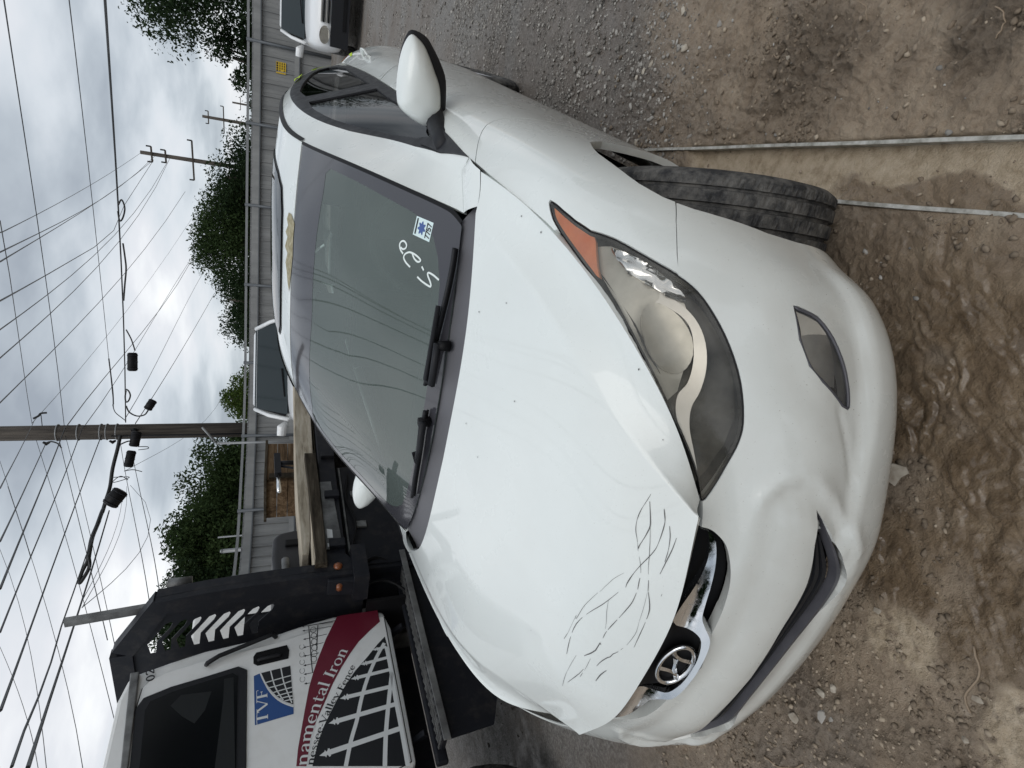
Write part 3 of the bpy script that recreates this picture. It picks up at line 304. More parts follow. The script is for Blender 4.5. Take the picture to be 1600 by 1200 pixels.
WIRES = [[[[14.79,-17.695,-0.194],[4.113,1.54,3.106],[1.202,6.786,4.006],[0.231,8.535,4.306],[-0.49,9.834,4.753],[-1.408,11.065,5.186],[-2.532,12.204,5.599],[-3.862,13.221,5.985],[-5.393,14.089,6.338],[-7.112,14.78,6.652],[-8.993,15.27,6.923],[-11.007,15.544,7.151]],0.01],[[[14.38,-17.984,-0.804],[4.11,1.472,2.496],[1.31,6.778,3.396],[0.376,8.547,3.696],[-0.316,9.858,4.047],[-1.205,11.106,4.389],[-2.298,12.267,4.719],[-3.598,13.313,5.03],[-5.099,14.216,5.315],[-6.789,14.948,5.569],[-8.645,15.487,5.785],[-10.637,15.817,5.958]],0.008],[[[14.751,-17.825,-1.155],[4.27,1.518,2.145],[1.412,6.794,3.045],[0.459,8.552,3.345],[-0.253,9.866,3.662],[-1.174,11.112,3.976],[-2.31,12.264,4.284],[-3.664,13.29,4.584],[-5.228,14.161,4.871],[-6.983,14.848,5.145],[-8.902,15.328,5.405],[-10.949,15.588,5.652]],0.02],[[[15.399,-16.343,0.117],[2.534,1.503,3.417],[-0.974,6.371,4.317],[-2.144,7.993,4.617],[-2.973,9.143,5.075],[-3.895,10.239,5.518],[-4.911,11.275,5.956],[-6.017,12.244,6.377],[-7.208,13.142,6.78],[-8.481,13.963,7.162],[-9.549,14.901,7.569],[-10.955,15.584,7.9]],0.008],[[[8.304,-19.094,0.524],[-0.35,1.133,3.824],[-2.71,6.649,4.724],[-3.497,8.488,5.024],[-5.27,12.632,6.257],[-6.863,16.854,7.237],[-8.262,21.156,7.959],[-9.465,25.53,8.41],[-10.348,30.014,8.736],[-10.641,34.682,9.23],[-10.694,39.381,9.367],[-10.441,44.118,9.321]],0.016],[[[7.407,-19.407,0.497],[-0.143,1.257,3.797],[-2.203,6.892,4.697],[-2.889,8.771,4.997],[-4.435,13.002,6.269],[-5.839,17.286,7.32],[-7.089,21.624,8.146],[-8.164,26.019,8.75],[-9.041,30.472,9.141],[-9.686,34.985,9.331],[-10.066,39.56,9.343],[-10.14,44.194,9.204]],0.014],[[[7.465,-19.393,0.504],[-0.216,1.222,3.804],[-2.311,6.845,4.704],[-3.009,8.719,5.004],[-4.582,12.941,6.295],[-5.997,17.224,7.376],[-7.245,21.566,8.244],[-8.316,25.965,8.896],[-9.196,30.42,9.334],[-9.869,34.929,9.56],[-10.317,39.49,9.581],[-10.519,44.098,9.406]],0.014],[[[7.132,-17.469,1.259],[-1.641,2.707,4.559],[-4.033,8.209,5.459],[-4.831,10.043,5.759],[-6.532,13.955,6.852],[-8.009,17.971,7.703],[-9.236,22.092,8.316],[-10.184,26.315,8.703],[-10.819,30.638,8.884],[-11.104,35.054,8.891],[-11.002,39.55,8.763],[-10.479,44.108,8.55]],0.014],[[[7.19,-17.5,1.26],[-1.927,2.521,4.56],[-4.414,7.982,5.46],[-5.243,9.802,5.76],[-7.014,13.691,6.84],[-8.516,17.714,7.667],[-9.718,21.866,8.244],[-10.589,26.142,8.585],[-11.092,30.533,8.718],[-11.192,35.024,8.68],[-10.856,39.593,8.524],[-10.058,44.215,8.311]],0.014],[[[6.079,-17.737,1.172],[-0.85,3.143,4.472],[-2.74,8.838,5.372],[-3.37,10.736,5.672],[-4.71,14.774,6.849],[-5.927,18.855,7.849],[-7.013,22.978,8.67],[-7.961,27.142,9.31],[-8.76,31.347,9.769],[-9.4,35.591,10.048],[-9.871,39.873,10.148],[-10.16,44.189,10.073]],0.012],[[[7.939,-17.244,1.25],[-2.19,2.285,4.55],[-4.953,7.612,5.45],[-5.874,9.387,5.75],[-7.844,13.185,6.841],[-9.532,17.142,7.676],[-10.912,21.25,8.25],[-11.956,25.502,8.564],[-12.631,29.885,8.628],[-12.907,34.385,8.458],[-12.753,38.981,8.081],[-12.142,43.645,7.536]],0.014],[[[-10.933,15.6,7.892],[-13.562,20.788,9.058],[-15.753,26.229,9.894],[-17.461,31.908,10.397],[-18.65,37.804,10.568],[-19.284,43.887,10.413],[-19.338,50.122,9.947],[-18.794,56.466,9.193],[-17.648,62.873,8.178]],0.01],[[[-10.991,15.556,7.071],[-13.002,19.656,7.841],[-14.746,23.905,8.37],[-16.202,28.3,8.657],[-17.342,32.836,8.713],[-18.128,37.509,8.564],[-18.517,42.314,8.254],[-18.46,47.241,7.845],[-17.909,52.271,7.415]],0.018],[[[-11.028,15.529,6.668],[-13.064,19.612,7.37],[-14.792,23.876,7.911],[-16.193,28.306,8.287],[-17.254,32.884,8.49],[-17.97,37.588,8.506],[-18.341,42.394,8.316],[-18.376,47.275,7.891],[-18.088,52.207,7.201]],0.014],[[[-10.854,15.659,5.665],[-12.976,19.674,6.289],[-14.86,23.831,6.807],[-16.494,28.123,7.219],[-17.871,32.538,7.522],[-18.987,37.063,7.706],[-19.84,41.684,7.759],[-20.435,46.385,7.662],[-20.777,51.151,7.392]],0.014],[[[-10.979,15.566,5.403],[-13.202,19.515,5.982],[-15.228,23.586,6.442],[-17.046,27.777,6.784],[-18.649,32.08,7.008],[-20.026,36.489,7.113],[-21.172,40.997,7.1],[-22.078,45.596,6.97],[-22.739,50.277,6.723]],0.018],[[[-24.854,37.599,5.117],[-23.82,34.358,5.334],[-22.547,31.265,5.586],[-21.083,28.297,5.822],[-19.469,25.433,6.002],[-17.739,22.654,6.092],[-15.92,19.943,6.069],[-14.031,17.285,5.919],[-12.086,14.672,5.634]],0.01],[[[-10.867,15.649,7.845],[-10.158,14.306,7.44],[-9.416,12.985,7.024],[-8.64,11.686,6.596],[-7.834,10.409,6.155],[-6.998,9.154,5.702],[-6.132,7.921,5.235],[-5.239,6.711,4.754],[-4.318,5.522,4.259]],0.01],[[[-11.395,15.245,7.557],[-10.714,13.867,7.203],[-9.987,12.52,6.829],[-9.215,11.204,6.437],[-8.4,9.92,6.025],[-7.543,8.67,5.597],[-6.645,7.453,5.151],[-5.708,6.27,4.69],[-4.733,5.121,4.213]],0.014],[[[-11.051,15.511,7.127],[-10.572,13.983,6.846],[-10.006,12.504,6.541],[-9.359,11.076,6.209],[-8.635,9.701,5.851],[-7.84,8.38,5.467],[-6.978,7.115,5.056],[-6.053,5.905,4.62],[-5.068,4.751,4.161]],0.018],[[[-11.027,15.529,6.701],[-10.672,13.901,6.494],[-10.199,12.336,6.256],[-9.618,10.837,5.984],[-8.935,9.406,5.677],[-8.16,8.047,5.334],[-7.298,6.76,4.957],[-6.358,5.546,4.546],[-5.346,4.405,4.106]],0.014],[[[-11.247,15.361,6.246],[-10.876,13.404,6.077],[-10.328,11.541,5.838],[-9.616,9.782,5.538],[-8.753,8.134,5.184],[-7.753,6.603,4.781],[-6.631,5.192,4.337],[-5.399,3.902,3.857],[-4.073,2.731,3.347]],0.016],[[[-11.334,15.293,7.783],[-11.517,13.841,7.154],[-11.58,12.418,6.551],[-11.523,11.037,5.977],[-11.348,9.712,5.436],[-11.06,8.453,4.929],[-10.665,7.271,4.458],[-10.172,6.171,4.025],[-9.591,5.16,3.63]],0.008],[[[-11.286,15.331,7.267],[-11.211,14.104,6.81],[-11.063,12.905,6.363],[-10.843,11.74,5.928],[-10.551,10.613,5.507],[-10.192,9.527,5.102],[-9.766,8.487,4.715],[-9.278,7.495,4.346],[-8.73,6.555,3.998]],0.01],[[[-11.229,15.374,7.117],[-11.266,14.058,6.618],[-11.211,12.769,6.14],[-11.066,11.518,5.683],[-10.832,10.31,5.247],[-10.512,9.154,4.835],[-10.11,8.053,4.445],[-9.63,7.014,4.08],[-9.079,6.041,3.739]],0.008],[[[-11.313,15.309,5.791],[-11.166,14.142,5.471],[-10.935,13.021,5.155],[-10.633,11.941,4.844],[-10.274,10.897,4.542],[-9.864,9.885,4.25],[-9.411,8.9,3.97],[-8.919,7.941,3.702],[-8.39,7.008,3.448]],0.009],[[[-11.798,14.917,5.429],[-11.528,13.831,5.127],[-11.21,12.771,4.828],[-10.844,11.739,4.536],[-10.432,10.736,4.256],[-9.976,9.765,3.989],[-9.478,8.825,3.738],[-8.938,7.919,3.505],[-8.359,7.047,3.29]],0.01],[[[-18.156,22.636,12.151],[-18.165,20.3,11.045],[-17.98,18.036,9.978],[-17.606,15.861,8.966],[-17.049,13.791,8.02],[-16.32,11.843,7.148],[-15.43,10.03,6.354],[-14.394,8.36,5.641],[-13.225,6.841,5.008]],0.01],[[[-18.97,21.933,11.829],[-18.742,21.128,11.448],[-18.496,20.333,11.072],[-18.234,19.547,10.701],[-17.954,18.772,10.335],[-17.659,18.007,9.977],[-17.347,17.252,9.625],[-17.019,16.508,9.281],[-16.676,15.775,8.946]],0.01],[[[-20.755,20.199,11.898],[-20.176,18.238,10.872],[-19.484,16.35,9.936],[-18.68,14.543,9.079],[-17.769,12.826,8.289],[-16.755,11.205,7.557],[-15.644,9.686,6.874],[-14.445,8.27,6.233],[-13.164,6.96,5.628]],0.01],[[[-11.733,13.648,5.772],[-11.273,11.842,5.528],[-10.629,10.163,5.364],[-9.856,8.574,5.099],[-8.948,7.103,4.794],[-7.929,5.739,4.421],[-6.795,4.508,4.046],[-5.567,3.399,3.655],[-4.269,2.39,3.213]],0.016],[[[-12.22,13.19,5.728],[-11.638,11.465,5.507],[-10.912,9.842,5.255],[-10.056,8.326,4.972],[-9.084,6.92,4.657],[-8.009,5.622,4.311],[-6.842,4.432,3.937],[-5.597,3.347,3.536],[-4.282,2.365,3.113]],0.022],[[[-12.421,14.374,5.555],[-11.831,13.045,5.251],[-11.168,11.77,5.002],[-10.44,10.548,4.785],[-9.654,9.377,4.583],[-8.815,8.253,4.378],[-7.93,7.175,4.161],[-7.004,6.139,3.923],[-6.04,5.143,3.658]],0.006],[[[-12.664,14.15,5.645],[-11.995,12.886,5.385],[-11.269,11.668,5.146],[-10.492,10.494,4.916],[-9.668,9.361,4.688],[-8.803,8.267,4.454],[-7.9,7.21,4.208],[-6.962,6.189,3.947],[-5.992,5.203,3.667]],0.006],[[[-12.401,14.392,5.467],[-11.836,13.04,4.809],[-11.204,11.734,4.422],[-10.5,10.485,4.218],[-9.725,9.298,4.116],[-8.884,8.174,4.05],[-7.984,7.111,3.972],[-7.031,6.105,3.846],[-6.036,5.149,3.654]],0.007],[[[-18.344,13.739,9.433],[-17.793,12.791,8.885],[-17.213,11.871,8.362],[-16.603,10.98,7.865],[-15.965,10.119,7.395],[-15.299,9.288,6.95],[-14.608,8.489,6.531],[-13.891,7.721,6.136],[-13.151,6.986,5.766]],0.009]]
CAB = {"heavy":[[[-11.007,15.041,5.688],[-11.299,14.809,5.739],[-11.753,14.431,5.841],[-12.137,14.092,5.879],[-11.99,13.411,5.814],[-11.89,12.814,5.765],[-11.517,12.479,5.65],[-11.413,11.879,5.619],[-11.265,11.313,5.583],[-11.103,10.755,5.489],[-10.997,10.426,5.426]],0.05],"loop":[[[-10.959,10.469,5.431],[-11.075,10.339,5.393],[-11.168,10.234,5.405],[-11.29,10.092,5.486],[-11.349,10.023,5.545],[-11.303,10.077,5.556],[-11.179,10.222,5.513],[-11.053,10.364,5.444],[-10.959,10.469,5.431]],0.04],"cans":[[[-5.412,10.4,3.996],[-5.714,10.215,3.993]],[[-9.829,15.163,4.77],[-10.057,15.002,4.924]],[[-10.864,15.025,5.258],[-11.217,14.747,5.324]],[[-11.113,14.445,5.307],[-11.477,14.141,5.382]],[[-11.148,12.828,5.252],[-11.428,12.565,5.517]]],"canr":[0.085,0.11,0.13,0.12,0.19],"coils":[[[[-2.314,9.63,3.729],[-2.236,9.655,3.684],[-2.349,9.618,3.648],[-2.488,9.57,3.678],[-2.539,9.553,3.722],[-2.405,9.599,3.741]],0.012],[[[-9.014,14.509,5.238],[-9.057,14.48,5.178],[-9.158,14.411,5.138],[-9.273,14.332,5.174],[-9.301,14.312,5.232],[-9.187,14.391,5.255],[-9.043,14.49,5.237]],0.02],[[[-9.387,14.252,5.229],[-9.528,14.15,5.152],[-9.614,14.088,4.973],[-9.587,14.108,4.796],[-9.473,14.19,4.709]],0.02],[[[-11.084,14.853,7.403],[-11.059,14.873,7.289],[-11.104,14.837,7.141],[-11.205,14.757,7.048]],0.02],[[[-10.482,15.188,7.682],[-10.425,15.229,7.57],[-10.368,15.271,7.515],[-10.354,15.281,7.387]],0.03],[[[-10.397,15.25,7.514],[-10.655,15.059,7.476]],0.01],[[[-10.887,13.063,5.497],[-10.889,13.061,5.124],[-10.926,13.028,5.151],[-10.989,12.972,5.463],[-10.869,13.078,5.298],[-10.953,13.005,5.12]],0.01],[[[-11.157,14.667,5.193],[-11.162,14.663,4.968],[-11.206,14.627,4.951],[-11.229,14.608,5.189]],0.012],[[[-11.089,14.722,5.621],[-11.034,14.765,5.482],[-11.021,14.775,5.388]],0.022],[[[-9.935,15.089,5.763],[-10.113,14.962,5.698],[-10.262,14.853,5.51],[-10.321,14.809,5.431]],0.012],[[[-4.686,8.97,3.996],[-5.128,8.687,3.937],[-5.319,8.555,3.924]],0.01],[[[-11.425,13.921,5.429],[-11.405,13.938,5.215],[-11.454,13.895,4.995]],0.012],[[[-3.182,10.272,3.885],[-3.377,10.193,3.864],[-3.574,10.11,3.851],[-3.823,9.998,3.875],[-4.07,9.879,3.897]],0.014],[[[-4.844,10.265,4.013],[-4.994,10.181,3.934],[-5.176,10.075,3.874]],0.012]]}
WLAB = ["overhead wire, highest of those crossing the sky from the picture edge to the big pole", "thin overhead wire second from the sky edge, ending at a clamp on the big pole", "thick overhead wire carrying the lone splice can", "short thin overhead wire in the sky corner meeting the pole clamp", "overhead wire to the tall thin pole, crossing the looped thick wire at its slack loop", "overhead wire to the tall thin pole, highest of the close pair", "overhead wire to the tall thin pole, lower one of the close pair", "overhead wire to the tall thin pole's crossarm, outer", "overhead wire to the tall thin pole's crossarm, inner", "faint overhead wire to the very top of the tall thin pole", "overhead wire passing behind the trees' right shoulder", "overhead wire from the big pole's frayed clamp to the far crossarm", "thick overhead wire from the big pole towards the light gap in the trees", "overhead wire just under the thick one towards the trees", "overhead wire dropping from the pole's splice group to the dark tree", "thick overhead wire through the tilted splice can to the dark tree", "faint service wire running down past the big pole to the light green tree", "thin overhead wire leaving the big pole's top clamp downward", "overhead wire from the big pole with a jumper loop at its end", "thick overhead wire leaving the big pole between the jumper loop and the band", "overhead wire leaving the banded part of the big pole", "overhead wire with a turnbuckle just off the big pole", "thin wire slanting away from the pole's lower insulator", "wire slanting away from under the jumper loop", "thin wire slanting away beside the turnbuckle wire", "wire slanting from the pole's splice group down to the truck rack", "right-hand wire slanting from the lower splice can to the truck rack", "long crossing wire in the corner behind the stake", "short crossing wire in the sky corner", "crossing wire near the lower sky corner", "wire tied beside the heavy cable loop, passing the stake tip", "heaviest wire beside the cable loop, passing behind the stake", "slack drop wire hanging in a shallow curve, outer", "slack drop wire hanging in a shallow curve, inner", "widest hanging drop wire that bows towards the trees", "tiny wire end in the far sky corner"]
CLAB = ["slack loop tied on the thick wire", "oval slack loop just above the big pole", "wide hanging bend joining the thick wire to the pole", "short jumper arc left of the big pole's insulators", "twisted tie at the end of the thin wire over the pole", "short loose wire end hanging from the twisted tie", "tangle of thin wire above the tilted can", "thin wire hoop beside the can on the pole", "short curved lead from the pole to the can", "thin curved lead dropping to the pole from the sky wire", "straight thin lead from the sky edge to the curved lead", "thin stray wire below the lower splice can", "flat slack bulge along the thick wire", "curved lead entering the lone splice can"]

# ---------------------------------------------------------------- ground
def hash2(ix, iy, s): 
    h = (ix*374761393+iy*668265263+s*1442695041) & 0xffffffff; h = ((h ^ (h >> 13))*1274126177) & 0xffffffff; return ((h ^ (h >> 16)) & 0xffff)/65535.
def vnoise(x, y, s=0):
    ix = np.floor(x).astype(np.int64); iy = np.floor(y).astype(np.int64); fx = x-ix; fy = y-iy; fx = fx*fx*fx*(fx*(fx*6-15)+10); fy = fy*fy*fy*(fy*(fy*6-15)+10)
    a = hash2(ix, iy, s); b = hash2(ix+1, iy, s); c = hash2(ix, iy+1, s); d = hash2(ix+1, iy+1, s); return (a*(1-fx)+b*fx)*(1-fy)+(c*(1-fx)+d*fx)*fy-.5
def fbm(x, y, o=5, s=0, g=.5):
    r = 0; a = 1
    for k in range(o): r = r+a*vnoise(x, y, s+k); x = x*2.03+17.1; y = y*2.03+9.7; a *= g
    return r
def smooth(e0, e1, x): t = np.clip((x-e0)/(e1-e0), 0, 1); return t*t*(3-2*t)
def pdist(x, y, P):
    d = np.full(x.shape, 99.)
    for (ax, ay), (bx, by) in zip(P[:-1], P[1:]):
        t = np.clip(((x-ax)*(bx-ax)+(y-ay)*(by-ay))/max((bx-ax)**2+(by-ay)**2, 1e-9), 0, 1); d = np.minimum(d, np.hypot(x-ax-t*(bx-ax), y-ay-t*(by-ay)))
    return d
RAIL_A = [(.802, 1.743), (1.115, .406), (1.28, -.32)]; RAIL_B = [(.74, 1.36), (.876, .771), (.982, .317), (1.12, -.32)]
def zones(x, y):
    w = .05*fbm(x*9, y*9, 4, 40); nx = x+w; ny = y+.05*fbm(x*9, y*9, 4, 50)
    gravel = smooth(1.5, 2.3, ny+.35*(1.2-nx)+.5*fbm(x*3, y*3, 4, 3)); gravel = np.maximum(gravel, smooth(.9, 1.5, -nx)*smooth(-.5, .5, ny))
    gravel = np.maximum(gravel, .35*smooth(-.15, -.35, nx)*smooth(.03, -.02, np.abs(ny-.02)-.16))
    wet = smooth(.02, .12, nx)*smooth(1.02, .80, nx)*smooth(.80, .30, ny)*smooth(-.30, -.12, ny+.35*nx-.05)
    wet *= smooth(-.35, .05, fbm(x*6, y*6, 3, 8)+.25)
    # dry pale patches
    tan = np.maximum(smooth(.085, .055, np.hypot((nx-.035)*.9, ny+.035)), smooth(.14, .10, np.hypot(nx-.10, (ny+.34)*.9)))
    strip = (pdist(x, y, RAIL_A)+pdist(x, y, RAIL_B)); inside = smooth(.175, .150, strip)
    dA_, dB_ = pdist(x, y, RAIL_A), pdist(x, y, RAIL_B); rt = dA_/(dA_+dB_+1e-6)
    sand = inside*np.maximum(smooth(.66, .56, rt+.30*fbm(nx*9, ny*9, 5, 9)-.35*smooth(.45, .2, y)), smooth(.74, .80, y+.05*fbm(x*20, y*20, 3, 19)))
    tan = np.maximum(tan*smooth(-.3, .0, fbm(x*40, y*40, 3, 77)+.12), sand)
    wet = np.maximum(wet*(1-tan), inside*(1-sand)*.6)
    return gravel, wet, tan, inside
def clods(x, y):
    q = .10*fbm(x*7, y*7, 3, 201); c = np.maximum(smooth(.26, .08, np.hypot(x-1.20, (y-1.10)*.8)+q), smooth(.20, .05, np.hypot(x-1.33, (y-.60)*.9)+q)); c = np.maximum(c, .8*smooth(.16, .03, np.hypot(x-1.06, (y-.98))+q))
    c = np.maximum(c, .55*smooth(-.05, .3, fbm(x*3.4, y*3.4, 3, 61))); return c*(1-zones(x, y)[3])*(1-.7*zones(x, y)[2])
def gheight(x, y):
    g, wet, tan, ins = zones(x, y)
    near = smooth(9, 3, np.hypot(x-1, y))
    big = .035*fbm(x*.45, y*.45, 3, 1)
    h = big*smooth(.3, 2.5, np.hypot(x-.2, y-1.5)) + near*(.016*fbm(x*3.1, y*3.1, 4, 5))
    rid = np.abs(fbm(x*13+2*fbm(x*4, y*4, 2, 31), y*13, 4, 12)); clod = clods(x, y); r2_ = np.abs(fbm(x*24+3*fbm(x*6, y*6, 2, 231), y*24, 4, 212))
    h += near*(1-ins)*(1-.6*wet)*(1-.8*tan)*clod*(.066*(.35-np.minimum(rid, .35))+.042*(.3-np.minimum(r2_, .3))-.012)
    h += near*(1-ins)*.009*fbm(x*45, y*45, 4, 22, .6)*(1-.5*wet)
    # streaky, smeared wet mud
    sx = (x*.55+y*.83); sy = (-x*.83+y*.55); h += near*wet*(.040*np.abs(fbm(sx*5+1.6*fbm(x*9, y*9, 3, 91), sy*17+1.2*fbm(x*11, y*11, 2, 93), 4, 33))-.006+.007*fbm(sx*18, sy*46, 4, 35))
    h += .012*g*near*fbm(x*30, y*30, 3, 71)
    # ruts of the broken edge near the camera
    h -= near*.03*np.exp(-((x-.10)/.05)**2-((y+.235)/.03)**2)*0
    h -= ins*.028
    # keep the tyres and bumper clear
    k = smooth(.9, .45, np.hypot((x-.2)*.8, (y-.6)*.8)); h = h*(1-.35*k)
    return h-.012*(1-near)*0
def grid_obj(name, xs, ys, hole=None, zoff=0):
    X, Y = np.meshgrid(xs, ys, indexing='ij'); Z = gheight(X, Y)+zoff; nx, ny = len(xs), len(ys)
    V = np.stack([X.ravel(), Y.ravel(), Z.ravel()], 1); i = np.arange(nx-1)[:, None]*ny+np.arange(ny-1)[None]; F = np.stack([i, i+ny, i+ny+1, i+1], -1).reshape(-1, 4)
    if hole is not None:
        c = V[F].mean(1); x0, x1, y0, y1 = hole; F = F[~((c[:, 0] > x0) & (c[:, 0] < x1) & (c[:, 1] > y0) & (c[:, 1] < y1))]
    me = bpy.data.meshes.new(name); me.vertices.add(len(V)); me.vertices.foreach_set('co', V.ravel()); me.loops.add(F.size); me.loops.foreach_set('vertex_index', F.ravel().astype(np.int32))
    me.polygons.add(len(F)); me.polygons.foreach_set('loop_start', np.arange(0, F.size, 4, dtype=np.int32)); me.polygons.foreach_set('loop_total', np.full(len(F), 4, np.int32)); me.polygons.foreach_set('use_smooth', np.ones(len(F), bool)); me.update()
    g, w, t, ins = zones(X.ravel(), Y.ravel()); a = me.color_attributes.new('zone', 'FLOAT_COLOR', 'POINT'); a.data.foreach_set('color', np.stack([g, w, t, clods(X.ravel(), Y.ravel())], 1).astype(np.float32).ravel())
    return me
m = Mat('mud_ground', (.15, .11, .08), .8)
at = m.n('ShaderNodeVertexColor'); at.layer_name = 'zone'; sp = m.n('ShaderNodeSeparateColor'); m.l(at.outputs[0], sp.inputs[0])
P_ = m.geo(); na = m.noise(9, 8, .65, P_); nb = m.noise(60, 6, .65, P_); nc = m.noise(1.3, 5, .6, P_)
mud = m.ramp(na, [(.30, (.235, .174, .118)), (.52, (.345, .265, .187)), (.72, (.44, .352, .258))])
mud = m.mix(m.ramp(nb, [(.35, 0), (.75, .5)]), mud, (.46, .38, .29)); mud = m.mix(m.ramp(nb, [(.25, .55), (.42, 0)]), mud, (.10, .074, .052))
grv = m.ramp(nb, [(.30, (.075, .069, .062)), (.50, (.185, .172, .157)), (.70, (.33, .315, .29))]); grv = m.mix(m.ramp(nc, [(.40, 0), (.60, .55)]), grv, (.15, .115, .088))
wetc = m.ramp(m.noise(14, 7, .65, P_, .4), [(.3, (.130, .086, .046)), (.5, (.215, .152, .092)), (.72, (.33, .25, .165))])
tanc = m.ramp(m.noise(26, 7, .65, P_), [(.32, (.34, .26, .17)), (.52, (.52, .42, .30)), (.7, (.62, .52, .39))])
mud = m.mix(m.math('MULTIPLY', at.outputs['Alpha'], .72), mud, m.ramp(nb, [(.3, (.068, .052, .038)), (.55, (.125, .099, .073)), (.75, (.21, .172, .132))])); c = m.mix(sp.outputs[0], mud, grv); c = m.mix(sp.outputs[1], c, wetc); c = m.mix(sp.outputs[2], c, tanc); m.base(c)
wr = m.math('MULTIPLY', sp.outputs[1], m.ramp(m.noise(7, 5, .6, P_), [(.36, .25), (.56, 1)])); m.rough(m.mix(wr, m.ramp(na, [(.4, .74), (.62, .52)]), (.15, .15, .15)))
m.b.inputs['Specular IOR Level'].default_value = .5; m.b.inputs['Coat IOR'].default_value = 1.38; m.b.inputs['Coat Roughness'].default_value = .10
m.l(m.math('MULTIPLY', m.math('MAXIMUM', sp.outputs[1], m.ramp(nc, [(.52, 0), (.66, .55)])), m.ramp(m.noise(11, 5, .6, P_), [(.38, .15), (.56, 1)])), m.b.inputs['Coat Weight'])
mpw = m.n('ShaderNodeMapping'); m.l(P_, mpw.inputs[0]); mpw.inputs['Rotation'].default_value = (0, 0, math.radians(-56)); mpw.inputs['Scale'].default_value = (14, 40, 30)
str_ = m.noise(1, 4, .55, mpw.outputs[0], .4)
hgt = m.math('ADD', m.math('ADD', m.noise(180, 5, .7, P_), m.math('MULTIPLY', nb, .9)), m.math('MULTIPLY', m.math('MULTIPLY', str_, sp.outputs[1]), 1.5))
m.bump(hgt, 1.0, .009)
me = grid_obj('ground', np.unique(np.concatenate([np.linspace(-1.12, 1.70, 690)])), np.linspace(-.66, 2.1, 660)); me.materials.append(MATS['mud_ground'])
o = bpy.data.objects.new('ground', me); COL.objects.link(o); props(o, kind='structure')
me = grid_obj('ground', np.linspace(-14, 12, 330), np.linspace(-6, 24, 380), hole=(-1.05, 1.62, -.6, 2.0), zoff=-.004); me.materials.append(MATS['mud_ground'])
o = bpy.data.objects.new('ground', me); COL.objects.link(o); props(o, kind='structure')
o = mesh('ground', [(-900, -900, -.10), (900, -900, -.10), (900, 900, -.10), (-900, 900, -.10)], [(0, 1, 2, 3)], 'mud_ground', kind='structure')

def side(M, name, outline, mat, parent, holes=(), step=.022, off=0., skirt=.012, both=True, mir=False, seam0=None, fn=None, smooth_out=0, flipn=False, **k):
    """panel cut from master surface M: outline in index coordinates (s, t). both = half mirrored over the centreline into ONE mesh
    (the outline edge with param axis seam0 at 0 lies on the centreline); mir = mirrored copy only"""
    O = M.m(outline); O = densify(O, step); HS = [densify(M.m(h), step) for h in holes]
    lo, hi = O.min(0), O.max(0); gx = np.arange(lo[0]+step*.5, hi[0], step); gy = np.arange(lo[1]+step*.5, hi[1], step)
    G = np.stack(np.meshgrid(gx, gy, indexing='ij'), -1).reshape(-1, 2)
    keep = inpoly(G, O)
    for h in HS: keep &= ~inpoly(G, h)
    G = G[keep]; B = np.concatenate([O, *HS])
    if len(G): G = G[np.min(np.linalg.norm(G[:, None]-B[None], axis=2), axis=1) > step*.45]
    pts = [Vector(p) for p in B]+[Vector(p) for p in G]; E = []; b = 0
    for L in [O, *HS]:
        n = len(L); E += [(b+i, b+(i+1) % n) for i in range(n)]; b += n
    v, ed, fa, ov, oe, of = delaunay_2d_cdt(pts, E, [], 0, 1e-6)
    P2 = np.array([tuple(q) for q in v]); F = [f for f in fa]
    cen = np.array([P2[list(f)].mean(0) for f in F]); ok = inpoly(cen, O)
    for h in HS: ok &= ~inpoly(cen, h)
    F = [f for f, w in zip(F, ok) if w]
    N = M.nrm(P2); V = M.pos(P2)
    ref = 1 if M.outward > 0 else -1; N = N*ref
    if flipn: N = -N
    o_ = off if fn is None else off+fn(P2, V)
    V = V+N*(np.asarray(o_).reshape(-1, 1) if np.ndim(o_) else o_)
    if fn is not None:   # numeric normals for the modified surface
        ns = np.zeros_like(V)
        for f in F:
            n_ = np.cross(V[f[1]]-V[f[0]], V[f[2]]-V[f[0]])
            if np.dot(n_, N[f[0]]) < 0: n_ = -n_
            for i in f: ns[i] += n_
        l = np.linalg.norm(ns, axis=1)[:, None]; N = np.where(l > 1e-14, ns/np.maximum(l, 1e-14), N)
    if seam0 is not None:
        cl = P2[:, seam0] < 1e-5; V[cl, 0] = 0; N[cl, 0] = 0; N[cl] /= np.linalg.norm(N[cl], axis=1)[:, None]
    # orient
    F2 = []
    for f in F:
        n_ = np.cross(V[f[1]]-V[f[0]], V[f[2]]-V[f[0]]); F2.append(tuple(f) if np.dot(n_, N[f[0]]) > 0 else tuple(f)[::-1])
    F = F2; V = list(V); N = list(N); nF = len(F)
    if skirt:
        cnt = {}
        for f in F:
            for i in range(len(f)):
                a, c = f[i], f[(i+1) % len(f)]; cnt[(a, c)] = cnt.get((a, c), 0)+1
        bd = [(a, c) for (a, c) in cnt if (c, a) not in cnt and not (seam0 is not None and P2[a, seam0] < 1e-5 and P2[c, seam0] < 1e-5)]
        for a, c in bd:
            pa, pc = np.array(V[a]), np.array(V[c]); na, nc = np.array(N[a]), np.array(N[c])
            out_ = np.cross(pc-pa, na); l = np.linalg.norm(out_); out_ = out_/l if l > 1e-12 else na
            i0 = len(V); V += [pa, pc, pc-nc*skirt, pa-na*skirt]; N += [out_]*4; F.append((i0+1, i0, i0+3, i0+2))
    V = np.array(V); N = np.array(N)
    if mir: V = V*[-1, 1, 1]; N = N*[-1, 1, 1]; F = [f[::-1] for f in F]
    elif both:
        n = len(V); V = np.concatenate([V, V*[-1, 1, 1]]); N = np.concatenate([N, N*[-1, 1, 1]]); F = F+[tuple(i+n for i in f)[::-1] for f in F]
    return mesh(name, V, F, mat, parent, True, N, **k)
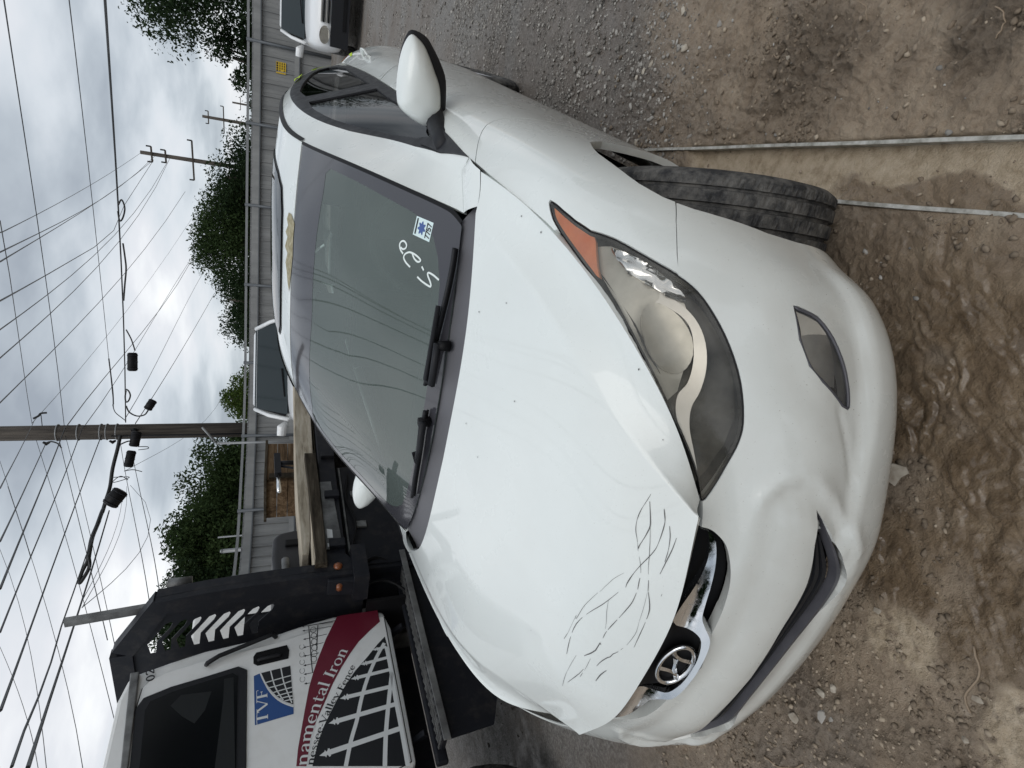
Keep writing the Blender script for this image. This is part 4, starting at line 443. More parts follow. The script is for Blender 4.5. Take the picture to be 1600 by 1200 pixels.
def onsurf(M, st, off=0.):
    st = [tuple(q) for q in st]; sg = np.array([q[2] if len(q) > 2 else 1 for q in st], float); P = M.m([q[:2] for q in st]); V = M.pos(P)+M.nrm(P)*M.outward*off
    V[:, 0] *= sg; return V
def surfnrm(M, st):
    sg = np.array([q[2] if len(q) > 2 else 1 for q in st], float); n = M.nrm(M.m([q[:2] for q in st]))*M.outward; n[:, 0] *= sg; return n
def ribbon(M, st, w, off, mb, taper=True, closed=False):
    """thin strip following a line on the surface"""
    C = onsurf(M, st, off); N = surfnrm(M, st); n = len(C); V = []
    for i in range(n):
        d = C[min(i+1, n-1)]-C[max(i-1, 0)]; a = np.cross(d, N[i]); a /= max(np.linalg.norm(a), 1e-9)
        ww = w*(.35+.65*math.sin(math.pi*min(max(i/(n-1), .08), .92))) if taper else w
        V += [C[i]-a*ww/2, C[i]+a*ww/2]
    mb.add(V, [(2*i, 2*i+1, 2*i+3, 2*i+2) for i in range(n-1)])
for M_, pt, tst in ((FM, (3, 8), (1, 0, 0)), (HM, (1, 3), (0, 0, 1)), (GM, (1, 4), (0, 0, 1))):
    M_.outward = 1; M_.outward = 1 if np.dot(M_.nrm(M_.m([pt]))[0], tst) > 0 else -1
def rect(s0, s1, t0, t1): return [(s0, t0), (s1, t0), (s1, t1), (s0, t1)]

car = empty('sedan', (0, 0, 0), label='white four-door sedan with a scratched bonnet and clouded headlights, nose in the mud in front', cat='car')
# --- bonnet with its pressed crease
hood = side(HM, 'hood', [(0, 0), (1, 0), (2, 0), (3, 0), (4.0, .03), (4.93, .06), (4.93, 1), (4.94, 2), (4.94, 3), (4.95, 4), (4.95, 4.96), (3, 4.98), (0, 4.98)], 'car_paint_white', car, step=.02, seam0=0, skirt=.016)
mb = MB()
for i in range(BK['nscratch']):
    l = BK['scratch%d' % i]; c = catmull([q[:2] for q in l], 4); sg = [l[min(j//4, len(l)-1)][2] for j in range(len(c))]
    pts_ = [(a, b, s_) for (a, b), s_ in zip(c, sg)]; k_ = 0; w0_ = .0009+.0012*rnd.random()
    while k_ < len(pts_)-2:      # the scratch breaks off and starts again
        n_ = rnd.randint(5, 16); ribbon(HM, pts_[k_:k_+n_+1], w0_*rnd.uniform(.5, 1.5), .0009, mb); k_ += n_+rnd.choice((0, 0, 1, 2))
mb.build('scratches', 'scratch_dark', hood, label='dark curving scratches through the paint', kind='stuff')
mb = MB()
for i in range(14):
    s_, t_ = rnd.uniform(.1, 4.8), rnd.uniform(.3, 4.8); c = onsurf(HM, [(s_, t_, rnd.choice((-1, 1)))], .0013)[0]; r = rnd.uniform(.001, .0026)
    mb.add([(c[0]+r*math.cos(a)*rnd.uniform(.6, 1.3), c[1]+r*math.sin(a), c[2]+.0004) for a in np.linspace(0, 6.28, 7)[:-1]], [tuple(range(6))])
mb.build('paint_chips', 'scratch_dark', hood, kind='stuff')
# --- front bumper
G0 = [(2.0, 0), (1.93, .13), (1.80, .28), (1.77, .45), (1.755, .63), (1.72, .83), (1.64, 1.05), (1.49, 1.24), (1.22, 1.44), (.84, 1.58), (.47, 1.68), (.07, 1.76)]   # grille opening, centre to side
HLO = [(.068, 2.0), (.614, 2.106), (1.145, 2.36), (1.39, 2.56), (1.50, 2.77), (1.59, 3.14), (1.63, 3.62), (1.63, 4.03), (1.595, 4.38), (1.475, 4.66)]
SEAM = [(1.472, 4.66), (1.655, 4.94), (1.883, 5.313), (2.125, 5.715), (2.513, 6.123)]
def arch(cy, cz, R, a0, a1, n, x=.86):
    out = []; K = FM
    for i in range(n+1):
        a = math.radians(a0+(a1-a0)*i/n); y = cy-R*math.cos(a); z = cz+R*math.sin(a); q = np.array([3.5, 6.])
        for _ in range(30):
            P = K.pos(K.m([q]))[0]; J = np.stack([(K.pos(K.m([q+h]))[0]-P)[1:]/.01 for h in (np.array([.01, 0]), np.array([0, .01]))], 1)
            q = q+np.clip(np.linalg.lstsq(J, np.array([y, z])-P[1:], rcond=None)[0], -.5, .5); q = np.clip(q, [0, 4.5], [6, 15])
        out.append(tuple(q))
    return out
ARF = arch(.80, .30, .385, 67, 4, 7)[:0]
ARC_FRONT = [(2.513, 6.123), (2.715, 6.031), (3.028, 5.897), (3.654, 5.566), (4.15, 5.511), (5.02, 5.60), (6, 5.75)]
ITop = [(3.36, 0), (3.30, .35), (3.26, .62), (3.30, .80), (3.41, 1.05), (3.43, 1.17), (3.40, 1.35), (3.30, 1.57), (3.20, 1.79)]
IBot = [(3.20, 1.79), (3.605, 1.63), (4.009, 1.43), (4.33, 1.242), (4.45, 1.089), (4.37, .92), (4.18, .68), (4.03, .389), (3.98, 0)]
HLU = [(.2, 6.62), (.085, 6.35), (.03, 5.9), (.02, 5.1), (.02, 3.96), (.02, 2.93), (.02, 2.3)]
HLFULL = HLO+[(1.246, 5.015), (.954, 5.58), (.548, 6.193), (.443, 6.783)]+HLU
HLS = [tuple(q) for q in np.maximum(catmull(HLFULL, 3, True), 0)]
G0 = [tuple(q) for q in catmull(G0, 3)]; ITop = [tuple(q) for q in catmull(ITop, 3)]; IBot = [tuple(q) for q in catmull(IBot, 3)]; ITop = [(a, max(b, 0)) for a, b in ITop]; IBot = [(a, max(b, 0)) for a, b in IBot]
bump_out = G0+HLS[:27]+SEAM[:-1]+ARC_FRONT+[(6, 4), (6, 2), (6, 0)]+IBot[::-1]+ITop[::-1][1:]
FOG = BK['fog']
fogc = FM.m(FOG).mean(0)
def bump_fn(P2, V):
    """pressed surround of the intake, fog lamp pocket and chin crease"""
    d = np.zeros(len(P2)); q = FM.m([(1.9, 1.85), (2.3, 2.0), (2.7, 2.06), (3.1, 2.0), (3.6, 1.84), (4.0, 1.66), (4.35, 1.46)])
    q = densify(q, .02)[:-1]; dist = np.full(len(P2), 9.)
    for a in q: dist = np.minimum(dist, np.hypot(P2[:, 0]-a[0], P2[:, 1]-a[1]))
    d += .006*np.exp(-(dist/.022)**2)
    S_ = np.interp(P2[:, 0], FM.ks, range(FM.ns)); T_ = np.interp(P2[:, 1], FM.kt, range(FM.nt))
    tl = np.interp(S_, [1.9, 2.3, 2.7, 3.1, 3.6, 4.0, 4.35, 4.6], [1.85, 2.0, 2.06, 2.0, 1.84, 1.66, 1.46, .9])
    d -= .010*smooth(-.02, .08, tl-T_)*smooth(1.7, 2.3, S_)*smooth(4.5, 4.2, S_)      # centre panel set back behind the surround
    lip = smooth(4.08, 4.42, S_+.25*smooth(3.6, 1.5, T_))*smooth(5.7, 4.9, S_); d += .014*lip*smooth(.8, 1.6, T_)*smooth(5.2, 4.2, T_)   # chin ledge below the fog lamp
    cr_ = densify(FM.m([(3.55, 2.75), (3.66, 2.5), (3.80, 2.28), (3.95, 2.02)]), .02)[:-1]
    dc = np.min([np.hypot(P2[:, 0]-a_[0], P2[:, 1]-a_[1]) for a_ in cr_], axis=0); d -= .0035*np.exp(-(dc/.010)**2)
    fd = np.hypot((P2[:, 0]-fogc[0])*.9, (P2[:, 1]-fogc[1])); d -= .008*np.exp(-(np.maximum(fd-.09, 0)/.05)**2)
    return d
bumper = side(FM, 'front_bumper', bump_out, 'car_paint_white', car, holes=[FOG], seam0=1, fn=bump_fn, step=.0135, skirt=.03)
# --- grille: recess, bars, emblem
gr = side(FM, 'grille', [(-.0, 0), (0, 1), (.03, 1.78)]+G0[::-1], 'gasket_black', car, seam0=1, off=-.045, step=.03, skirt=0)
barU = [(q[0], q[1]) for q in [(.248, 1.70), (.571, 1.63), (.858, 1.50), (1.058, 1.285), (1.169, 1.063), (1.25, .82), (1.33, .66), (1.5, .56), (1.72, .45), (1.80, .25), (1.82, 0)]]
barI = [(1.70, 0), (1.68, .2), (1.56, .40), (1.35, .47), (1.1, .50), (.85, .52), (.68, .60), (.70, .79), (.80, 1.03), (.815, 1.305), (.68, 1.514), (.5, 1.647)]
side(FM, 'chrome_bar', [tuple(np.maximum(q, 0)) for q in catmull(barU, 3)]+[tuple(np.maximum(q, 0)) for q in catmull(barI, 3)], 'chrome', gr, seam0=1, off=-.004, step=.012, skirt=.02, fn=lambda P, V: -.42*(V[:, 2]-.635))
cen = onsurf(FM, [(1.28, 0)], .006)[0]; nn = np.array([0, -.93, .36]); ux = np.array([1., 0, 0]); uz = np.cross(ux, nn)*-1; uz = np.array([0, .36, .93])
def EM(a, b, h=0): return tuple(cen+ux*a+uz*b+nn*h)
em = MB().tube([EM(.064*math.cos(t), .034*math.sin(t)) for t in np.linspace(0, 2*math.pi, 41)[:-1]], .0055, 8, closed=True).build('emblem', 'chrome', gr, smooth=True, label='chrome oval badge with a slanted letter')
mb = MB()
for pts, w in (([(-.044, -.022), (-.031, -.012), (-.021, .006), (-.019, .029)], .015), ([(.044, .022), (.031, .012), (.021, -.006), (.019, -.029)], .015), ([(-.024, -.007), (-.008, -.002), (.008, .002), (.024, .007)], .013)):
    c = catmull(pts, 5); n = len(c); V = []
    for i in range(n):
        d = c[min(i+1, n-1)]-c[max(i-1, 0)]; a = np.array([-d[1], d[0]])/max(np.linalg.norm(d), 1e-9); ww = w*(1.0-.35*math.sin(math.pi*i/(n-1)))
        V += [EM(*(c[i]-a*ww/2), .001), EM(*c[i], .005), EM(*(c[i]+a*ww/2), .001)]
    mb.add(V, [f for i in range(n-1) for f in ((3*i, 3*i+1, 3*i+4, 3*i+3), (3*i+1, 3*i+2, 3*i+5, 3*i+4))])
mb.build('emblem_letter', 'chrome', em)
MB().add([EM(.06*math.cos(t), .031*math.sin(t), -.006) for t in np.linspace(0, 2*math.pi, 33)[:-1]], [tuple(range(32))]).build('emblem_backing', 'gasket_black', em)
side(FM, 'emblem_shroud', [(.25, 0), (.22, .35), (.30, .60), (.62, .60), (.9, .50), (1.2, .48), (1.5, .42), (1.70, .28), (1.74, 0)], 'gasket_black', gr, seam0=1, off=-.012, step=.02, skirt=.02)
# --- lower intake with its slats
ig = side(FM, 'lower_grille', ITop+IBot[1:], 'gasket_black', car, seam0=1, off=-.06, step=.03, skirt=0)
for f0 in (.16, .38, .60):
    top = np.array(ITop); bot = np.array(IBot[::-1]); n = min(len(top), len(bot)); top = top[np.linspace(0, len(top)-1, n).astype(int)]; bot = bot[np.linspace(0, len(bot)-1, n).astype(int)]
    a = top*(1-f0)+bot*f0; b = top*(1-f0-.12)+bot*(f0+.12); cut = int(n*(.93-.12*f0))
    side(FM, 'slat', [tuple(q) for q in a[:cut]]+[tuple(q) for q in b[:cut][::-1]], 'black_plastic', ig, seam0=1, off=-.022, step=.02, skirt=.02)
a = top*(1-.88)+bot*.88; b = top*(1-.985)+bot*.985
side(FM, 'lower_trim', [tuple(q) for q in a[:-1]]+[tuple(q) for q in b[:-1][::-1]], 'grey_trim', ig, seam0=1, off=-.010, step=.02, skirt=.02)
# --- head lamps, both sides
def shrink(poly, d):
    """inset an outline by d metres in the metric parameter plane, returned in index coordinates"""
    P = FM.m(poly); n = len(P); ar = .5*sum(P[i][0]*P[(i+1) % n][1]-P[(i+1) % n][0]*P[i][1] for i in range(n)); sg = 1 if ar > 0 else -1; out = []
    for i in range(n):
        d1 = P[i]-P[i-1]; d2 = P[(i+1) % n]-P[i]; d1 /= max(np.linalg.norm(d1), 1e-9); d2 /= max(np.linalg.norm(d2), 1e-9)
        t = d1+d2; t /= max(np.linalg.norm(t), 1e-9); nrm_ = np.array([-t[1], t[0]])*sg; out.append(P[i]+nrm_*d)
    out = np.array(out); return [(np.interp(a, FM.ks, range(FM.ns)), np.interp(b, FM.kt, range(FM.nt))) for a, b in np.maximum(out, 0)]
CLEAR = [(.50, 5.80), (.81, 5.60), (1.041, 5.30), (1.25, 4.96), (1.42, 4.58), (1.55, 4.2), (1.585, 3.821), (1.575, 3.5), (1.51, 3.143), (1.38, 2.75), (1.05, 2.45), (.5, 2.25), (.10, 2.20), (.07, 2.45), (.07, 2.9), (.07, 3.444), (.08, 3.985), (.10, 4.611), (.13, 5.1), (.19, 5.44)]
AMB = [(.14, 5.30), (.07, 5.5), (.08, 5.95), (.12, 6.3), (.22, 6.55), (.40, 6.70), (.50, 6.3), (.66, 5.95), (.60, 5.80), (.42, 5.62), (.25, 5.45)]
for mir in (False, True):
    kw = dict(mir=mir, both=False)
    hl = side(FM, 'headlight', HLS, 'gasket_black', car, off=-.040, step=.025, skirt=0, **kw)
    mb = MB(); o1 = HLS; o2 = shrink(o1, .0105); A = onsurf(FM, [(*q, -1 if mir else 1) for q in o1], -.0035); B_ = onsurf(FM, [(*q, -1 if mir else 1) for q in o2], -.007); n = len(o1)
    mb.add(list(A)+list(B_), [(i, (i+1) % n, n+(i+1) % n, n+i) for i in range(n)]); mb.build('lens_rim', 'gasket_black', hl)
    side(FM, 'lamp_housing', CLEAR, 'lamp_dark', hl, off=-.030, step=.025, skirt=0, **kw)
    side(FM, 'turn_signal', AMB, 'lamp_amber', hl, off=-.0075, step=.02, skirt=.01, **kw)
    # rear part of the reflector with its bowl
    side(FM, 'reflector', [(.19, 5.44), (.50, 5.80), (.81, 5.60), (1.041, 5.30), (1.25, 4.96), (1.40, 4.5), (1.30, 4.1), (.9, 3.55), (.45, 3.30), (.07, 3.3), (.08, 3.985), (.10, 4.611), (.13, 5.1)], 'dull_silver', hl, off=-.022, step=.016, skirt=0,
         fn=lambda P, V: -.020*np.exp(-(np.hypot(P[:, 0]-FM.m([(.72, 3.95)])[0][0], P[:, 1]-FM.m([(.72, 3.95)])[0][1])/.055)**4), **kw)
    bc = FM.m([(.72, 3.93)])[0]
    BOWL = [(np.interp(bc[0]+.052*math.cos(a), FM.ks, range(FM.ns)), np.interp(bc[1]+.072*math.sin(a), FM.kt, range(FM.nt))) for a in np.linspace(0, 2*math.pi, 25)[:-1]]
    side(FM, 'projector_bowl', BOWL, 'dull_silver', hl, off=-.020, step=.006, skirt=.004, fn=lambda P, V: .00022*np.sin(P[:, 0]*500)-.009*np.clip(1-(np.hypot((P[:, 0]-bc[0])/.052, (P[:, 1]-bc[1])/.072))**2, 0, 1), **kw)
    # the bright swoosh that wraps the bowl and runs to the nose
    sw_o = catmull([(.30, 4.75), (.62, 4.76), (.95, 4.66), (1.22, 4.36), (1.34, 4.02), (1.30, 3.70), (1.12, 3.38), (.86, 3.16), (.56, 3.04), (.33, 2.86), (.20, 2.60), (.10, 2.36)], 4)
    sw_i = catmull([(.32, 4.44), (.60, 4.50), (.88, 4.44), (1.10, 4.22), (1.20, 3.98), (1.14, 3.76), (.96, 3.50), (.70, 3.32), (.38, 3.26), (.16, 3.06), (.10, 2.72), (.08, 2.38)], 4)
    side(FM, 'light_guide', [tuple(q) for q in sw_o]+[tuple(q) for q in sw_i[::-1]], 'satin_silver', hl, off=-.012, step=.012, skirt=.012, fn=lambda P, V: -.22*(V[:, 2]-.70), **kw)
    # faceted side reflector
    ms = [(.80, 5.50), (1.02, 5.24), (1.21, 4.94), (1.33, 4.62), (1.40, 4.36), (1.36, 4.28), (1.12, 4.46), (.93, 4.74), (.75, 5.0), (.72, 5.3)]
    fr_ = side(FM, 'side_reflector', ms, 'chrome', hl, off=-.012, step=.012, skirt=.005, fn=lambda P, V: .003*np.sign(np.sin(P[:, 1]*330))*np.sign(np.sin(P[:, 0]*240)), **kw)
    side(FM, 'lens', shrink(HLS, .004), 'lens_clouded', hl, off=-.0035, step=.02, skirt=0, **kw)
    # fog lamp
    fg = side(FM, 'fog_lamp', FOG, 'gasket_black', car, off=-.035, step=.02, skirt=0, **kw)
    side(FM, 'fog_reflector', shrink(FOG, .012), 'dull_silver', fg, off=-.024, step=.01, skirt=0, fn=lambda P, V: .012*np.clip((P[:, 1]-fogc[1])/.05, -1, 1), **kw)
    side(FM, 'fog_bulb_cap', [(3.08, 3.84), (3.22, 3.80), (3.34, 3.68), (3.30, 3.52), (3.16, 3.50), (3.10, 3.62)], 'chrome', fg, off=-.019, step=.006, skirt=.004, fn=lambda P, V: .003*np.sin(P[:, 1]*400), **kw)
    side(FM, 'fog_lens', shrink(FOG, .006), 'lens_clear', fg, off=-.013, step=.02, skirt=0, **kw)
    mb = MB(); st = [(*q, -1 if mir else 1) for q in [tuple(x) for x in catmull(shrink(FOG, .0045), 3, True)]]
    mb.tube(onsurf(FM, st, -.011), .0035, 6, closed=True); mb.build('fog_rim', 'grey_trim', fg, smooth=True)
# bridge pieces between lamp and grille sit inside the bumper outline. Fenders:
REAR_ARC = [(2.27, 6.45), (2.268, 6.6), (2.297, 6.801), (2.331, 6.987), (2.387, 7.211), (2.50, 7.40), (2.80, 7.72), (3.3, 7.98), (3.877, 8.11), (4.5, 8.16), (5.2, 8.13), (6, 8.05)]
ARC_TOP = [(2.513, 6.123), (2.393, 6.215), (2.331, 6.324)]
FEND = [(.012, 6.0), (.02, 6.4), (.085, 6.35), (.2, 6.62), (.443, 6.783), (.548, 6.193), (.954, 5.58), (1.246, 5.015), (1.475, 4.68)]
FEND = [(.012, 6.6), (.012, 6.42)]+[(a+.010, b+.012) for a, b in HLS[45:26:-1]]+[(a+.0, b+.02) for a, b in SEAM[1:-1]]+[(2.513, 6.14), (2.393, 6.215), (2.331, 6.324)]+REAR_ARC+[(6, 8.85), (5, 8.96), (4, 8.98), (3, 8.98), (2, 8.97), (1, 8.95), (.4, 8.86), (.012, 8.80)]
RA = [(q[0], q[1]) for q in arch(3.50, .315, .365, -2, 182, 14)]
for mir in (False, True):
    kw = dict(mir=mir, both=False, step=.024)
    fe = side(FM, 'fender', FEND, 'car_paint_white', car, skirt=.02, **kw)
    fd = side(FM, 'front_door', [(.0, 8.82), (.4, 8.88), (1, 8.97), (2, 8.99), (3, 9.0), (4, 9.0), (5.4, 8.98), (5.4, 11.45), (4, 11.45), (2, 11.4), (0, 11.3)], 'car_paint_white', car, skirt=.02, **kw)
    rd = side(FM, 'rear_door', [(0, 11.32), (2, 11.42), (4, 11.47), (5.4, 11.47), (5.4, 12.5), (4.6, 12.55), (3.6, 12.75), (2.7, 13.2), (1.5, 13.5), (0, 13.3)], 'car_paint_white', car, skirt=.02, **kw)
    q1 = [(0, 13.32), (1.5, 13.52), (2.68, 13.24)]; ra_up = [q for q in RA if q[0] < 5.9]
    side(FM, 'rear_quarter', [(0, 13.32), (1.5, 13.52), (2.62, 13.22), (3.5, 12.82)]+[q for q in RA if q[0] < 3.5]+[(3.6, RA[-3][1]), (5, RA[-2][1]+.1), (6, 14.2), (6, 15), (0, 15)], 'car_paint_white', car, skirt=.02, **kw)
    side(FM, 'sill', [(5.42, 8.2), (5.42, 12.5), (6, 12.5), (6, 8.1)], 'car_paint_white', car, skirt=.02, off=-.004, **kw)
    for d_, s0, t0 in ((fd, .85, 10.85), (rd, .85, 12.95)):
        P_ = onsurf(FM, [(s0, t0-.42+.07*i, -1 if mir else 1) for i in range(7)], .0); N_ = surfnrm(FM, [(s0, t0, -1 if mir else 1)])[0]
        P2_ = [P_[i]+N_*(.006+.036*math.sin(math.pi*i/6)**.5) for i in range(7)]
        V = []; 
        for i, q in enumerate(P2_): hh = .012+.006*math.sin(math.pi*i/6); V += [tuple(q+np.array([0, 0, hh])), tuple(q+N_*.008), tuple(q-np.array([0, 0, hh])), tuple(q-N_*.012)]
        F_ = [(4*i+k, 4*i+(k+1) % 4, 4*i+4+(k+1) % 4, 4*i+4+k) for i in range(6) for k in range(4)]+[(0, 1, 2, 3), (27, 26, 25, 24)]
        h_ = mesh('handle', V, F_, 'car_paint_white', d_, True); sb = h_.modifiers.new('s', 'SUBSURF'); sb.levels = sb.render_levels = 2
# --- greenhouse
side(GM, 'roof', [(0, 2.94), (.5, 2.94), (1.05, 2.935), (1.53, 2.95), (1.99, 2.95), (1.99, 5.6), (0, 5.75)], 'car_paint_white', car, holes=[], seam0=0, step=.03, skirt=.02)
sr = side(GM, 'sunroof', [(0, 3.30), (.48, 3.31), (.90, 3.345), (1.17, 3.45), (1.25, 3.7), (1.25, 4.5), (1.1, 4.75), (0, 4.8)], 'car_paint_white', car, seam0=0, off=.006, step=.03, skirt=.02, label='white painted sunroof panel edge')
sr.data.materials[0] = MATS['side_glass']
side(GM, 'sunroof_seal', [(0, 3.27), (.48, 3.28), (.93, 3.31), (1.21, 3.42), (1.30, 3.7), (1.30, 4.5), (1.14, 4.8), (0, 4.85)], 'gasket_black', sr, seam0=0, off=.002, step=.03, skirt=.0)
WST = [(0, 2.90), (.54, 2.895), (1.05, 2.89), (1.53, 2.905), (1.975, 2.90)]
ws = side(GM, 'windshield', WST+[(1.96, 2.216), (1.95, 1.751), (1.95, 1.318), (1.955, .896), (1.96, .465), (1.94, .194), (1.90, .02), (1.3, 0), (0, 0)], 'windscreen_glass', car, seam0=0, step=.035, skirt=.004)
FR_IN = [(0, 2.20), (.57, 2.205), (.813, 2.208), (1.194, 2.225), (1.569, 2.24), (1.78, 2.27), (1.85, 2.20), (1.85, 1.722), (1.84, 1.28), (1.83, .742), (1.79, .517), (1.72, .375), (1.60, .271), (1.42, .19), (1.2, .165), (.9, .155), (.5, .15), (0, .15)]
side(GM, 'shade_band', WST+[(1.975, 2.216), (1.975, 1.751), (1.975, 1.318), (1.975, .896), (1.975, .465), (1.96, .1), (1.90, .0), (1.3, 0), (0, 0)]+FR_IN[::-1], 'frit_band', ws, seam0=0, off=.0007, step=.035, skirt=0)
mb = MB(); e_ = [(1.985, 2.93), (1.985, 2.2), (1.985, 1.7), (1.985, 1.3), (1.985, .9), (1.985, .46), (1.975, .18), (1.93, .01)]
for sg in (1, -1): mb = MB(); ribbon(GM, [(a, b, sg) for a, b in catmull(e_, 4)], .012, .0015, mb, False); mb.build('windshield_seal', 'gasket_black', ws)
pass
for mir in (False, True):
    kw = dict(mir=mir, both=False); sg = -1 if mir else 1
    side(GM, 'roof_rail', [(2.0, .0), (2.02, .1), (2.01, 1), (2.015, 2.9), (2.03, 4), (2.03, 5.6), (2.0, 6.2), (2.0, 7), (4, 7), (4, 6.75), (3.5, 6.75), (3.3, 6.74), (3.02, 6.573), (3.0, 6.19), (2.98, 5.87), (2.95, 5.39), (2.92, 5.0), (2.91, 4.572), (2.92, 4.04), (2.91, 3.685), (2.89, 3.3), (2.88, 2.99), (2.88, 2.51), (2.99, 1.853), (3.06, 1.18), (3.25, .6), (3.95, .02), (3.5, 0)], 'car_paint_white', car, step=.026, skirt=.016, **kw)
    WOUT = [(3.93, .03), (3.25, .6), (3.06, 1.18), (2.99, 1.853), (2.88, 2.51), (2.88, 2.99), (2.89, 3.3), (2.91, 3.685), (2.92, 4.036), (2.91, 4.572), (2.92, 5.0), (2.95, 5.39), (2.98, 5.87), (3.0, 6.19), (3.02, 6.573), (3.3, 6.735), (3.7, 6.6), (3.97, 5.9), (3.98, 4.6), (3.98, 3), (3.98, 1.5)]
    GF = [(3.62, 1.02), (3.35, 1.3), (3.16, 1.85), (3.08, 2.5), (3.07, 3.0), (3.09, 3.6), (3.13, 3.93), (3.5, 3.86), (3.86, 3.80), (3.86, 3), (3.86, 1.2)]
    GR = [(3.15, 4.22), (3.11, 4.57), (3.14, 5.0), (3.17, 5.39), (3.18, 5.87), (3.22, 6.2), (3.4, 6.35), (3.7, 6.1), (3.85, 5.7), (3.86, 4.6), (3.86, 4.12), (3.5, 4.16)]
    tr = side(GM, 'window_trim', WOUT, 'black_plastic', car, holes=[GF, GR], step=.022, off=-.001, skirt=.01, **kw)
    side(GM, 'side_window', GF, 'side_glass', tr, step=.05, off=-.008, skirt=0, **kw)
    side(GM, 'side_window', GR, 'side_glass', tr, step=.05, off=-.008, skirt=0, **kw)
    mb = MB(); ribbon(GM, [(a, b, sg) for a, b in catmull([(2.03, 2.94), (2.03, 3.5), (2.03, 4.4), (2.03, 5.5)], 5)], .02, .004, mb, False); mb.build('roof_ditch', 'gasket_black', car)
side(GM, 'rear_glass', [(0, 5.8), (1.95, 5.7), (1.95, 7), (0, 7)], 'side_glass', car, seam0=0, step=.06, skirt=0)
# torn, peeled strips along the front edge of the roof
PE = BK['peel']; side(GM, 'peeled_patch', [(a, b) for a, b in PE], 'peeled_primer', car, both=False, off=.0022, step=.012, skirt=0, label='bare patch of peeled paint on the roof edge')
# trunk and tail (seen only from the side)
tail = []
a = [GM.pos(GM.m([(s_, 7)]))[0] for s_ in np.linspace(0, 4, 9)]; a.append(FM.pos(FM.m([(0, 13.6)]))[0])
b = [np.array([x_, 4.42+.03*(1-x_/.6), 1.06]) for x_ in np.linspace(0, .55, 9)]+[FM.pos(FM.m([(0, 15)]))[0]]
rows = [[np.array(p_)*(1-t)+np.array(q_)*t+np.array([0, 0, .03*math.sin(math.pi*t)]) for p_, q_ in zip(a, b)] for t in np.linspace(0, 1, 7)]
fl = [FM.pos(FM.m([(s_, 15)]))[0] for s_ in np.linspace(0, 6, 8)]
V = []; F = []
for s_ in (1, -1):
    n0 = len(V); V += [(p_[0]*s_, p_[1], p_[2]) for r_ in rows for p_ in r_]
    F += [(n0+i*10+j, n0+i*10+j+1, n0+(i+1)*10+j+1, n0+(i+1)*10+j) for i in range(6) for j in range(9)]
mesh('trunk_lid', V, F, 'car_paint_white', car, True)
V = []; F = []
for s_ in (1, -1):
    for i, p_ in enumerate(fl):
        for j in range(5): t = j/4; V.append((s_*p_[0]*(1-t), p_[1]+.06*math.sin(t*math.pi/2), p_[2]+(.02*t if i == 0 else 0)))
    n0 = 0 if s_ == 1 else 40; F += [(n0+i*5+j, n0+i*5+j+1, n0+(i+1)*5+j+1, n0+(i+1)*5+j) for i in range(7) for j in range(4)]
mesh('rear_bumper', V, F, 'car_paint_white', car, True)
for mir in (False, True): side(FM, 'tail_light', [(.25, 14.1), (.2, 15), (1.6, 15), (1.4, 14.5), (.7, 14.1)], 'tail_red', car, both=False, mir=mir, off=.004, step=.03, skirt=.004)
mb = MB(); Y_ = []
for nm in ('yel3', 'yel4'): ribbon(GM, [tuple(q[:2]) for q in catmull(BK[nm], 3)], .030, .006, mb)
for nm in ('yel5', 'yel2'): ribbon(FM, [tuple(q[:2]) for q in catmull(BK[nm], 3)], .034, .003, mb)
mb.build('yellow_marking', 'paint_yellow_pen', car, label='scrawl of yellow-green marker on the rear quarter', kind='stuff')
# inner black shell, so that gaps read dark, with wheel wells
def shell(M, s0, s1, t0, t1, n1, n2, off):
    S, T = np.meshgrid(np.linspace(s0, s1, n1), np.linspace(t0, t1, n2), indexing='ij'); st = np.stack([S.ravel(), T.ravel()], 1); P = M.pos(M.m(st))+M.nrm(M.m(st))*M.outward*off
    V = []; F = []
    for s_ in (1, -1):
        n0 = len(V); V += [(p_[0]*s_, p_[1], p_[2]) for p_ in P]
        for i in range(n1-1):
            for j in range(n2-1):
                q = [i*n2+j, i*n2+j+1, (i+1)*n2+j+1, (i+1)*n2+j]; c = P[q].mean(0)
                if M is FM and (math.hypot(c[1]-.83, c[2]-.31) < .43 or math.hypot(c[1]-3.5, c[2]-.315) < .40): continue
                F.append(tuple(n0+k for k in q))
    return V, F
mb = MB(); mb.add(*shell(FM, 0, 6, 0, 15, 20, 70, -.065)); mb.add(*shell(HM, 0, 5, .1, 5, 10, 10, -.03))
mb.box(-.62, .62, .35, 4.3, .17, .19)
for cy in (.84, 3.5):
    for s_ in (1, -1):
        arc = [(cy-.44*math.cos(t), .31+.44*math.sin(t)) for t in np.linspace(.12, math.pi-.12, 15)]
        V = [(s_*x_, y_, z_) for x_ in (.77, .50) for y_, z_ in arc]; mb.add(V, [(i, i+1, 16+i, 15+i) for i in range(14)]+[tuple(range(15, 30))])
mb.build('inner_shell', 'shell_black', car, label='dark inner wings and floor pan')
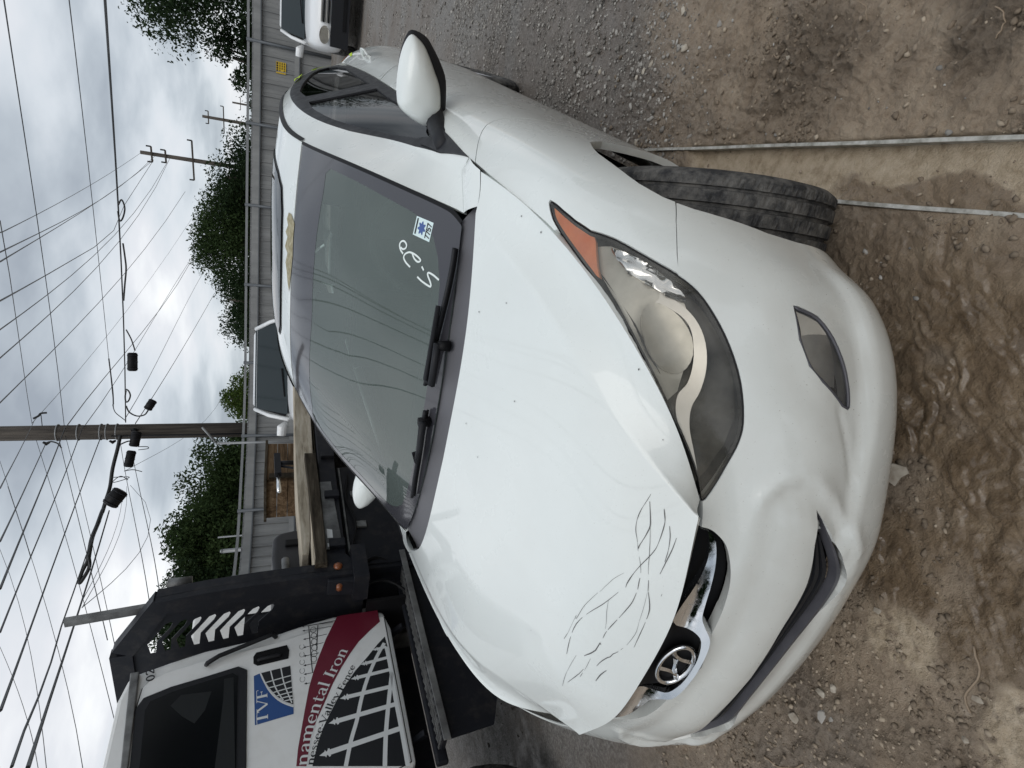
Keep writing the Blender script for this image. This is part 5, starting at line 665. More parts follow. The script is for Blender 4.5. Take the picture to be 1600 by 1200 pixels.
# cabin
it = MB(); it.box(-.66, .66, .95, 1.45, .80, .90); it.box(-.66, .66, 1.0, 1.3, .55, .82)
for sx in (-.36, .36):
    it.box(sx-.24, sx+.24, 1.75, 2.25, .40, .56); it.box(sx-.23, sx+.23, 2.2, 2.36, .5, 1.06, Matrix.Rotation(0, 4, 'X')); it.box(sx-.12, sx+.12, 2.27, 2.38, 1.09, 1.25)
it.box(-.62, .62, 2.85, 3.0, .45, 1.1); it.box(-.62, .62, 2.5, 2.95, .40, .56); it.box(-.7, .7, 1.0, 3.6, .28, .32); it.box(-.66, .66, 3.0, 3.7, .93, .96)
o = it.build('interior', 'interior_dark', car); bevel(o, .04, 3)
o = MB().tube([(.36+.185*math.cos(t), 1.52+.05*math.sin(t), .93+.18*math.sin(t)) for t in np.linspace(0, 2*math.pi, 29)[:-1]], .015, 8, closed=True).build('steering_wheel', 'interior_dark', car, True)
# cowl
V = []; hr = onsurf(HM, [(s_, 4.9, g_) for g_, s_ in [(-1, s) for s in np.linspace(4.7, 0, 14)]+[(1, s) for s in np.linspace(0, 4.7, 14)[1:]]], -.035); gr_ = onsurf(GM, [(s_, .12 if abs(s_) < 1.8 else .05, g_) for g_, s_ in [(-1, s) for s in np.linspace(1.93, 0, 14)]+[(1, s) for s in np.linspace(0, 1.93, 14)[1:]]], -.010)
n = len(hr); mid = (hr*.62+gr_*.38)+np.array([0, 0, -.004]); V = list(hr)+list(mid)+list(gr_)
cw = mesh('cowl_panel', V, [(r_*n+i, r_*n+i+1, (r_+1)*n+i+1, (r_+1)*n+i) for r_ in range(2) for i in range(n-1)], 'cowl_grey', car, True)
mb = MB()
for k in range(8):
    for i in range(5):
        for j in range(7):
            u_ = (k+.12+.11*j)/9.0; x_ = .50-1.02*u_; 
            idx = np.interp(x_, hr[:, 0], range(n)); i0 = int(idx); f_ = idx-i0; A = hr[i0]*(1-f_)+hr[min(i0+1, n-1)]*f_; B_ = mid[i0]*(1-f_)+mid[min(i0+1, n-1)]*f_
            c = A+(B_-A)*(.16+.085*i)+np.array([0, 0, .0025]); w_ = .0042; mb.add([(c[0]-w_, c[1]-.0028, c[2]), (c[0]+w_, c[1]-.0028, c[2]), (c[0]+w_, c[1]+.0028, c[2]+.0006), (c[0]-w_, c[1]+.0028, c[2]+.0006)], [(0, 1, 2, 3)])
mb.build('vent_slots', 'shell_black', cw, kind='stuff')
# wipers: traced arm and blade lines just above the glass foot
def wiper(blade, arm, hub, lab):
    w_ = empty('wiper'); w_.parent = car; w_['label'] = lab
    st = [tuple(x) for x in catmull([q[:2] for q in blade], 4)]; sg = [(1 if len(q) < 3 else q[2]) for q in blade]; sg = [sg[min(i//4, len(sg)-1)] for i in range(len(st))]
    B1 = onsurf(GM, [(a_, b_, s_) for (a_, b_), s_ in zip(st, sg)], .008); B2 = onsurf(GM, [(a_, b_, s_) for (a_, b_), s_ in zip(st, sg)], .019)
    mb = MB(); mb.tube(B1, .0045, 5); mb.build('rubber_blade', 'gasket_black', w_); MB().tube(B2, .0065, 6).build('blade_frame', 'black_plastic', w_, True)
    A = onsurf(GM, arm, .038); MB().tube(A, [.011]*(len(A)-2)+[.008, .007], 6).build('arm', 'black_plastic', w_, True)
    c = onsurf(GM, [hub], .03)[0]; MB().tube([c-np.array([0, 0, .03]), c+np.array([0, 0, .004])], [.016, .013], 12).build('hub_cap', 'gasket_black', w_, True)
wiper(BK['wbladeA'], BK['warmA'], BK['whubA'], 'wiper lying near the inspection sticker')
wiper(BK['wbladeB'], BK['warmB'], BK['whubB'], 'wiper near the far corner of the glass')
# sticker and pen figures on the glass
st = BK['sticker']; C4 = [onsurf(GM, [q], .0012)[0] for q in st]
def SQ(u_, v_, h=0):   # bilinear on the sticker: u to the right when read upright, v up
    a_ = C4[3]*(1-u_)+C4[0]*u_; b_ = C4[2]*(1-u_)+C4[1]*u_; q = b_*(1-v_)+a_*v_; n_ = surfnrm(GM, [st[0]])[0]; return tuple(q+n_*h)
sk_ = MB().add([SQ(0, 0), SQ(1, 0), SQ(1, 1), SQ(0, 1)], [(0, 1, 2, 3)]).build('sticker', 'sticker_white', ws, label='small white sticker with a blue emblem and the number 7757')
mb = MB()
def seg7(mb, x0, y0, w, h, ch, t, put):
    S = {'7': [((0, 1), (1, 1)), ((1, 1), (.35, 0))], '5': [((1, 1), (0.1, 1)), ((.1, 1), (0, .55)), ((0, .55), (.7, .6)), ((.7, .6), (1, .3)), ((1, .3), (.7, 0)), ((.7, 0), (0, .05))]}[ch]
    for (a0, b0), (a1, b1) in S:
        p_ = np.array([x0+a0*w, y0+b0*h]); q_ = np.array([x0+a1*w, y0+b1*h]); d = q_-p_; nn_ = np.array([-d[1], d[0]])/np.linalg.norm(d)*t/2; d = d/np.linalg.norm(d)*t/2
        mb.add([put(*(p_-d-nn_), .0006), put(*(q_+d-nn_), .0006), put(*(q_+d+nn_), .0006), put(*(p_-d+nn_), .0006)], [(0, 1, 2, 3)])
for i, ch in enumerate('7757'): seg7(mb, .12+.2*i, .07, .14, .22, ch, .055, SQ)
mb.add([SQ(.08, .85, .0005), SQ(.92, .85, .0005), SQ(.92, .93, .0005), SQ(.08, .93, .0005)], [(0, 1, 2, 3)])
mb.build('sticker_digits', 'ink_black', sk_)
MB().add([SQ(.5+(.30+.07*math.cos(7*t))*math.cos(t), .58+(.19+.05*math.cos(7*t))*math.sin(t), .0005) for t in np.linspace(0, 6.283, 43)[:-1]], [tuple(range(42))]).build('sticker_emblem', 'sticker_blue', sk_)
mb = MB()
for kk in ('pen_a', 'pen_b', 'pen_c', 'pen_d'):
    c = catmull(BK[kk], 5); ribbon(GM, [tuple(q) for q in c], .0055, .0012, mb, False)
mb.build('pen_marks', 'pen_white', ws, label='white handwritten figures on the glass')
# --- mirrors
CAP = [(1.0,1.054),(.972,1.072),(.924,1.082),(.863,1.083),(.822,1.078),(.798,1.071),(.78,1.052),(.764,1.022),(.752,.991),(.75,.967),(.758,.948),(.776,.934),(.803,.932),(.87,.944),(.915,.968),(.972,1.005),(.993,1.03)]
def dome(outl, y0, depth, rings, sgn):
    c = np.array(outl).mean(0); V = []; F = []; n = len(outl); o_ = np.array(catmull(outl, 3, True)); n = len(o_)
    for k in range(rings):
        t = k/(rings-1)*.985; r_ = math.cos(t*math.pi/2)**.75
        for q in o_: p_ = c+(q-c)*r_; V.append((sgn*p_[0], y0-depth*math.sin(t*math.pi/2), p_[1]))
    for k in range(rings-1): F += [(k*n+i, k*n+(i+1) % n, (k+1)*n+(i+1) % n, (k+1)*n+i) for i in range(n)]
    F.append(tuple((rings-1)*n+i for i in range(n))); return V, F
for sg in (1, -1):
    mr = empty('side_mirror'); mr.parent = car
    V, F = dome(CAP, 1.585, .075, 9, sg); mesh('mirror_cap', V, F, 'car_paint_white', mr, True)
    BL = [(q[0]+.012*(1 if q[0] > .85 else 0), q[1]-.002) for q in CAP]; BL = [(x_ if z_ > .99 else x_+.012, z_-.020*(1 if z_ < 1.03 else 0)) for x_, z_ in BL]
    V, F = dome(BL, 1.60, .035, 6, sg); mb = MB().add(V, F); V, F = dome(BL, 1.60, -.07, 4, sg); mb.add(V, F); mb.build('mirror_body', 'black_plastic', mr, True)
    MB().add([(sg*(.875+.105*math.cos(t)), 1.672, 1.008+.058*math.sin(t)) for t in np.linspace(0, 6.283, 21)[:-1]], [tuple(range(20))]).build('mirror_glass', 'chrome', mr)
    # stalk and the black triangular sail
    stalk = [((.725, 1.36, .945), .035), ((.745, 1.46, .945), .034), ((.775, 1.54, .950), .033), ((.82, 1.60, .962), .030)]
    mb = MB(); mb.tube([(sg*p_[0], p_[1], p_[2]) for p_, _ in stalk], [r_ for _, r_ in stalk], 10); mb.build('mirror_stalk', 'black_plastic', mr, True)
    side(GM, 'mirror_sail', [(3.97, .02), (3.97, 1.9), (3.86, 1.95), (3.62, 1.02), (3.35, 1.28), (3.2, 1.1), (3.27, .6)], 'black_plastic', mr, both=False, mir=sg < 0, off=.006, step=.03, skirt=.008)
# pillar feet: white panels closing the corner between bonnet, glass and fender
for sg in (1, -1):
    A = onsurf(HM, [(s_, 4.98, sg) for s_ in np.linspace(3.3, 5, 7)], 0); B_ = onsurf(GM, [(s_, .0, sg) for s_ in np.linspace(2.0, 4, 7)], -.001)
    V = []
    for t in np.linspace(0, 1, 5): V += list(A*(1-t)+B_*t+np.array([0, 0, .006*math.sin(math.pi*t)]))
    mesh('pillar_foot', V, [(r_*7+i, r_*7+i+1, (r_+1)*7+i+1, (r_+1)*7+i) for r_ in range(4) for i in range(6)], 'car_paint_white', car, True)
# --- wheels
def wheel(name, c, steer, sg):
    A = math.radians(steer); w_ = empty(name); w_.parent = car; w_.location = c; w_.rotation_euler = (0, 0, A)
    prof = [(-.095, .215), (-.108, .235), (-.110, .265), (-.104, .295), (-.094, .310), (-.088, .3155), (-.060, .3175), (-.058, .309), (-.052, .309), (-.050, .318), (-.019, .3185), (-.017, .309), (-.010, .309), (-.008, .3185), (.022, .3185), (.024, .309), (.031, .309), (.033, .318), (.060, .3175), (.062, .310), (.067, .310), (.069, .317), (.088, .3155), (.094, .310), (.104, .295), (.110, .265), (.108, .235), (.095, .215)]
    n = 240; V = []; m_ = len(prof)
    for i in range(n):
        t = 2*math.pi*i/n
        for j, (x_, r_) in enumerate(prof):
            rr = r_-(.0026 if ((i+int(x_*90)) % (4 if abs(x_) > .06 else 6) == 0 and r_ > .3135) else 0); V.append((x_, rr*math.cos(t), rr*math.sin(t)))
    F = [(i*m_+j, i*m_+j+1, ((i+1) % n)*m_+j+1, ((i+1) % n)*m_+j) for i in range(n) for j in range(m_-1)]
    mesh('tyre', V, F, 'tyre_rubber', w_, False)
    mb = MB()
    for k in range(5):
        a_ = 2*math.pi*k/5; R_ = Matrix.Rotation(a_, 4, 'X'); mb.box(sg*.055, sg*.085, -.03, .03, .03, .205, R_)
    mb.tube([(sg*.03, 0, 0), (sg*.09, 0, 0)], .05, 16); V = []; 
    for x_, r_ in ((-.095, .216), (.0, .19), (sg*.06, .195), (sg*.095, .216)): V += [(x_, r_*math.cos(t), r_*math.sin(t)) for t in np.linspace(0, 2*math.pi, 41)[:-1]]
    mb.add(V, [(k*40+i, k*40+(i+1) % 40, (k+1)*40+(i+1) % 40, (k+1)*40+i) for k in range(3) for i in range(40)])
    bevel(mb.build('rim', 'alloy', w_), .004)
wheel('front_wheel', (.74, .862, .316), 16, 1); wheel('front_wheel', (-.76, .862, .316), 16, -1)
wheel('rear_wheel', (.755, 3.50, .316), 0, 1); wheel('rear_wheel', (-.755, 3.50, .316), 0, -1)

# ---------------------------------------------------------------- materials of the yard
m = Mat('truck_white', (.66, .67, .66), .38, coat=.4); m.base(m.mix(m.ramp(m.noise(6, 6, .65), [(.45, 0), (.8, .35)]), (.78, .79, .78), (.50, .48, .43)))
m = Mat('truck_black', (.010, .011, .014), .45, spec=.22); m.rough(m.ramp(m.noise(9, 5), [(.3, .35), (.8, .65)])); m.base(m.mix(m.ramp(m.noise(11, 6, .7), [(.5, 0), (.75, .35)]), (.013, .014, .018), (.07, .062, .055)))
m = Mat('steel_grey', (.20, .205, .20), .55, .5); m.base(m.ramp(m.noise(8, 6, .6), [(.35, (.10, .10, .10)), (.7, (.27, .275, .27))]))
Mat('decal_maroon', (.135, .012, .028), .4); Mat('decal_blue', (.022, .075, .24), .4); Mat('decal_black', (.010, .011, .014), .4); Mat('decal_white', (.66, .68, .68), .45)
m = Mat('cab_glass', (.006, .007, .008), .12, spec=.12)
Mat('dim_shape', (.016, .018, .019), .5, spec=.2)
m = Mat('tank_plastic', (.035, .035, .038), .5, spec=.3)
def wood(name, c0, c1, c2, axis):
    m = Mat(name, c1, .85, spec=.12); mp = m.n('ShaderNodeMapping'); m.l(m.co(), mp.inputs[0]); s = [30, 30, 30]; s[axis] = 1.6; mp.inputs['Scale'].default_value = s
    f = m.noise(1, 7, .65, mp.outputs[0], .6); m.base(m.mix(m.ramp(m.noise(2.5, 4), [(.4, 0), (.7, .5)]), m.ramp(f, [(.33, c0), (.5, c1), (.68, c2)]), c0)); m.bump(f, .5, .004); return m
wood('wood_pale', (.22, .185, .135), (.42, .37, .29), (.56, .51, .42), 1); wood('wood_dark', (.018, .015, .011), (.050, .041, .030), (.10, .085, .065), 1); wood('wood_brown', (.045, .03, .018), (.13, .085, .05), (.21, .15, .095), 1)
m = Mat('fence_sheet', (.20, .215, .22), .55, .15); mp = m.n('ShaderNodeMapping'); m.l(m.geo(), mp.inputs[0]); mp.inputs['Scale'].default_value = (1.2, 1.2, .25); m.base(m.ramp(m.noise(2, 6, .6, mp.outputs[0]), [(.3, (.19, .195, .195)), (.72, (.31, .315, .31))]))
m = Mat('galvanised', (.26, .27, .275), .5, .4); m = Mat('fence_dark', (.10, .11, .12), .5, .2)
m = Mat('pole_wood', (.06, .052, .045), .9); mp = m.n('ShaderNodeMapping'); m.l(m.co(), mp.inputs[0]); mp.inputs['Scale'].default_value = (14, 14, .8); m.base(m.ramp(m.noise(1, 6, .6, mp.outputs[0]), [(.35, (.032, .028, .025)), (.65, (.095, .083, .07))]))
Mat('wire_black', (.012, .013, .014), .5); Mat('sign_yellow', (.62, .42, .03), .5)
m = Mat('bark', (.06, .05, .04), .9)
for nm, a, b_ in (('leaf_dark', (.014, .027, .013), (.036, .057, .024)), ('leaf_mid', (.022, .040, .015), (.055, .082, .030)), ('leaf_light', (.03, .055, .012), (.10, .14, .035))):
    m = Mat(nm, b_, .75, spec=.06); g = m.n('ShaderNodeNewGeometry'); rn = m.math('MULTIPLY_ADD', g.outputs['Random Per Island'], .75, .1) if 'Random Per Island' in g.outputs else .5
    f = m.mix(rn, a, b_); m.base(m.mix(m.ramp(m.noise(.7, 3, .5, g.outputs['Position']), [(.35, .55), (.7, 0)]), f, a)); 
    t_ = m.n('ShaderNodeBsdfTranslucent'); m.l(f, t_.inputs[0]); ms_ = m.n('ShaderNodeMixShader'); ms_.inputs[0].default_value = .25; m.l(m.b.outputs[0], ms_.inputs[1]); m.l(t_.outputs[0], ms_.inputs[2]); m.l(ms_.outputs[0], m.out.inputs[0])
Mat('lamp_orange', (.20, .06, .018), .35, coat=.5); Mat('white_panel_paint', (.72, .73, .73), .35, coat=.5)
m = Mat('far_glass', (.02, .027, .029), .08, spec=.2)
m = Mat('rail_metal', (.45, .44, .41), .55, .3); m.base(m.ramp(m.noise(26, 6, .7), [(.32, (.20, .19, .16)), (.5, (.42, .41, .37)), (.7, (.60, .59, .56))]))
# ---------------------------------------------------------------- flatbed truck alongside
TH = math.radians(5.0); TN = np.array([math.cos(TH), math.sin(TH), 0]); TD = np.array([-math.sin(TH), math.cos(TH), 0]); TO = np.array([-2.2, 1.8, 0])
def TP(a, z, h=0): return tuple(TO+TD*a+TN*h+np.array([0, 0, z]))
TM = Matrix(((TN[0], TD[0], 0, TO[0]), (TN[1], TD[1], 0, TO[1]), (0, 0, 1, 0), (0, 0, 0, 1)))   # local (h, a, z)
truck = empty('flatbed_truck', label='white flatbed truck with a black headache rack and fence lettering on its door', cat='truck')
def tprism(name, P, mat, par, h0, h1, bev=0, **k):
    o = MB().prism([TP(a, z, h0) for a, z in P], TN*(h1-h0)).build(name, mat, par, **k)
    if bev: bevel(o, bev)
    return o
def tbox(name, h0, h1, a0, a1, z0, z1, mat, par, bev=0, **k):
    o = MB().box(h0, h1, a0, a1, z0, z1, TM).build(name, mat, par, **k)
    if bev: bevel(o, bev)
    return o
cabP = [(.015, .773), (.030, .924), (.030, 1.081), (.004, 1.234), (-.042, 1.426), (-.080, 1.78), (-.118, 1.94), (-.160, 2.091), (-.19, 2.125), (-.30, 2.15), (-1.25, 2.13), (-1.75, 1.42), (-2.75, 1.32), (-2.8, .7), (-1.75, .72), (-1.72, 1.0), (-1.5, 1.08), (-1.2, 1.08), (-1.0, .96), (-.95, .74), (-.117, .74)]
cab = tprism('cab', cabP, 'truck_white', truck, -1.72, 0, .02)
tprism('roof_gutter', [(-.17, 2.075), (-.17, 2.115), (-.66, 2.06), (-1.3, 2.05), (-1.3, 2.02), (-.66, 2.03)], 'steel_grey', cab, 0, .03, .005)
DZ = TD_ = None
doorP = [(-.035, .775), (-.045, .93), (-.050, 1.08), (-.075, 1.24), (-.115, 1.43), (-.155, 1.78), (-.192, 1.95), (-.225, 2.02), (-.26, 2.045), (-.40, 2.055), (-.66, 2.035), (-1.1, 2.02), (-1.22, 1.55), (-1.18, 1.1), (-.99, .98), (-.94, .77)]
def tline(L, w, h, mb, closed=False):
    """flat strip along (a, z) polyline on the cab side"""
    L = [np.array(q, float) for q in L]; n = len(L); V = []
    for i in range(n):
        d = (L[(i+1) % n]-L[i-1]) if closed else (L[min(i+1, n-1)]-L[max(i-1, 0)]); d /= max(np.linalg.norm(d), 1e-9); a = np.array([-d[1], d[0]])*w/2
        V += [TP(*(L[i]-a), h), TP(*(L[i]+a), h)]
    mb.add(V, [(2*i, 2*i+1, (2*i+3) % (2*n), (2*i+2) % (2*n)) for i in range(n if closed else n-1)])
door = tprism('door', doorP, 'truck_white', cab, .002, .014, .004)
mb = MB(); tline(doorP, .012, .0035, mb, True); mb.build('door_gap', 'gasket_black', cab)
WIN = TK['win']; W2 = [(-1.22, 1.53), (-.80, 1.534)]+[tuple(q) for q in WIN[1:]]+[(-1.05, 1.99)]
tprism('window_frame', [(-1.25, 1.515), (-.262, 1.555), (-.232, 1.60), (-.262, 1.76), (-.288, 1.915), (-.325, 2.03), (-.38, 2.055), (-.66, 2.025), (-1.07, 2.0)], 'black_plastic', cab, .014, .022, .003)
tprism('window_glass', [(-1.18, 1.56), (-.295, 1.60), (-.272, 1.625), (-.297, 1.76), (-.322, 1.90), (-.355, 1.995), (-.40, 2.01), (-.66, 1.985), (-1.05, 1.96)], 'cab_glass', cab, .0235, .026)
tprism('pane_slab', [(-.80, 1.58), (-.30, 1.62), (-.30, 1.665), (-.42, 1.66), (-.80, 1.67)], 'dim_shape', cab, .0262, .0268, label='dark grey slab shape in the lower part of the glass')  # flat grey slab laid over the lower pane
tprism('glass_reflection', [(-.36, 1.72), (-.35, 1.86), (-.40, 1.90), (-.47, 1.84), (-.52, 1.78), (-.46, 1.74)], 'dim_shape', cab, .0262, .0266, label='dim grey reflection shape painted on the glass')  # reflection in the pane painted as a flat grey patch
tprism('handle_recess', TK['recess'], 'gasket_black', door, .0145, .018, .002)
gp = [tuple(q) for q in TK['recess']]; cx_ = sum(q[0] for q in gp)/len(gp); cz_ = sum(q[1] for q in gp)/len(gp)
MB().tube([TP(cx_-.022, cz_+.06, .02), TP(cx_-.020, cz_+.05, .026), TP(cx_-.010, cz_-.05, .026), TP(cx_-.010, cz_-.06, .02)], .010, 8).build('door_handle', 'black_plastic', door, True)
gb = [(-.20, 1.755), (-.165, 1.70), (-.125, 1.58), (-.085, 1.46), (-.075, 1.43)]
MB().tube([TP(-.185, 1.76, .015)]+[TP(a, z, .045) for a, z in gb]+[TP(-.07, 1.41, .012)], .013, 8).build('grab_handle', 'black_plastic', cab, True)
# lettering and pictures stuck on the door
def decal(name, P, mat, lay, par=None, **k): return mesh(name, [TP(a, z, .0145+.0008*lay) for a, z in P], [tuple(range(len(P)))], mat, par or door, **k)
decal('maroon_swoosh', TK['maroon'], 'decal_maroon', 1)
decal('iron_panel', TK['iron'], 'decal_black', 1, label='black panel with a white picket pattern')
mb = MB()
for q in TK['pickets']:
    a, b = np.array(q[0]), np.array(q[1]); d = (b-a)/np.linalg.norm(b-a); nn_ = np.array([-d[1], d[0]]); L_ = np.linalg.norm(b-a); s_ = .45+L_*1.05
    tline([a+d*.045*s_, b], .030*s_, .0145+.0016, mb)
    for u_, w_ in ((.0, .002), (.02, .014), (.036, .022), (.042, .010)): pass
    prof = [(0, 0), (.014, .006), (.030, .013), (.034, .022), (.040, .010), (.048, .010), (.050, .024), (.060, .022)]
    P = [a+d*x*s_+nn_*y*s_ for x, y in prof]+[a+d*x*s_-nn_*y*s_ for x, y in prof[::-1][:-1]]; mb.add([TP(*p_, .0145+.0017) for p_ in P], [tuple(range(len(P)))])
for q, w_ in zip(TK['irails'], (.020, .022, .022)): tline(catmull(q, 3), w_, .0145+.0018, mb)
mb.build('picket_print', 'decal_white', door, kind='stuff')
mb = MB()
for q in TK['bfence_rail']: tline(catmull(q, 3), .005, .0153, mb)
for q in TK['bfence_pick']:
    tline(q, .0035, .0153, mb); a, b = np.array(q[0]), np.array(q[1]); d = (b-a)/np.linalg.norm(b-a); nn_ = np.array([-d[1], d[0]]); mb.add([TP(*(a-d*.012), .0154), TP(*(a+nn_*.006), .0154), TP(*(a+d*.006), .0154), TP(*(a-nn_*.006), .0154)], [(0, 1, 2, 3)])
for i, c_ in enumerate(TK['bfence_ring']): tline([(c_[0]+(.020+.0*i)*math.cos(t), c_[1]+.016*math.sin(t)) for t in np.linspace(0, 2*math.pi, 17)[:-1]], .003, .0154, mb, True)
for c_ in TK['scroll']: tline([(c_[0]+.017*math.cos(t), c_[1]+.013*math.sin(t)) for t in np.linspace(.6, 5.6, 12)], .0018, .0154, mb)
mb.build('ornament_print', 'decal_black', door, kind='stuff', label='thin black drawing of ornamental fence tops')
decal('blue_panel', TK['blue'], 'decal_blue', 1); decal('grid_panel', TK['blackgrid'], 'decal_black', 2)
mb = MB()
for q in TK['gridlines']: tline(catmull(q, 3), .006, .0145+.0026, mb)
tline(catmull([TK['blue'][i] for i in (1, 2, 3, 4, 5, 6)], 3), .008, .0145+.0027, mb); mb.build('grid_lines', 'decal_white', door, kind='stuff')
# a small serif alphabet: strokes (points, width) in x-height units, plus the advance
TT, th_ = .19, .07
def srf(x, y, w=.17): return ([(x-w, y), (x+w, y)], th_)
def el(cx, cy, rx, ry, a0=0, a1=360, n=18, w0=th_, w1=TT): 
    ts = np.radians(np.linspace(a0, a1, n)); return ([(cx+rx*math.cos(t), cy+ry*math.sin(t)) for t in ts], [w0+(w1-w0)*abs(math.cos(t))**1.5 for t in ts])
GL = {
 'n': ([([(.2, 0), (.2, .95)], TT), ([(.24, .74), (.38, .92), (.56, .95), (.68, .85), (.72, .68)], [th_, .1, .13, .17, TT]), ([(.72, .7), (.72, 0)], TT), srf(.2, .03), srf(.72, .03), ([(.04, .90), (.2, .97)], th_)], .97),
 'm': ([([(.2, 0), (.2, .95)], TT), ([(.24, .74), (.38, .92), (.54, .95), (.66, .85), (.70, .68)], [th_, .1, .13, .17, TT]), ([(.70, .7), (.70, 0)], TT), ([(.74, .74), (.88, .92), (1.04, .95), (1.16, .85), (1.20, .68)], [th_, .1, .13, .17, TT]), ([(1.20, .7), (1.20, 0)], TT), srf(.2, .03), srf(.70, .03), srf(1.2, .03), ([(.04, .90), (.2, .97)], th_)], 1.45),
 'a': ([([(.16, .74), (.22, .90), (.40, .97), (.56, .90), (.60, .72)], [.14, .1, th_, .12, TT]), ([(.60, .74), (.60, .15), (.68, .03), (.80, .08)], [TT, TT, .12, th_]), ([(.58, .56), (.36, .50), (.18, .36), (.16, .18), (.28, .04), (.44, .06), (.58, .18)], [th_, .1, .14, TT, .12, .08, th_])], .84),
 'e': ([([(.14, .56), (.70, .56)], th_), ([(.70, .56), (.64, .84), (.44, .97), (.24, .88), (.12, .60), (.14, .32), (.28, .09), (.48, .02), (.70, .16)], [.12, .14, th_, .12, TT, TT, .14, .1, th_])], .82),
 't': ([([(.30, 1.32), (.30, .22), (.38, .06), (.54, .04), (.62, .12)], [.12, TT, .16, .1, th_]), ([(.08, .94), (.58, .94)], th_)], .64),
 'l': ([([(.22, 0), (.22, 1.55)], TT), srf(.22, .03), ([(.06, 1.48), (.22, 1.56)], th_)], .46),
 'I': ([([(.28, 0), (.28, 1.45)], TT+.03), srf(.28, .03, .22), srf(.28, 1.43, .22)], .60),
 'r': ([([(.2, 0), (.2, .95)], TT), ([(.24, .7), (.36, .90), (.52, .97), (.60, .88)], [th_, .1, .12, .17]), srf(.2, .03), ([(.04, .90), (.2, .97)], th_)], .66),
 'o': ([el(.46, .49, .34, .46)], .94),
 's': ([([(.56, .74), (.50, .92), (.34, .97), (.18, .88), (.18, .70), (.36, .54), (.54, .40), (.56, .20), (.42, .04), (.24, .04), (.14, .24)], [th_, .08, .08, .12, .15, .17, .15, .12, .08, .08, th_])], .70),
 'V': ([([(.08, 1.42), (.56, .02)], TT), ([(.56, .02), (1.0, 1.42)], th_), srf(.1, 1.43, .19), srf(1.0, 1.43, .16)], 1.08),
 'y': ([([(.10, .95), (.44, .05)], TT), ([(.78, .95), (.44, .05), (.30, -.36), (.12, -.42)], [th_, .08, .08, .14]), srf(.12, .96, .15), srf(.78, .96, .13)], .88),
 'F': ([([(.26, 0), (.26, 1.43)], TT+.02), ([(.26, 1.42), (.86, 1.42), (.88, 1.18)], th_), ([(.26, .76), (.68, .76)], th_), ([(.68, .9), (.68, .62)], th_), srf(.26, .03, .2), srf(.2, 1.42, .16)], .94),
 'c': ([([(.68, .76), (.60, .92), (.42, .97), (.22, .86), (.12, .58), (.14, .32), (.28, .09), (.48, .02), (.68, .16)], [.16, .1, th_, .12, TT, TT, .14, .1, th_])], .78),
 'T': ([([(.56, 0), (.56, 1.42)], TT+.02), ([(.06, 1.14), (.08, 1.42), (1.04, 1.42), (1.06, 1.14)], th_), srf(.56, .03, .2)], 1.12),
 '-': ([([(.08, .48), (.44, .48)], .12)], .50), ' ': ([], .42),
 '0': ([el(.45, .7, .32, .68, w0=.16, w1=.2)], .95), '2': ([([(.14, 1.1), (.24, 1.34), (.48, 1.4), (.72, 1.28), (.74, 1.0), (.56, .66), (.14, .09)], .18), ([(.12, .08), (.80, .08)], .18)], .95)}
def text(s, base, size, mat, name, lay, bold=1.):
    """letters set along a line on the cab side, spread to fill it; size = x-height in metres"""
    B = catmull(base, 12); L = np.r_[0, np.cumsum(np.linalg.norm(np.diff(B, axis=0), axis=1))]; sx = L[-1]/sum(GL[c][1] for c in s); x = 0; mb = MB(); hh = .0145+.0008*lay; n_ = 0
    def put(gx, gy, h_):
        q = gx*sx; i = int(np.clip(np.searchsorted(L, q)-1, 0, len(B)-2)); f = (q-L[i])/(L[i+1]-L[i]); d = B[i+1]-B[i]; d /= np.linalg.norm(d); nn_ = np.array([-d[1], d[0]]); nn_ = nn_ if nn_[1] > 0 else -nn_
        return TP(*(B[i]+(B[i+1]-B[i])*f+nn_*gy*size), h_)
    for ch in s:
        st, adv = GL[ch]
        for pts, w in st:
            P = np.array(pts, float); ww = list(w) if isinstance(w, list) else [w]*len(P)
            if len(P) > 3: P2_ = catmull(P, 3); ww = list(np.interp(np.linspace(0, len(P)-1, len(P2_)), range(len(P)), ww)); P = P2_
            V = []; n = len(P)
            for i in range(n):
                d = P[min(i+1, n-1)]-P[max(i-1, 0)]; d = d/max(np.linalg.norm(d), 1e-9); a_ = np.array([-d[1], d[0]])*ww[i]*bold/2
                for sg in (-1, 1): q = P[i]+a_*sg; V.append(put(x+q[0], q[1], hh+.00002*(n_ % 9)))
            mb.add(V, [(2*i, 2*i+1, 2*i+3, 2*i+2) for i in range(n-1)]); n_ += 1
        x += adv
    return mb.build(name, mat, door, kind='stuff')
text('namental Iron', [tuple(q) for q in TK['base1']], .041, 'decal_white', 'lettering', 2)
text('nessee-Valley Fence', [tuple(q) for q in TK['base2']], .023, 'decal_black', 'small_lettering', 2, 1.1)
text('TVF', [tuple(q) for q in TK['tvf']], .036, 'decal_white', 'logo_lettering', 2)
text('02', [tuple(q) for q in TK['num02']], .026, 'decal_black', 'fleet_number', 1, 1.2)
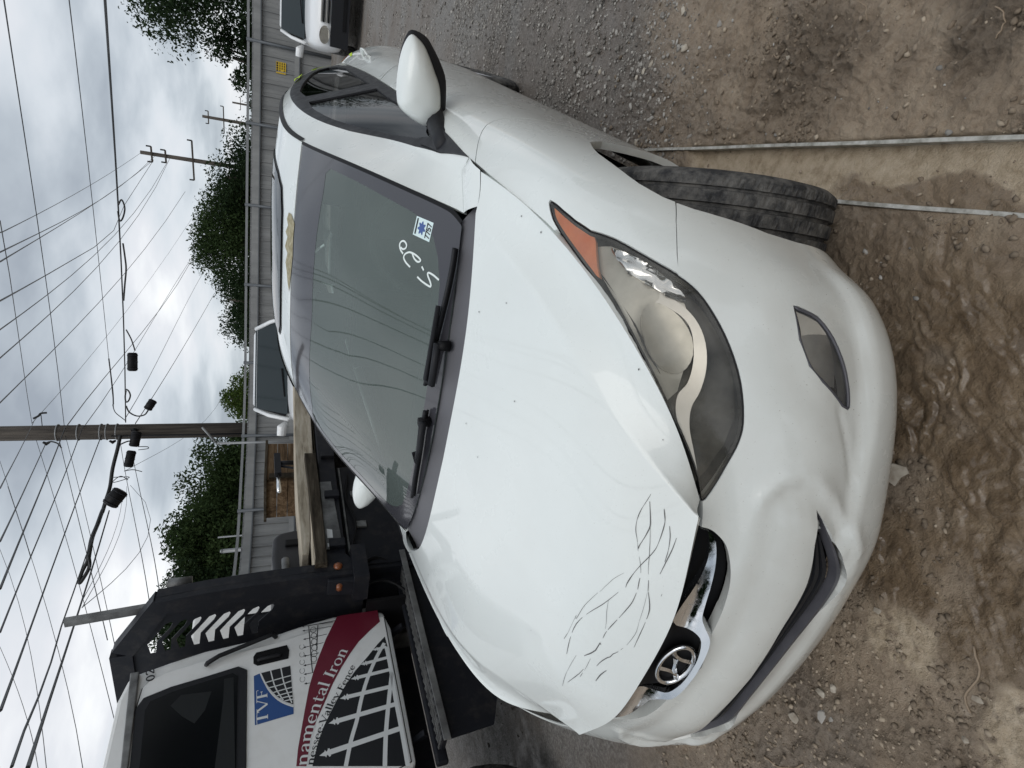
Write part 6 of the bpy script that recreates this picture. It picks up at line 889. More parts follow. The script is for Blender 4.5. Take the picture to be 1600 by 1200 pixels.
# running board
stp = TK['step']; sb = empty('running_board'); sb.parent = truck
tbox('tread', .06, .185, -.95, .30, .600, .625, 'truck_black', sb, .004)
mb = MB()
for i in range(52):
    for j in range(6): a_, h_ = -.93+.0235*i, .045+.018*j+(.0135 if i % 2 else 0); mb.box(h_+.022-.004, h_+.004, a_-.007, a_+.007, .6255, .6315, TM)
mb.build('tread_grip', 'steel_grey', sb, kind='stuff')
tbox('outer_lip', .195, .203, -.98, .34, .595, .634, 'steel_grey', sb, .003); tprism('skirt', [(-.95, .59), (-.93, .34), (-.80, .28), (-.1, .27), (.12, .36), (.34, .57), (.34, .59)], 'truck_black', sb, .14, .15); tbox('inner_tube', .0, .035, -1.0, .26, .585, .65, 'truck_black', sb, .012)  # skirt is a black sheet added in place of the shade under the truck
for a_ in (-.8, -.1): MB().beam(TP(a_, .66, -.02), TP(a_, .74, -.1), .03, .03).build('bracket', 'truck_black', sb)
# headache rack
rack = empty('headache_rack'); rack.parent = truck
RH = [(.31, .889), (.323, 1.242), (.312, 1.522), (.292, 1.787), (.262, 2.028), (.081, 2.136), (-.135, 2.249), (-1.60, 2.249), (-1.9, 2.03), (-2.0, .889)]
def RP(h, z, a): return TP(a, z, h)
def holed(name, outer, holes, a0, a1, mat, par):
    vs = [Vector(p_) for p_ in outer]; E = [(i, (i+1) % len(outer)) for i in range(len(outer))]
    for h_ in holes: b = len(vs); vs += [Vector(p_) for p_ in h_]; E += [(b+i, b+(i+1) % len(h_)) for i in range(len(h_))]
    v, e_, f_, *_ = delaunay_2d_cdt(vs, E, [], 0, 1e-6); P2 = np.array([tuple(q) for q in v]); c = np.array([P2[list(f)].mean(0) for f in f_]); ok = inpoly(c, np.array(outer))
    for h_ in holes: ok &= ~inpoly(c, np.array(h_))
    n = len(P2); V = [RP(h_, z_, a0) for h_, z_ in P2]+[RP(h_, z_, a1) for h_, z_ in P2]; F = []; F0 = [tuple(f) for f, w in zip(f_, ok) if w]; cnt = set()
    for f in F0: F += [f, tuple(i+n for i in f)[::-1]]; cnt |= {(f[i], f[(i+1) % len(f)]) for i in range(len(f))}
    F += [(a, a+n, b+n, b) for a, b in cnt if (b, a) not in cnt]
    return mesh(name, V, F, mat, par)
SL = [[tuple(q) for q in s_] for s_ in TK['slots']]; cxr = -.90
holed('rack_plate', RH, SL+[[(2*cxr-h_, z_) for h_, z_ in s_][::-1] for s_ in SL], .10, .106, 'truck_black', rack)
for sg in (0, 1):
    f_ = (lambda h_: h_) if sg == 0 else (lambda h_: 2*cxr-h_)
    MB().prism([RP(f_(h_), z_, .065) for h_, z_ in [(.31, .889), (.323, 1.242), (.312, 1.522), (.292, 1.787), (.262, 2.028), (.165, 2.02), (.175, 1.79), (.185, 1.52), (.19, 1.24), (.175, .889)]], TD*.10).build('side_post', 'truck_black', rack)
    MB().beam(RP(f_(.235), 1.99, .115), RP(f_(-.13), 2.215, .115), .11, .07, TD).build('corner_beam', 'truck_black', rack)
MB().beam(RP(-.15, 2.225, .115), RP(2*cxr+.15, 2.225, .115), .11, .06, TD).build('top_beam', 'truck_black', rack)
MB().beam(RP(.25, .93, .0), RP(.25, .93, .28), .20, .09).build('foot', 'truck_black', rack)
# tall square post and pipe stub on the rack
MB().prism([RP(h_, z_, .18) for h_, z_ in [(.125, 1.98), (.075, 1.98), (.035, 2.485), (.080, 2.486)]], TD*.03).build('stake', 'steel_grey', rack)
MB().tube([RP(.03, 1.90, .42), RP(.03, 2.03, .42)], .035, 12).build('exhaust_stub', 'steel_grey', rack, True)
for q, m_ in ((TK['lamp1'], .304), (TK['lamp2'], .304)): pass
# bed
bed = empty('bed'); bed.parent = truck
for k in range(14):
    h0 = .16-.163*k; tbox('deck_plank', h0-.155, h0, .17, 4.5, 1.085, 1.13+.004*(k % 3), 'wood_pale', bed, .003)
tprism('bed_frame', [(.045, 1.124), (.007, .892), (.099, .886), (.258, 1.0), (4.5, 1.0), (4.5, 1.124)], 'truck_black', bed, .18, .30, .006)
tprism('side_plate', [(.30, 1.015), (.30, 1.12), (1.0, 1.125), (1.0, 1.045)], 'steel_grey', bed, .302, .312, .003)
for q in TK['tape']: tprism('reflective_tape', q, 'white_panel_paint', bed, .3125, .3145)
for q, r_ in ((TK['lamp1'], .026), (TK['lamp2'], .018)):
    c_ = np.array(TP(q[0], q[1], .318)); MB().tube([c_-TN*.02, c_+TN*.008, c_+TN*.016], [r_, r_, r_*.6], 16).build('marker_lamp', 'lamp_orange', bed, True)
tbox('tool_locker', -.2, .18, .22, 1.35, .52, .98, 'truck_black', bed, .01); tbox('locker_door', .18, .19, .25, 1.32, .55, .95, 'truck_black', bed, .004); tbox('latch', .19, .21, .60, .66, .82, .90, 'steel_grey', bed, .004)
for i_, (P_, r_) in enumerate((([(.20, .97, .2), (.30, .80, .19), (.24, .66, .16), (.40, .60, .12)], .014), ([(.14, .93, .1), (.16, .75, .12), (.05, .62, .10), (-.1, .60, .05)], .011), ([(.34, .96, .22), (.60, .90, .23), (.90, .94, .22), (1.2, .90, .22)], .009))):
    MB().tube(catmull([TP(a, z, h) for a, z, h in P_], 5), r_, 6).build('hose', 'gasket_black', bed, True)
for a_ in (.30, .80, 1.30): tbox('stake_pocket', .30, .335, a_, a_+.07, 1.00, 1.10, 'truck_black', bed, .004)
tbox('hinge_rod', .195, .21, .30, 1.30, .955, .967, 'steel_grey', bed); tbox('latch', .19, .21, .95, 1.0, .84, .90, 'steel_grey', bed, .004); tbox('mud_flap', -.25, .10, .02, .04, .35, .88, 'gasket_black', bed)
tbox('air_tank', -.5, -.15, .02, .20, .45, .70, 'steel_grey', bed, .03)
for a_ in (2.4,):
    for h_ in (-.02, -.32, -1.4, -1.7):
        P = [(0, .26), (.02, .40), (.05, .46), (.2, .46), (.23, .40), (.25, .26)]; V = []
        for t in np.linspace(0, 2*math.pi, 33)[:-1]: V += [TP(a_+r_*math.cos(t), .47+r_*math.sin(t), h_-.25+x_) for x_, r_ in P]
        mesh('rear_wheel', V, [(i*6+j, i*6+j+1, (i*6+j+7) % 192, (i*6+j+6) % 192) for i in range(32) for j in range(5)], 'tyre_rubber', truck, True)
for h_ in (.02, -1.45):
    V = []
    for t in np.linspace(0, 2*math.pi, 33)[:-1]: V += [TP(-1.48+r_*math.cos(t), .45+r_*math.sin(t), h_-.25+x_) for x_, r_ in P]
    mesh('front_wheel', V, [(i*6+j, i*6+j+1, (i*6+j+7) % 192, (i*6+j+6) % 192) for i in range(32) for j in range(5)], 'tyre_rubber', truck, True)
tbox('chassis', -1.3, -.4, -2.6, 4.3, .55, .75, 'truck_black', truck)
# loads on the bed: every timber, box and tool a thing
def load(name, label, cat, **k): return empty(name, label=label, cat=cat, **k)
o = tprism('timber', [(.30, 1.222), (.47, 1.205), (.86, 1.20), (1.29, 1.155), (1.9, 1.15), (4.0, 1.15), (4.0, 1.275), (2.157, 1.282), (1.706, 1.289), (1.052, 1.287), (.30, 1.265)], 'wood_pale', None, .02, .285, .006, label='long pale weathered timber lying along the truck bed behind the rack', cat='timber')
o = tprism('timber', TK['dark'], 'wood_dark', None, .29, .36, .005, label='dark brown squared timber strapped to the outer side of the truck bed', cat='timber')
cr = load('crate', 'open brown wooden crate standing on the truck bed, clamp in front of it', 'crate')
C0, C1, CH0, CH1, CZ0, CZ1 = 1.72, 2.28, -.62, -.20, 1.145, 1.50
for k in range(4): z0 = CZ0+.01+.088*k; tbox('board', CH1-.02, CH1, C0, C1, z0, z0+.083, 'wood_brown', cr, .002); tbox('board', CH0, CH1, C0-.0, C0+.02, z0, z0+.083, 'wood_brown', cr, .002); tbox('board', CH0, CH0+.02, C0+.02, C1, z0, z0+.083, 'wood_brown', cr, .002); tbox('board', CH0+.02, CH1-.02, C1-.02, C1, z0, z0+.083, 'wood_brown', cr, .002)
tbox('lid_rim', CH0-.02, CH1+.02, C0-.03, C1+.04, CZ1, CZ1+.022, 'wood_dark', cr, .003); tbox('bottom', CH0+.02, CH1-.02, C0+.02, C1-.02, CZ0, CZ0+.012, 'wood_brown', cr)
tbox('batten', CH1, CH1+.015, C0+.02, C0+.08, CZ0+.02, CZ1-.02, 'wood_dark', cr, .002)
cl = load('clamp', 'black screw clamp with a bright steel bar standing beside the wooden crate', 'clamp')
MB().tube([TP(1.50, 1.41, .02), TP(1.28, 1.40, .02)], .016, 8).build('screw', 'chrome', cl, True)
MB().beam(TP(1.78, 1.42, .02), TP(1.50, 1.41, .02), .045, .05).build('body', 'truck_black', cl)
MB().tube([TP(1.62, 1.40, .02), TP(1.58, 1.28, .02), TP(1.42, 1.22, .02), TP(1.40, 1.29, .02)], .010, 6).build('hose', 'truck_black', cl, True); MB().beam(TP(1.27, 1.44, .02), TP(1.27, 1.36, .02), .02, .03).build('handle_bar', 'truck_black', cl); MB().tube([TP(1.66, 1.29, .02), TP(1.66, 1.41, .02)], .02, 8).build('foot', 'truck_black', cl, True)
tk = load('tank', 'rounded dark plastic tank with a short pipe on the truck bed by the rack', 'tank')
o = tprism('shell', [(.78, 1.19), (.80, 1.30), (.78, 1.40), (.734, 1.438), (.56, 1.445), (.44, 1.435), (.325, 1.39), (.26, 1.29), (.251, 1.19)], 'tank_plastic', tk, -.55, .05); bevel(o, .035, 4)
MB().tube([TP(.47, 1.36, .09), TP(.33, 1.355, .09)], .024, 12).build('pipe', 'steel_grey', tk, True); tbox('handle', .05, .075, .62, .68, 1.27, 1.36, 'gasket_black', tk, .008)
bn = load('bin', 'black open-topped steel bin between the tank and the cab', 'bin')
for (h0, h1, a0, a1) in ((-.62, -.60, .22, .66), (-1.0, -.98, .22, .66), (-1.0, -.60, .22, .24), (-1.0, -.60, .64, .66)): tbox('side', h0, h1, a0, a1, 1.40, 1.62, 'truck_black', bn)
tbox('bottom', -1.0, -.60, .22, .66, 1.135, 1.40, 'truck_black', bn)
# added white box body beyond the truck, standing in for brightness in the rack slots
bx = empty('stand_in_box', label='plain white box body added behind the truck, stand-in for the light tone through the rack slots', cat='trailer')
TB = Matrix.Translation((-6.45, 4.0, 0)) @ Matrix.Rotation(math.radians(-14.5), 4, 'Z')
bevel(MB().box(-3.2, .0, -1.1, 1.1, .8, 2.42, TB).build('box', 'truck_white', bx), .03)
for k in range(9): MB().box(.001, .014, -1.05+.26*k-.01, -1.05+.26*k+.01, .84, 2.38, TB).build('rib', 'truck_white', bx)
MB().box(-3.1, -.1, -1.0, 1.0, .6, .8, TB).build('chassis', 'truck_black', bx)
for x_ in (-2.4, -.9): MB().tube([TB @ Vector((x_, -1.1, .42)), TB @ Vector((x_, -.8, .42))], .42, 20).build('wheel', 'tyre_rubber', bx, True); MB().tube([TB @ Vector((x_, .8, .42)), TB @ Vector((x_, 1.1, .42))], .42, 20).build('wheel', 'tyre_rubber', bx, True)
# ---------------------------------------------------------------- steel fence
fence = empty('steel_fence', label='grey corrugated steel sheet fence closing off the yard', cat='fence')
FP = [np.array(q) for q in TK['fence']]; FP = [FP[0]+np.array([4.0, 1.0])]+FP; seg = catmull(FP, 6); Ls = np.r_[0, np.cumsum(np.linalg.norm(np.diff(seg, axis=0), axis=1))]
def fpt(s_): i = int(np.clip(np.searchsorted(Ls, s_)-1, 0, len(seg)-2)); f = (s_-Ls[i])/(Ls[i+1]-Ls[i]); d = seg[i+1]-seg[i]; d = d/np.linalg.norm(d); return seg[i]+(seg[i+1]-seg[i])*f, d, np.array([d[1], -d[0]])*(-1)
def fside(n_, p_): return n_ if np.dot(n_, np.array([1.03, -.43])-p_) > 0 else -n_
s_ = 0; shared = {}
while s_ < Ls[-1]-.42:
    p_, d, n_ = fpt(s_); q_, _, _ = fpt(s_+.40); n_ = fside(n_, p_); d = (q_-p_)/np.linalg.norm(q_-p_); L_ = np.linalg.norm(q_-p_)
    V = []; pr = [(0, .0), (.006, .045), (.030, .045), (.036, 0), (.14, 0), (.15, .010), (.17, .010), (.18, 0), (.27, 0), (.28, .010), (.30, .010), (.31, 0), (.40, 0)]
    for u_, h_ in pr: c = p_+d*u_*L_/.40+n_*h_; V += [(c[0], c[1], -.05), (c[0], c[1], 2.30)]
    mesh('steel_sheet', V, [(2*i, 2*i+2, 2*i+3, 2*i+1) for i in range(12)], 'fence_sheet', fence); s_ += .40
s_ = .3; 
while s_ < Ls[-1]:
    p_, d, n_ = fpt(s_); n_ = fside(n_, p_); c = p_+n_*.10; MB().tube([(c[0], c[1], -.05), (c[0], c[1], 2.45)], .045, 8).build('post', 'fence_dark', fence, True); s_ += 2.45
ss = np.arange(0, Ls[-1], .8)
def rail(name, z, w, h, off, mat):
    P = [fpt(x) for x in ss]; mb = MB(); V = []
    for p_, d, n_ in P: n_ = fside(n_, p_); a_ = p_+n_*(off-w/2); b_ = p_+n_*(off+w/2); V += [(a_[0], a_[1], z-h/2), (b_[0], b_[1], z-h/2), (b_[0], b_[1], z+h/2), (a_[0], a_[1], z+h/2)]
    mb.add(V, [(4*i+k, 4*i+(k+1) % 4, 4*i+4+(k+1) % 4, 4*i+4+k) for i in range(len(P)-1) for k in range(4)]); return mb.build(name, mat, fence)
rail('top_pipe', 2.40, .06, .07, .02, 'galvanised'); rail('upper_rail', 2.16, .05, .19, .07, 'fence_sheet'); rail('upper_rail_lip', 2.05, .06, .03, .075, 'fence_dark'); rail('middle_rail', 1.02, .05, .14, .07, 'fence_sheet'); rail('middle_rail_lip', .94, .06, .03, .075, 'fence_dark')
sg_ = MB(); sp_, d, n_ = fpt(np.interp(0, [0, 1], [0, 1])); best = min(np.arange(0, Ls[-1], .05), key=lambda x: np.hypot(*(fpt(x)[0]-np.array([-.95, 20.4])))); p_, d, n_ = fpt(best); n_ = fside(n_, p_)
def SGN(u_, z_, h_): c = p_+d*u_+n_*(.035+h_); return (c[0], c[1], z_)
sign = empty('warning_sign', label='small yellow warning sign with black lines of print on the steel fence', cat='sign')
MB().prism([SGN(-.17, 1.34, 0), (SGN(.17, 1.34, 0)), SGN(.17, 1.62, 0), SGN(-.17, 1.62, 0)], (n_[0]*.004, n_[1]*.004, 0)).build('plate', 'sign_yellow', sign)
mb = MB()
for k in range(4): z0 = 1.37+.063*k; [mb.add([SGN(u0, z0, .0055), SGN(u0+.055, z0, .0055), SGN(u0+.055, z0+(.05 if k == 3 else .028), .0055), SGN(u0, z0+(.05 if k == 3 else .028), .0055)], [(0, 1, 2, 3)]) for u0 in (-.15, -.08, -.01, .06) if not (k == 1 and u0 > .05)]
mb.build('print', 'decal_black', sign, kind='stuff')
for i, (x, y, z0, z1, r_, lab) in enumerate(((-10.26, 13.6, 0, 3.05, .035, 'thin grey pipe with a slanting top brace standing behind the fence'), (-12.17, 11.81, 0, 2.95, .022, 'thin pale rod standing behind the fence left of the braced pipe'), (-12.43, 11.53, 0, 2.83, .055, 'short stout capped pipe rising over the fence by the truck rack'))):
    o = empty('fence_pipe', label=lab, cat='pipe'); MB().tube([(x*1.02, y*1.02, z0), (x*1.02, y*1.02, z1)], r_, 8).build('tube', 'galvanised', o, True)
    if i == 0: MB().tube([(x*1.02, y*1.02, z1), (x*1.02+.55, y*1.02+.05, z1+.35)], .03, 6).build('brace', 'galvanised', o, True)
    if i == 2: MB().tube([(x*1.02, y*1.02, z1), (x*1.02, y*1.02, z1+.05)], [.065, .03], 8).build('cap', 'galvanised', o, True)
# ---------------------------------------------------------------- parked vehicles behind
def vehicle(name, loc, rz, L_, Wd, H, hood_h, wb, label, cat, colr, suv=True, grille=4):
    v = empty(name, label=label, cat=cat); hw = Wd/2; T = Matrix.Translation(loc) @ Matrix.Rotation(rz, 4, 'Z')
    def tr(P): return [tuple(T @ Vector(p_)) for p_ in P]
    # front faces local -y, origin under the nose
    st = [(0.0, .62, .42, .62*hood_h), (.05, .80, .30, .80*hood_h), (.18, .92, .26, .90*hood_h), (.55, .98, .25, .97*hood_h), (1.05, 1, .25, hood_h), (1.5, 1, .25, hood_h+.04), (L_*.6, 1, .25, hood_h+.07), (L_-.5, .99, .27, hood_h+.06), (L_-.12, .94, .32, hood_h), (L_, .80, .42, hood_h*.8)]
    V = []; n = 14
    for y, w_, zb_, zt in st:
        sec = [(0, zt+.03), (.45, zt+.025), (.78, zt), (.93, zt-.06), (1.0, zt-.22), (1.0, (zt+zb_)/2-.05), (.97, zb_+.10), (.85, zb_)]
        V += [(x_*hw*w_, y, z_) for x_, z_ in sec]+[(-x_*hw*w_, y, z_) for x_, z_ in sec[::-1][:-1]]
    n = 15; F = [(i*n+j, i*n+(j+1) % n, (i+1)*n+(j+1) % n, (i+1)*n+j) for i in range(len(st)-1) for j in range(n)]; F += [tuple(range(n))[::-1], tuple((len(st)-1)*n+j for j in range(n))]
    body = mesh('body', tr(V), F, colr, v, True); sb_ = body.modifiers.new('s', 'SUBSURF'); sb_.levels = sb_.render_levels = 1
    y0, y1 = 1.15, 1.95; yr, ye = (L_-.55, L_-.15) if suv else (L_-1.5, L_-.7); b0, b1_ = .90*hw, .72*hw; zb_ = hood_h+.03
    base = [(-b0, y0), (b0, y0), (b0, ye), (-b0, ye)]; top = [(-b1_, y1), (b1_, y1), (b1_, yr), (-b1_, yr)]
    V = [(x_, y_, zb_) for x_, y_ in base]+[(x_, y_, H-.03) for x_, y_ in top]; V[0] = (-b0*.9, y0-.0, zb_)
    o = mesh('glasshouse', tr(V), [(0, 1, 5, 4), (1, 2, 6, 5), (2, 3, 7, 6), (3, 0, 4, 7)], 'far_glass', v)
    rf = MB(); rf.add(tr([(-b1_*1.04, y1-.05, H-.06), (b1_*1.04, y1-.05, H-.06), (b1_*1.04, yr+.08, H-.06), (-b1_*1.04, yr+.08, H-.06), (-b1_*.9, y1+.12, H), (b1_*.9, y1+.12, H), (b1_*.9, yr-.05, H), (-b1_*.9, yr-.05, H)]), [(0, 1, 5, 4), (1, 2, 6, 5), (2, 3, 7, 6), (3, 0, 4, 7), (4, 5, 6, 7)]); bevel(rf.build('roof', colr, v, True), .03, 3)
    for sg in (1, -1):
        MB().tube(tr([(sg*b0, y0-.02, zb_-.02), (sg*(b0*.6+b1_*.42), (y0+y1)/2, (zb_+H)/2), (sg*b1_*1.03, y1, H-.04)]), .035, 8).build('pillar', colr, v, True)
        for yy in ((y1+yr)/2-.1, yr): MB().beam(tr([(sg*b0*1.0, yy+.05, zb_)])[0], tr([(sg*b1_*1.01, yy, H-.05)])[0], .07, .04).build('pillar', 'black_plastic', v)
        hl_ = [(sg*hw*(.46+.36*(.5+.5*math.cos(t))), -.045+.13*(.5+.5*math.cos(t))**2, hood_h*.70+.095*math.sin(t)) for t in np.linspace(0, 2*math.pi, 19)[:-1]]
        h_ = MB().prism(tr(hl_), T.to_3x3() @ Vector((0, -.05, .0))).build('headlight', 'lens_clouded', v); MB().prism(tr([(p_[0]*1.0, p_[1]-.012, p_[2]) for p_ in hl_]), T.to_3x3() @ Vector((0, -.012, 0))).build('reflector', 'satin_silver', h_)
        mk = MB().tube(tr([(sg*(hw-.04), y0+.32, zb_+.02), (sg*(hw+.05), y0+.30, zb_+.08), (sg*(hw+.20), y0+.30, zb_+.09)]), [.03, .085, .075], 10).build('side_mirror', colr, v, True); bevel(mk, .01)
        for yy in (.88, .88+wb):
            V = []; P = [(-.11, .20), (-.11, .30), (-.09, .335), (.07, .335), (.10, .30), (.10, .20)]
            for t in np.linspace(0, 2*math.pi, 25)[:-1]: V += [(sg*(hw-.13)+x_, yy+r_*math.cos(t), .33+r_*math.sin(t)) for x_, r_ in P]
            w_ = mesh('wheel', tr(V), [(i*6+j, i*6+j+1, (i*6+j+7) % 144, (i*6+j+6) % 144) for i in range(24) for j in range(5)], 'tyre_rubber', v, True)
            MB().tube(tr([(sg*(hw-.16), yy, .33), (sg*(hw-.05), yy, .33)]), .21, 16).build('rim', 'alloy', w_)
    MB().box(-hw*.84, hw*.84, -.07, .12, .24, .24+.40*hood_h-.06, T).build('bumper', 'black_plastic', v); MB().box(-hw*.5, hw*.5, -.085, .1, .30, .36, T).build('bumper_slot', 'gasket_black', v)
    for k in range(grille): MB().box(-hw*.40, hw*.40, -.055+.01*k, .12, hood_h*.62+.045*k, hood_h*.62+.045*k+.022, T).build('grille_bar', 'gasket_black' if k % 2 == 0 else 'satin_silver', v)
    mb = MB()
    for x0 in (-.5, .1): mb.beam(tr([(x0*hw, y0+.06, zb_+.05)])[0], tr([(x0*hw+.5*hw, y0+.12, zb_+.10)])[0], .02, .02)
    mb.build('wipers', 'gasket_black', v, kind='stuff'); return v
vehicle('parked_car', (1.02, 12.9, 0), math.radians(3), 4.5, 1.74, 1.50, .98, 2.6, 'silver-white car with a round-cornered headlight facing the camera by the far fence', 'car', 'white_panel_paint')
vehicle('parked_van', (-3.72, 7.32, 0), math.radians(34), 4.9, 1.95, 1.84, 1.24, 2.9, 'white high-bonnet vehicle with a big windscreen standing behind the sedan roof', 'van', 'white_panel_paint')
# ---------------------------------------------------------------- utility poles and wires
PX, PY = -11.29, 15.58
up = empty('utility_pole', (PX, PY, 0), label='thick dark wooden utility pole hung with splice cans, nearest the yard', cat='utility pole', group='utility poles along the fence')
V0 = MB().tube([(0, 0, -.2), (.01, -.02, 6), (.0, 0, 12.8)], [.24, .225, .19], 14).build('post', 'pole_wood', up, True)
for z_ in (9.0-.2, 7.35, 6.85, 6.3, 6.15, 5.9): MB().tube([(.235*math.cos(t), .235*math.sin(t), z_) for t in np.linspace(0, 2*math.pi, 21)[:-1]], .02, 6, closed=True).build('band', 'galvanised', up, True)
for k, (dx_, z_) in enumerate(((-.27, 9.1), (.26, 8.95), (-.26, 7.6), (-.26, 6.0), (.27, 5.4))): MB().tube([(dx_*.7, -.2, z_-.08), (dx_*.9, -.22, z_), (dx_*.7, -.2, z_+.08)], [.03, .055, .03], 8).build('insulator', 'gasket_black', up, True)
MB().tube([(.02, -.24, .2), (.02, -.235, 6)], .03, 6).build('conduit', 'gasket_black', up, True)
def farpole(x, y, z1, lean, arms, lab, r_=.15):
    o = empty('utility_pole', (x, y, 0), label=lab, cat='utility pole', group='utility poles along the fence'); MB().tube([(0, 0, -.2), (lean*.5, 0, z1*.5), (lean, 0, z1)], [r_*1.2, r_, r_*.8], 8).build('post', 'pole_wood', o, True)
    for z_, w_ in arms:
        MB().beam((lean*z_/z1-w_, -.1, z_), (lean*z_/z1+w_, -.1, z_), .1, .1).build('crossarm', 'pole_wood', o)
        for u_ in (-w_, w_): MB().tube([(lean*z_/z1+u_, -.1, z_), (lean*z_/z1+u_, -.1, z_+.28)], .05, 6).build('insulator', 'gasket_black', o, True)
farpole(-10.16, 44.2, 10.05, .08, ((7.0, 1.3), (9.4, .5), (8.6, .4)), 'tall thin utility pole with a crossarm beyond the fence, before the oak tree'); farpole(-11.62, 68.4, 8.95, 0, ((7.0, 1.3), (8.4, .6)), 'second distant utility pole, its crossarm seen over the fence', .17); farpole(-17.6, 118.1, 9.6, 0, ((8.3, 1.0),), 'farthest small utility pole over the fence', .18)
for i, (P, r_) in enumerate(WIRES):
    o = MB().tube(P, r_*.8, 5).build('overhead_wire', 'wire_black'); props(o, WLAB[i], 'wire', 'overhead wires')
hv = empty('splice_cable', label='thick black bundled cable with a hanging loop leaving the big pole', cat='cable')
for nm in ('heavy', 'loop'): MB().tube(catmull(CAB[nm][0], 4), CAB[nm][1], 8).build('cable' if nm == 'heavy' else 'cable_loop', 'wire_black', hv, True)
for i, (P, r_) in enumerate(zip(CAB['cans'], CAB['canr'])):
    a, b = Vector(P[0]), Vector(P[1]); o = empty('splice_can', label=['black splice can hanging alone on the thick wire above the trees', 'black splice can tilted in the wires just above the big pole', 'black splice can fixed against the big pole', 'second black splice can hanging just below the one on the pole', 'largest black splice can, tilted, below the big pole'][i], cat='splice can', group='black splice cans')
    MB().tube([a, a+(b-a)*.06, a+(b-a)*.94, b], [r_*.7, r_, r_, r_*.65], 12).build('can', 'gasket_black', o, True)
    for t in (.15, .5, .85): c = a+(b-a)*t; MB().tube([c-(b-a)*.02, c+(b-a)*.02], r_*1.08, 12).build('strap', 'truck_black', o, True)
for i, (P, r_) in enumerate(CAB['coils']):
    o = MB().tube(catmull(P, 5), r_, 6).build('cable_coil', 'wire_black'); props(o, CLAB[i], 'cable', 'slack cable loops by the pole')
# ---------------------------------------------------------------- trees
def tree(loc, h, blobs, leaf, label, n=16000, size=.13, trunk=.22, seed=1, droop=0):
    rg = np.random.default_rng(seed); o = empty('tree', loc, label=label, cat='tree')
    mb = MB(); mb.tube([(0, 0, -.2), (.05, 0, h*.25), (.0, .1, h*.5), (.1, 0, h*.8)], [trunk*1.3, trunk, trunk*.7, trunk*.25], 8)
    for b in blobs[:14]: mb.tube([(0, .0, h*.22+.2*rg.random()), (b[0]*.5, b[1]*.5, b[2]*.6+h*.08), (b[0]*.9, b[1]*.9, b[2])], [trunk*.45, trunk*.28, trunk*.08], 5)
    mb.build('trunk', 'bark', o, True)
    vol = np.array([b[3]**2 for b in blobs]); pick = rg.choice(len(blobs), n, p=vol/vol.sum()); B = np.array(blobs)[pick]
    d = rg.normal(size=(n, 3)); d /= np.linalg.norm(d, axis=1)[:, None]; rad = B[:, 3:4]*(1.18-.75*rg.random((n, 1))**1.6); lump = 1+.22*np.sin(d[:, :1]*7+B[:, :1]*3)*np.sin(d[:, 1:2]*6+B[:, 2:3]*5)
    c = B[:, :3]+d*rad*lump*[1, 1, .82]; c[:, 2] -= droop*rg.random(n)
    a = rg.normal(size=(n, 3))+d*.6; a /= np.linalg.norm(a, axis=1)[:, None]; u_ = np.cross(a, rg.normal(size=(n, 3))); u_ /= np.linalg.norm(u_, axis=1)[:, None]; w_ = np.cross(a, u_); s_ = size*(.5+rg.random((n, 1)))
    V = np.stack([c-u_*s_*.5, c-w_*s_*.22+u_*s_*.0, c+u_*s_*.5, c+w_*s_*.26], 1).reshape(-1, 3); me = bpy.data.meshes.new('crown'); me.vertices.add(4*n); me.vertices.foreach_set('co', V.ravel()); me.loops.add(4*n); me.loops.foreach_set('vertex_index', np.arange(4*n, dtype=np.int32)); me.polygons.add(n); me.polygons.foreach_set('loop_start', np.arange(0, 4*n, 4, dtype=np.int32)); me.polygons.foreach_set('loop_total', np.full(n, 4, np.int32)); me.update(); me.materials.append(MATS[leaf])
    k = bpy.data.objects.new('crown', me); COL.objects.link(k); k.parent = o; k['kind'] = 'stuff'; return o
def blobs(n, cx, cz, rx, rz, br, seed, ry=None, prof=None):
    rg = np.random.default_rng(seed); out = []
    while len(out) < n:
        d = rg.normal(size=3); d /= np.linalg.norm(d); t = rg.random()**.45; x_, y_, z_ = d*t
        w_ = 1 if prof is None else prof((z_+1)/2)
        out.append((cx+x_*rx*w_, y_*(ry or rx*.7)*w_, cz+z_*rz, br*(.6+.7*rg.random())))
    return out
